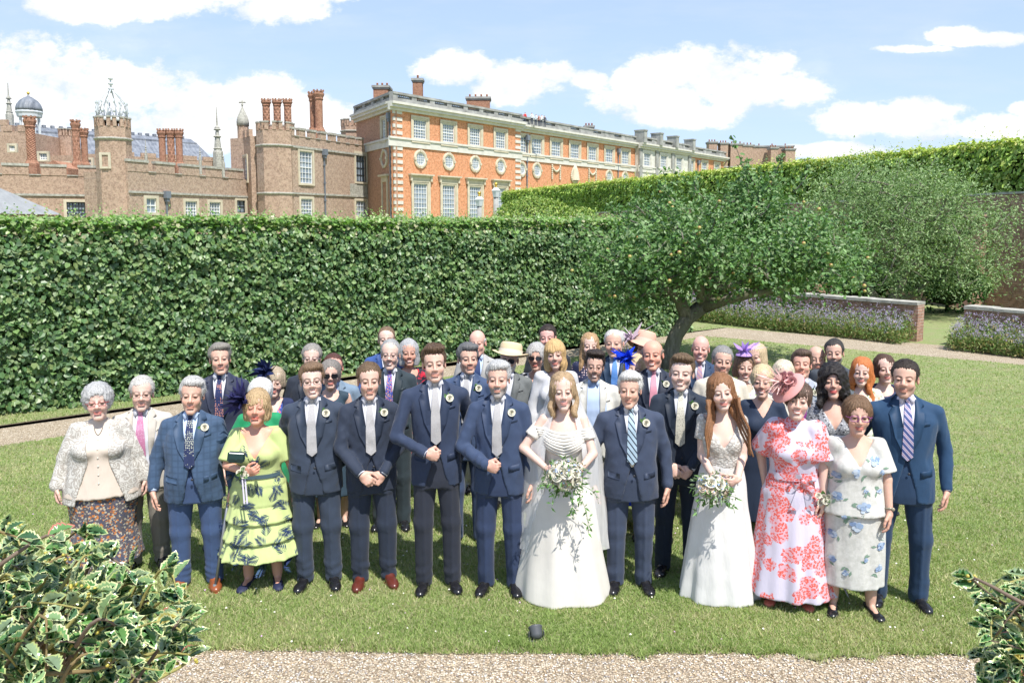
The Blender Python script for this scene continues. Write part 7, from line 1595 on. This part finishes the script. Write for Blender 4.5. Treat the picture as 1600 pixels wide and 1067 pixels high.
woman(424, 574, 168, 'smiling woman with grey-blonde bob and glasses in a navy cardigan, small navy fascinator', hair=('bobfringe', (.42, .34, .24)), skin=SK2, glasses=('thin', (.2, .15, .1)), dress=patches('blue flower dress', (.03, .06, .24), [(.5, .12, .16), (.2, .25, .5)], 22, .35), jacket=(plain('navy knit', (.02, .03, .085)), .80, .08, .95), neck=('v', .1, 1.26), extra=fascinator((-.065, -.03, .10), 'feather', (.02, .03, .10), 12), hl=.04, flare=.28, dhem=.30)
man(483, 537, 165, 'bearded grey man in thin glasses and dark suit standing before the hedge', hair=('short', (.30, .28, .25)), beard=(.50, .48, .44), glasses=('thin', (.3, .3, .3)), skin=SK2, suit=(.018, .024, .038), old=True, tie=None, smile=False, collar=True, w=1.08)
woman(514, 562, 170, 'grey-haired woman in a sleeveless dark dress, half hidden behind the young man in glasses', hair=('bob', (.22, .20, .18)), skin=SK1, dress=plain('dark teal cloth', (.03, .055, .08)), glasses=('sun', (.03, .02, .02)), neck=('round', .08, 1.40), hl=.03, smile=False)
man(523, 552, 167, 'ruddy man with dark reddish hair in a light blue-grey jacket', hair=('receding', (.10, .04, .03)), skin=(.62, .33, .26), suit=(.15, .21, .28), shirt=M_PALE, tie=plain('navy tie', (.02, .04, .12), .5), hyaw=.2)
man(606, 510, 151, 'man in a bright blue suit, face mostly hidden at the very back by the hedge', hair=('receding', (.20, .13, .08)), skin=SK2, suit=(.03, .07, .22), tie=None, armL='button')
man(608, 530, 172, 'grey-haired man in rimless glasses, dark suit and multicoloured tie', hair=('receding', (.36, .36, .35)), skin=SK2, glasses=('thin', (.1, .1, .1)), suit=(.022, .034, .042), tie=patches('multicolour tie', (.04, .05, .30), [(.6, .15, .08), (.55, .4, .1), (.25, .3, .6)], 70, .34), old=True, w=1.04)
woman(641, 530, 156, 'woman with a smooth grey bob in a red and black flowered dress', hair=('bob', (.40, .40, .40)), skin=(.52, .30, .22), dress=patches('red black flowers', (.02, .02, .03), [(.60, .03, .06), (.3, .02, .04)], 20, .40), sleeve=.9, neck=('round', .09, 1.39), hl=.11)
man(730, 536, 181, 'dark-grey-haired man in a navy suit with pale tie and rose behind the groom', hair=('swept', (.13, .13, .13)), skin=SK3, suit=(.040, .064, .125), tie=T_SIL, bout=True, hyaw=.25, smile=False, armL='hang', armR='hang')
man(750, 515, 151, 'balding white-haired man in a light grey jacket and navy tie at the back', hair=('crown', (.60, .58, .55)), skin=(.62, .38, .30), suit=(.36, .36, .35), skind='linen', shirt=M_PALE, tie=plain('navy tie', (.02, .04, .12), .5), old=True, smile=False, w=1.05)
man(795, 540, 160, 'white-bearded man in a straw sun hat, sunglasses and grey jacket', hair=('crown', (.55, .54, .5)), beard=(.58, .56, .52), skin=SK3, suit=(.12, .13, .13), glasses=('sun', (.02, .02, .02)), extra=brim_hat((.60, .48, .30), (.68, .62, .52), .168, .105, (-.12, .08)), w=1.05, tie=None, old=True)
woman(836, 537, 156, 'woman with short grey hair and sunglasses in a black and white patterned top', hair=('perm', (.42, .41, .39)), skin=SK3, glasses=('sun', (.10, .04, .03)), dress=patches('black white blouse', (.62, .62, .62), [(.03, .03, .04), (.05, .05, .06)], 24, .36), sleeve=.9, neck=('v', .1, 1.30), hl=.0, vol=.93, htilt=.06)
man(857, 507, 147, 'young man with short dark hair at the very back by the gravel path', hair=('short', (.035, .022, .016)), skin=(.64, .37, .32), suit=(.02, .024, .032), tie=None, hyaw=-.1)
woman(871, 531, 167, 'woman with a blonde bob and fringe in a white jacket behind the veil', hair=('fringe', (.58, .38, .17)), skin=SK1, dress=plain('white jersey', (.56, .56, .56)), jacket=(plain('white jacket cloth', (.56, .56, .57)), .80, .05, .97), neck=('v', .1, 1.28), hl=.14, vol=1.03)
woman(921, 520, 149, 'woman with long blonde hair in a navy spotted blouse at the back', hair=('long', (.42, .27, .14)), skin=SK4, dress=dotsf('navy dotted blouse', (.015, .02, .055), (.55, .42, .42), 42, .30), sleeve=.9, neck=('round', .07, 1.42), hl=.12, smile=False, vol=.95)
man(926, 548, 175, 'dark-haired man with glasses in an open white jacket over a pale blue shirt', hair=('quiff', (.04, .03, .022)), skin=SK3, stubble=(.12, .09, .07), glasses=('thin', (.15, .13, .12)), suit=(.54, .53, .48), trous=(.30, .28, .24), shirt=M_PALE, tie=None, jopen=True, vol=.8)
man(962, 515, 156, 'white-haired man in a navy suit with a bright blue tie near the tree trunk', hair=('short', (.55, .53, .50)), skin=SK3, suit=(.022, .045, .085), tie=plain('sky blue tie', (.10, .24, .55), .5), old=True, smile=False, sx=1.04)
woman(1002, 524, 149, 'woman in a pink and straw bucket hat with lilac feathers beside the tree trunk', hair=('bob', (.05, .03, .025)), skin=SK1, dress=plain('coral pink cloth', (.62, .20, .18)), sleeve=.9, neck=('round', .08, 1.40), extra=brim_hat((.62, .36, .27), (.60, .50, .40), .165, .120, (-.2, .18), nm='bucket_hat', feath=(.52, .42, .48), drop=.03), hl=.05)
woman(990, 553, 173, 'blonde woman in a royal blue dress and bright blue feather fascinator', hair=('bob', (.60, .46, .28)), skin=SK2, dress=plain('royal blue cloth', (.02, .07, .52)), sleeve=.46, puff=.02, neck=('round', .08, 1.40), w=1.12, extra=fascinator((-.05, -.06, .095), 'feather', (.01, .05, .55), 15), hl=.05, flare=.28, dhem=.3, shoe=mat('blue suede', (.02, .06, .5), .6))
man(1025, 530, 178, 'broadly smiling bald man in a dark suit with pink tie and white rose', hair=('crown', (.25, .20, .16)), skin=(.62, .33, .24), suit=(.020, .026, .044), tie=plain('pink tie', (.60, .26, .32), .5), bout=True, w=1.12, sw=1.03, sx=1.06)
man(1092, 524, 150, 'slim white-haired man in a navy suit and pinkish tie standing alone at the back', hair=('crown', (.58, .56, .53)), skin=(.62, .36, .30), suit=(.024, .046, .095), tie=stripes('pinkish tie', (.42, .26, .26), (.30, .20, .30), 30), old=True)
man(1126, 540, 173, 'man with short grey hair in a cream linen jacket and open pale shirt', hair=('short', (.26, .25, .24)), skin=SK3, suit=(.56, .52, .43), skind='linen', shirt=M_PALE, tie=None, jopen=True, smile=False, w=1.1, hyaw=.1)
woman(1163, 552, 166, 'woman with a lilac flower fascinator and brown hair in a white flowered dress', hair=('bob', (.20, .12, .07)), skin=SK1, dress=patches('pale flower dress', (.64, .64, .60), [(.40, .30, .55), (.30, .38, .20)], 24, .30), sleeve=.4, neck=('round', .08, 1.40), extra=fascinator((-.02, -.045, .125), 'flower', (.42, .27, .58), 20), hl=.08)
woman(1183, 537, 153, 'woman with long pale blonde hair looking over the lilac fascinator', hair=('long', (.55, .42, .26)), skin=SK1, dress=plain('cream dress', (.60, .56, .48)), neck=('v', .1, 1.3), hl=.10, hyaw=-.2, vol=.95)
woman(1190, 570, 187, 'smiling woman with a short blonde bob in a navy shirt dress behind the bridesmaid', hair=('bob', (.60, .47, .28)), skin=SK3, dress=plain('navy poplin', (.020, .032, .060)), sleeve=.35, neck=('v', .1, 1.30), hl=.02, vol=1.0, w=1.05)
woman(1221, 563, 173, 'pale blonde woman half hidden behind the pink disc hat', hair=('bob', (.64, .56, .42)), skin=SK2, dress=plain('cream dress', (.60, .56, .48)), hl=.05, neck=('round', .08, 1.40))
man(1253, 547, 171, 'dark-haired man with lifted chin and purple tie, behind the coral dress', hair=('swept', (.10, .065, .045)), skin=(.60, .34, .26), suit=(.30, .33, .38), tie=plain('purple tie', (.36, .06, .34), .5), smile=False, closed=True, pitch=-.22, w=1.08, bout=True)
man(1281, 539, 154, 'bald man in a dark jacket and open blue shirt at the back right', hair=('crown', (.20, .15, .11)), skin=SK3, suit=(.04, .055, .08), shirt=plain('blue shirt', (.12, .28, .60)), tie=None, smile=False, closed=True, jopen=True)
man(1308, 530, 157, 'dark-haired man with short grey beard, tallest at the back right', hair=('short', (.045, .040, .036)), skin=SK3, beard=(.20, .18, .16), suit=(.05, .06, .075), tie=None, smile=False)
woman(1305, 571, 190, 'woman with big curly black hair in a grey patterned wrap dress', hair=('curly', (.018, .014, .013)), skin=SK3, dress=patches('grey snake print', (.28, .29, .31), [(.05, .05, .06), (.55, .55, .56)], 45, .38), sleeve=.9, neck=('v', .1, 1.22), hl=.10, vol=1.12, lips=(.50, .05, .06), pitch=-.16)
woman(1349, 558, 166, 'woman with long ginger hair in a cream flowered sleeveless dress', hair=('wavy', (.52, .17, .05)), skin=SK2, dress=patches('cream flower dress', (.62, .60, .52), [(.20, .30, .16), (.60, .35, .15)], 30, .30), neck=('round', .07, 1.42), sleeve=.2, hl=.10)
woman(1383, 554, 162, 'woman with a brown bob and navy lace dress between the redhead and the tall man', hair=('bob', (.085, .045, .030)), skin=SK2, dress=patches('navy lace', (.018, .028, .075), [(.05, .07, .14)], 60, .4), sleeve=.4, neck=('round', .09, 1.38), hl=.07, hyaw=.35)
# ---------------- things held or set down
def bouquet(c, R_, label, trail, n=26, seed=2):
    root = empty('bouquet', tuple(c), 0, label, 'bouquet'); r = np.random.RandomState(seed); A = Acc(); rg = random.Random(seed); B = Acc()
    for i in range(n):
        d = unit((r.normal(size=3)+np.array((0, -.55, .25)))[None])[0]; rr = R_*(.55+.35*r.rand()); cc = d*rr*np.array((1.15, .75, .9)); rose(A if r.rand() < .8 else B, cc, R_*r.uniform(.24, .38), tuple(d+np.array((0, -.4, .2))), 0, None, rg)
    ball(A, (0, .01, 0), (R_*.72, R_*.5, R_*.62), 12); A.build('roses', M_ROSE, root); B.build('cream_roses', mat('peach rose petal', (.76, .60, .46), .6, .2, fn=vary(.08, 30, .2, 90, .003)), root)
    L_ = Acc(); k = 170; d = unit(r.normal(size=(k, 3))+np.array((0, -.2, -.1))); P = d*R_*(.85+.35*r.rand(k))[:, None]*np.array((1.2, .8, 1)); leaves(L_, P, r.normal(size=(k, 3))+d, d+r.normal(size=(k, 3))*.4, .045*(.6+.8*r.rand(k)), pick([(.06, .14, .03), (.12, .22, .07), (.20, .28, .16)], k, r), 'slim')
    k = 60; d = unit(r.normal(size=(k, 3))+np.array((0, -.6, .1))); leaves(L_, d*R_*1.02*np.array((1.2, .8, 1)), d, r.normal(size=(k, 3)), .016*(.6+.8*r.rand(k)), pick([(.25, .36, .65), (.38, .46, .70)], k, r), 'oval'); T_ = Acc()
    for (dx, dz, L) in trail:
        pts = [Vector((dx*t*(2-t), -.03-.05*t, -R_*.3+dz*t**1.3)) for t in np.linspace(0, 1, 8)]; tube(T_, pts, .0022, 4); q = r.rand(L); P = np.array([tuple(pts[min(6, int(v*7))].lerp(pts[min(7, int(v*7)+1)], v*7-int(v*7))) for v in q]); leaves(L_, P+r.normal(size=(L, 3))*.010, r.normal(size=(L, 3))+np.array((0, -1, .2)), r.normal(size=(L, 3))+np.array((dx*2, 0, -.8)), .040*(.6+.7*r.rand(L)), pick([(.07, .18, .03), (.12, .25, .06)], L, r), 'slim')
    L_.build('greenery', M_LEAFG, root, smooth=False)
    tube(T_, [(0, .02, -R_*.3), (0.01, .06, -R_*1.5)], [.018, .014], 8); T_.build('stems', mat('stem green', (.08, .16, .04), .6), root); return root
cb = at(884, 742, F/211-.30); bouquet(cb, .118, 'large cascading bouquet of ivory roses and trailing greenery held by the bride', [(.16, -.36, 60), (.05, -.26, 40), (-.10, -.16, 24), (.22, -.12, 20), (-.2, -.02, 16)], 52, 2)
cb = at(1113, 762, F/213-.30); bouquet(cb, .105, 'round bouquet of ivory roses held by the bridesmaid', [(.14, -.12, 18), (-.13, -.12, 18), (.16, -.02, 14)], 46, 5)
cc = at(369, 714, F/206-.24); e = empty('clutch_bag', tuple(cc), .2, 'dark green satin clutch bag held against the lime dress', 'clutch bag'); e.rotation_euler = (.1, .15, .3); A = Acc(); bm = bmesh.new(); bmesh.ops.create_cube(bm, size=1); bmesh.ops.scale(bm, vec=(.125, .04, .085), verts=bm.verts); bmesh.ops.bevel(bm, geom=bm.edges[:], offset=.012, segments=3, affect='EDGES')
me = bpy.data.meshes.new('purse_body'); bm.to_mesh(me); bm.free(); me.materials.append(mat('dark green satin', (.008, .035, .035), .3, .5)); link(bpy.data.objects.new('purse_body', me), e); A = Acc(); box(A, -.050, .050, -.0245, -.0205, -.01, .034); box(A, -.006, .006, -.028, -.0246, -.016, -.004); A.build('flap', mat('satin flap', (.012, .045, .045), .35, .5), e, smooth=False)
g = G(336, 926); e = empty('walking_stick', (g.x, g.y, 0), 0, 'grey metal walking stick with rubber foot beside the lime dress', 'walking stick'); A = Acc(); tube(A, [(0, 0, .03), (.10, .16, .86)], .011, 10); A.build('shaft', mat('grey metal', (.28, .29, .31), .35, .5, Metallic=.6), e); A = Acc(); lathe(A, [(.024, 0), (.022, .02), (.015, .05), (.013, .07)], 12); A.build('rubber_foot', mat('grey rubber', (.16, .17, .18), .8), e); A = Acc(); tube(A, [(.10, .16, .85), (.10, .12, .885), (.10, .06, .88)], .013, 8); A.build('handle', MC['grey rubber'], e)
g = at(452, 890, 7.2); g.z = 0; e = empty('tote_bag', (g.x, g.y, 0), .1, 'black fabric tote bag with white lettering on the grass behind the lime dress', 'bag'); A = Acc(); V = [(-.19, -.06, .0), (.16, -.06, .0), (.16, .06, .0), (-.19, .06, .0), (-.17, -.05, .34), (.15, -.04, .33), (.15, .05, .33), (-.17, .05, .34)]; A.add(V, np.array([(0, 1, 5, 4), (1, 2, 6, 5), (2, 3, 7, 6), (3, 0, 4, 7), (0, 3, 2, 1), (4, 5, 6, 7)])); A.build('bag_body', mat('black canvas', (.012, .012, .014), .85), e, smooth=False)
A = Acc(); [tube(A, [(-.08, y_, .33), (-.06, y_, .50), (0, y_, .56), (.06, y_, .50), (.08, y_, .33)], .008, 6) for y_ in (-.04, .04)]; A.build('handles', MC['black canvas'], e)
fc = bpy.data.curves.new('lettering', 'FONT'); fc.body = 'OL'; fc.size = .075; fc.extrude = .002; fc.align_x = 'CENTER'; fo_ = bpy.data.objects.new('tmp', fc); COL.objects.link(fo_); bpy.context.view_layer.update(); me = bpy.data.meshes.new_from_object(fo_); bpy.data.objects.remove(fo_); fo = bpy.data.objects.new('lettering', me); link(fo, e); fo.location = (.10, -.0625, .115); fo.rotation_euler = (math.radians(88), 0, 0); me.materials.clear(); me.materials.append(mat('white print', (.75, .75, .75), .6))
# ---------------- tourists on the palace roof: small, one mesh each
def tiny(px, py, Yd, col, hairc, lean, lab):
    c = at(px, py, Yd); hgt = 1.0; z0 = c.z-1.72
    def f(P):
        d = cap(P, (0, 0, .95), (lean, 0, 1.38), .15, .17); d = smin(d, ell(P, (lean, -.02, 1.60), (.085, .10, .12)), .04); X = P.copy(); X[:, 0] = np.abs(X[:, 0])
        d = smin(d, cap(X, (.09, 0, .9), (.10, 0, .05), .09, .06), .03); d = smin(d, cap(X, (.20, 0, 1.38), (.28, -.10, 1.08), .055, .045), .04); return smin(d, cap(X, (.28, -.10, 1.08), (.12, -.28, 1.12), .045, .035), .02)
    V, Q = snets(f, (-.42, -.40, -.02), (.42, .30, 1.76), .03); z = V[:, 2]; cl = np.tile(np.array(col, f32), (len(V), 1)); cl[z < .92] = (.05, .06, .09); cl[z > 1.48] = (.55, .35, .26); cl[(z > 1.62) | ((z > 1.54) & (V[:, 1] > 0))] = hairc
    A = Acc(); A.add(V, Q, 0, cl); o = A.build('person', M_ATTR, None, label=lab, cat='person', group='visitors on the palace roof'); o.location = (c.x, c.y, z0)
cols_ = [((.03, .04, .12), 'visitor in dark blue leaning on the palace roof parapet, leftmost'), ((.6, .06, .05), 'visitor in red behind the palace roof parapet'), ((.65, .65, .65), 'visitor in white standing tallest on the palace roof'), ((.55, .6, .65), 'visitor in pale grey in the middle of the roof group'), ((.35, .16, .13), 'visitor in brown in the right half of the roof group'), ((.7, .7, .68), 'visitor in white near the right end of the roof group'), ((.10, .10, .12), 'visitor in black, rightmost on the palace roof')]
for (px, py), (c_, l_) in zip(((814.5, 178), (820, 176), (831, 176.5), (837, 179), (842, 180), (846, 179.5), (851, 181)), cols_): tiny(px, py, 123.5, c_, (.08, .05, .03), random.uniform(-.08, .08), l_)
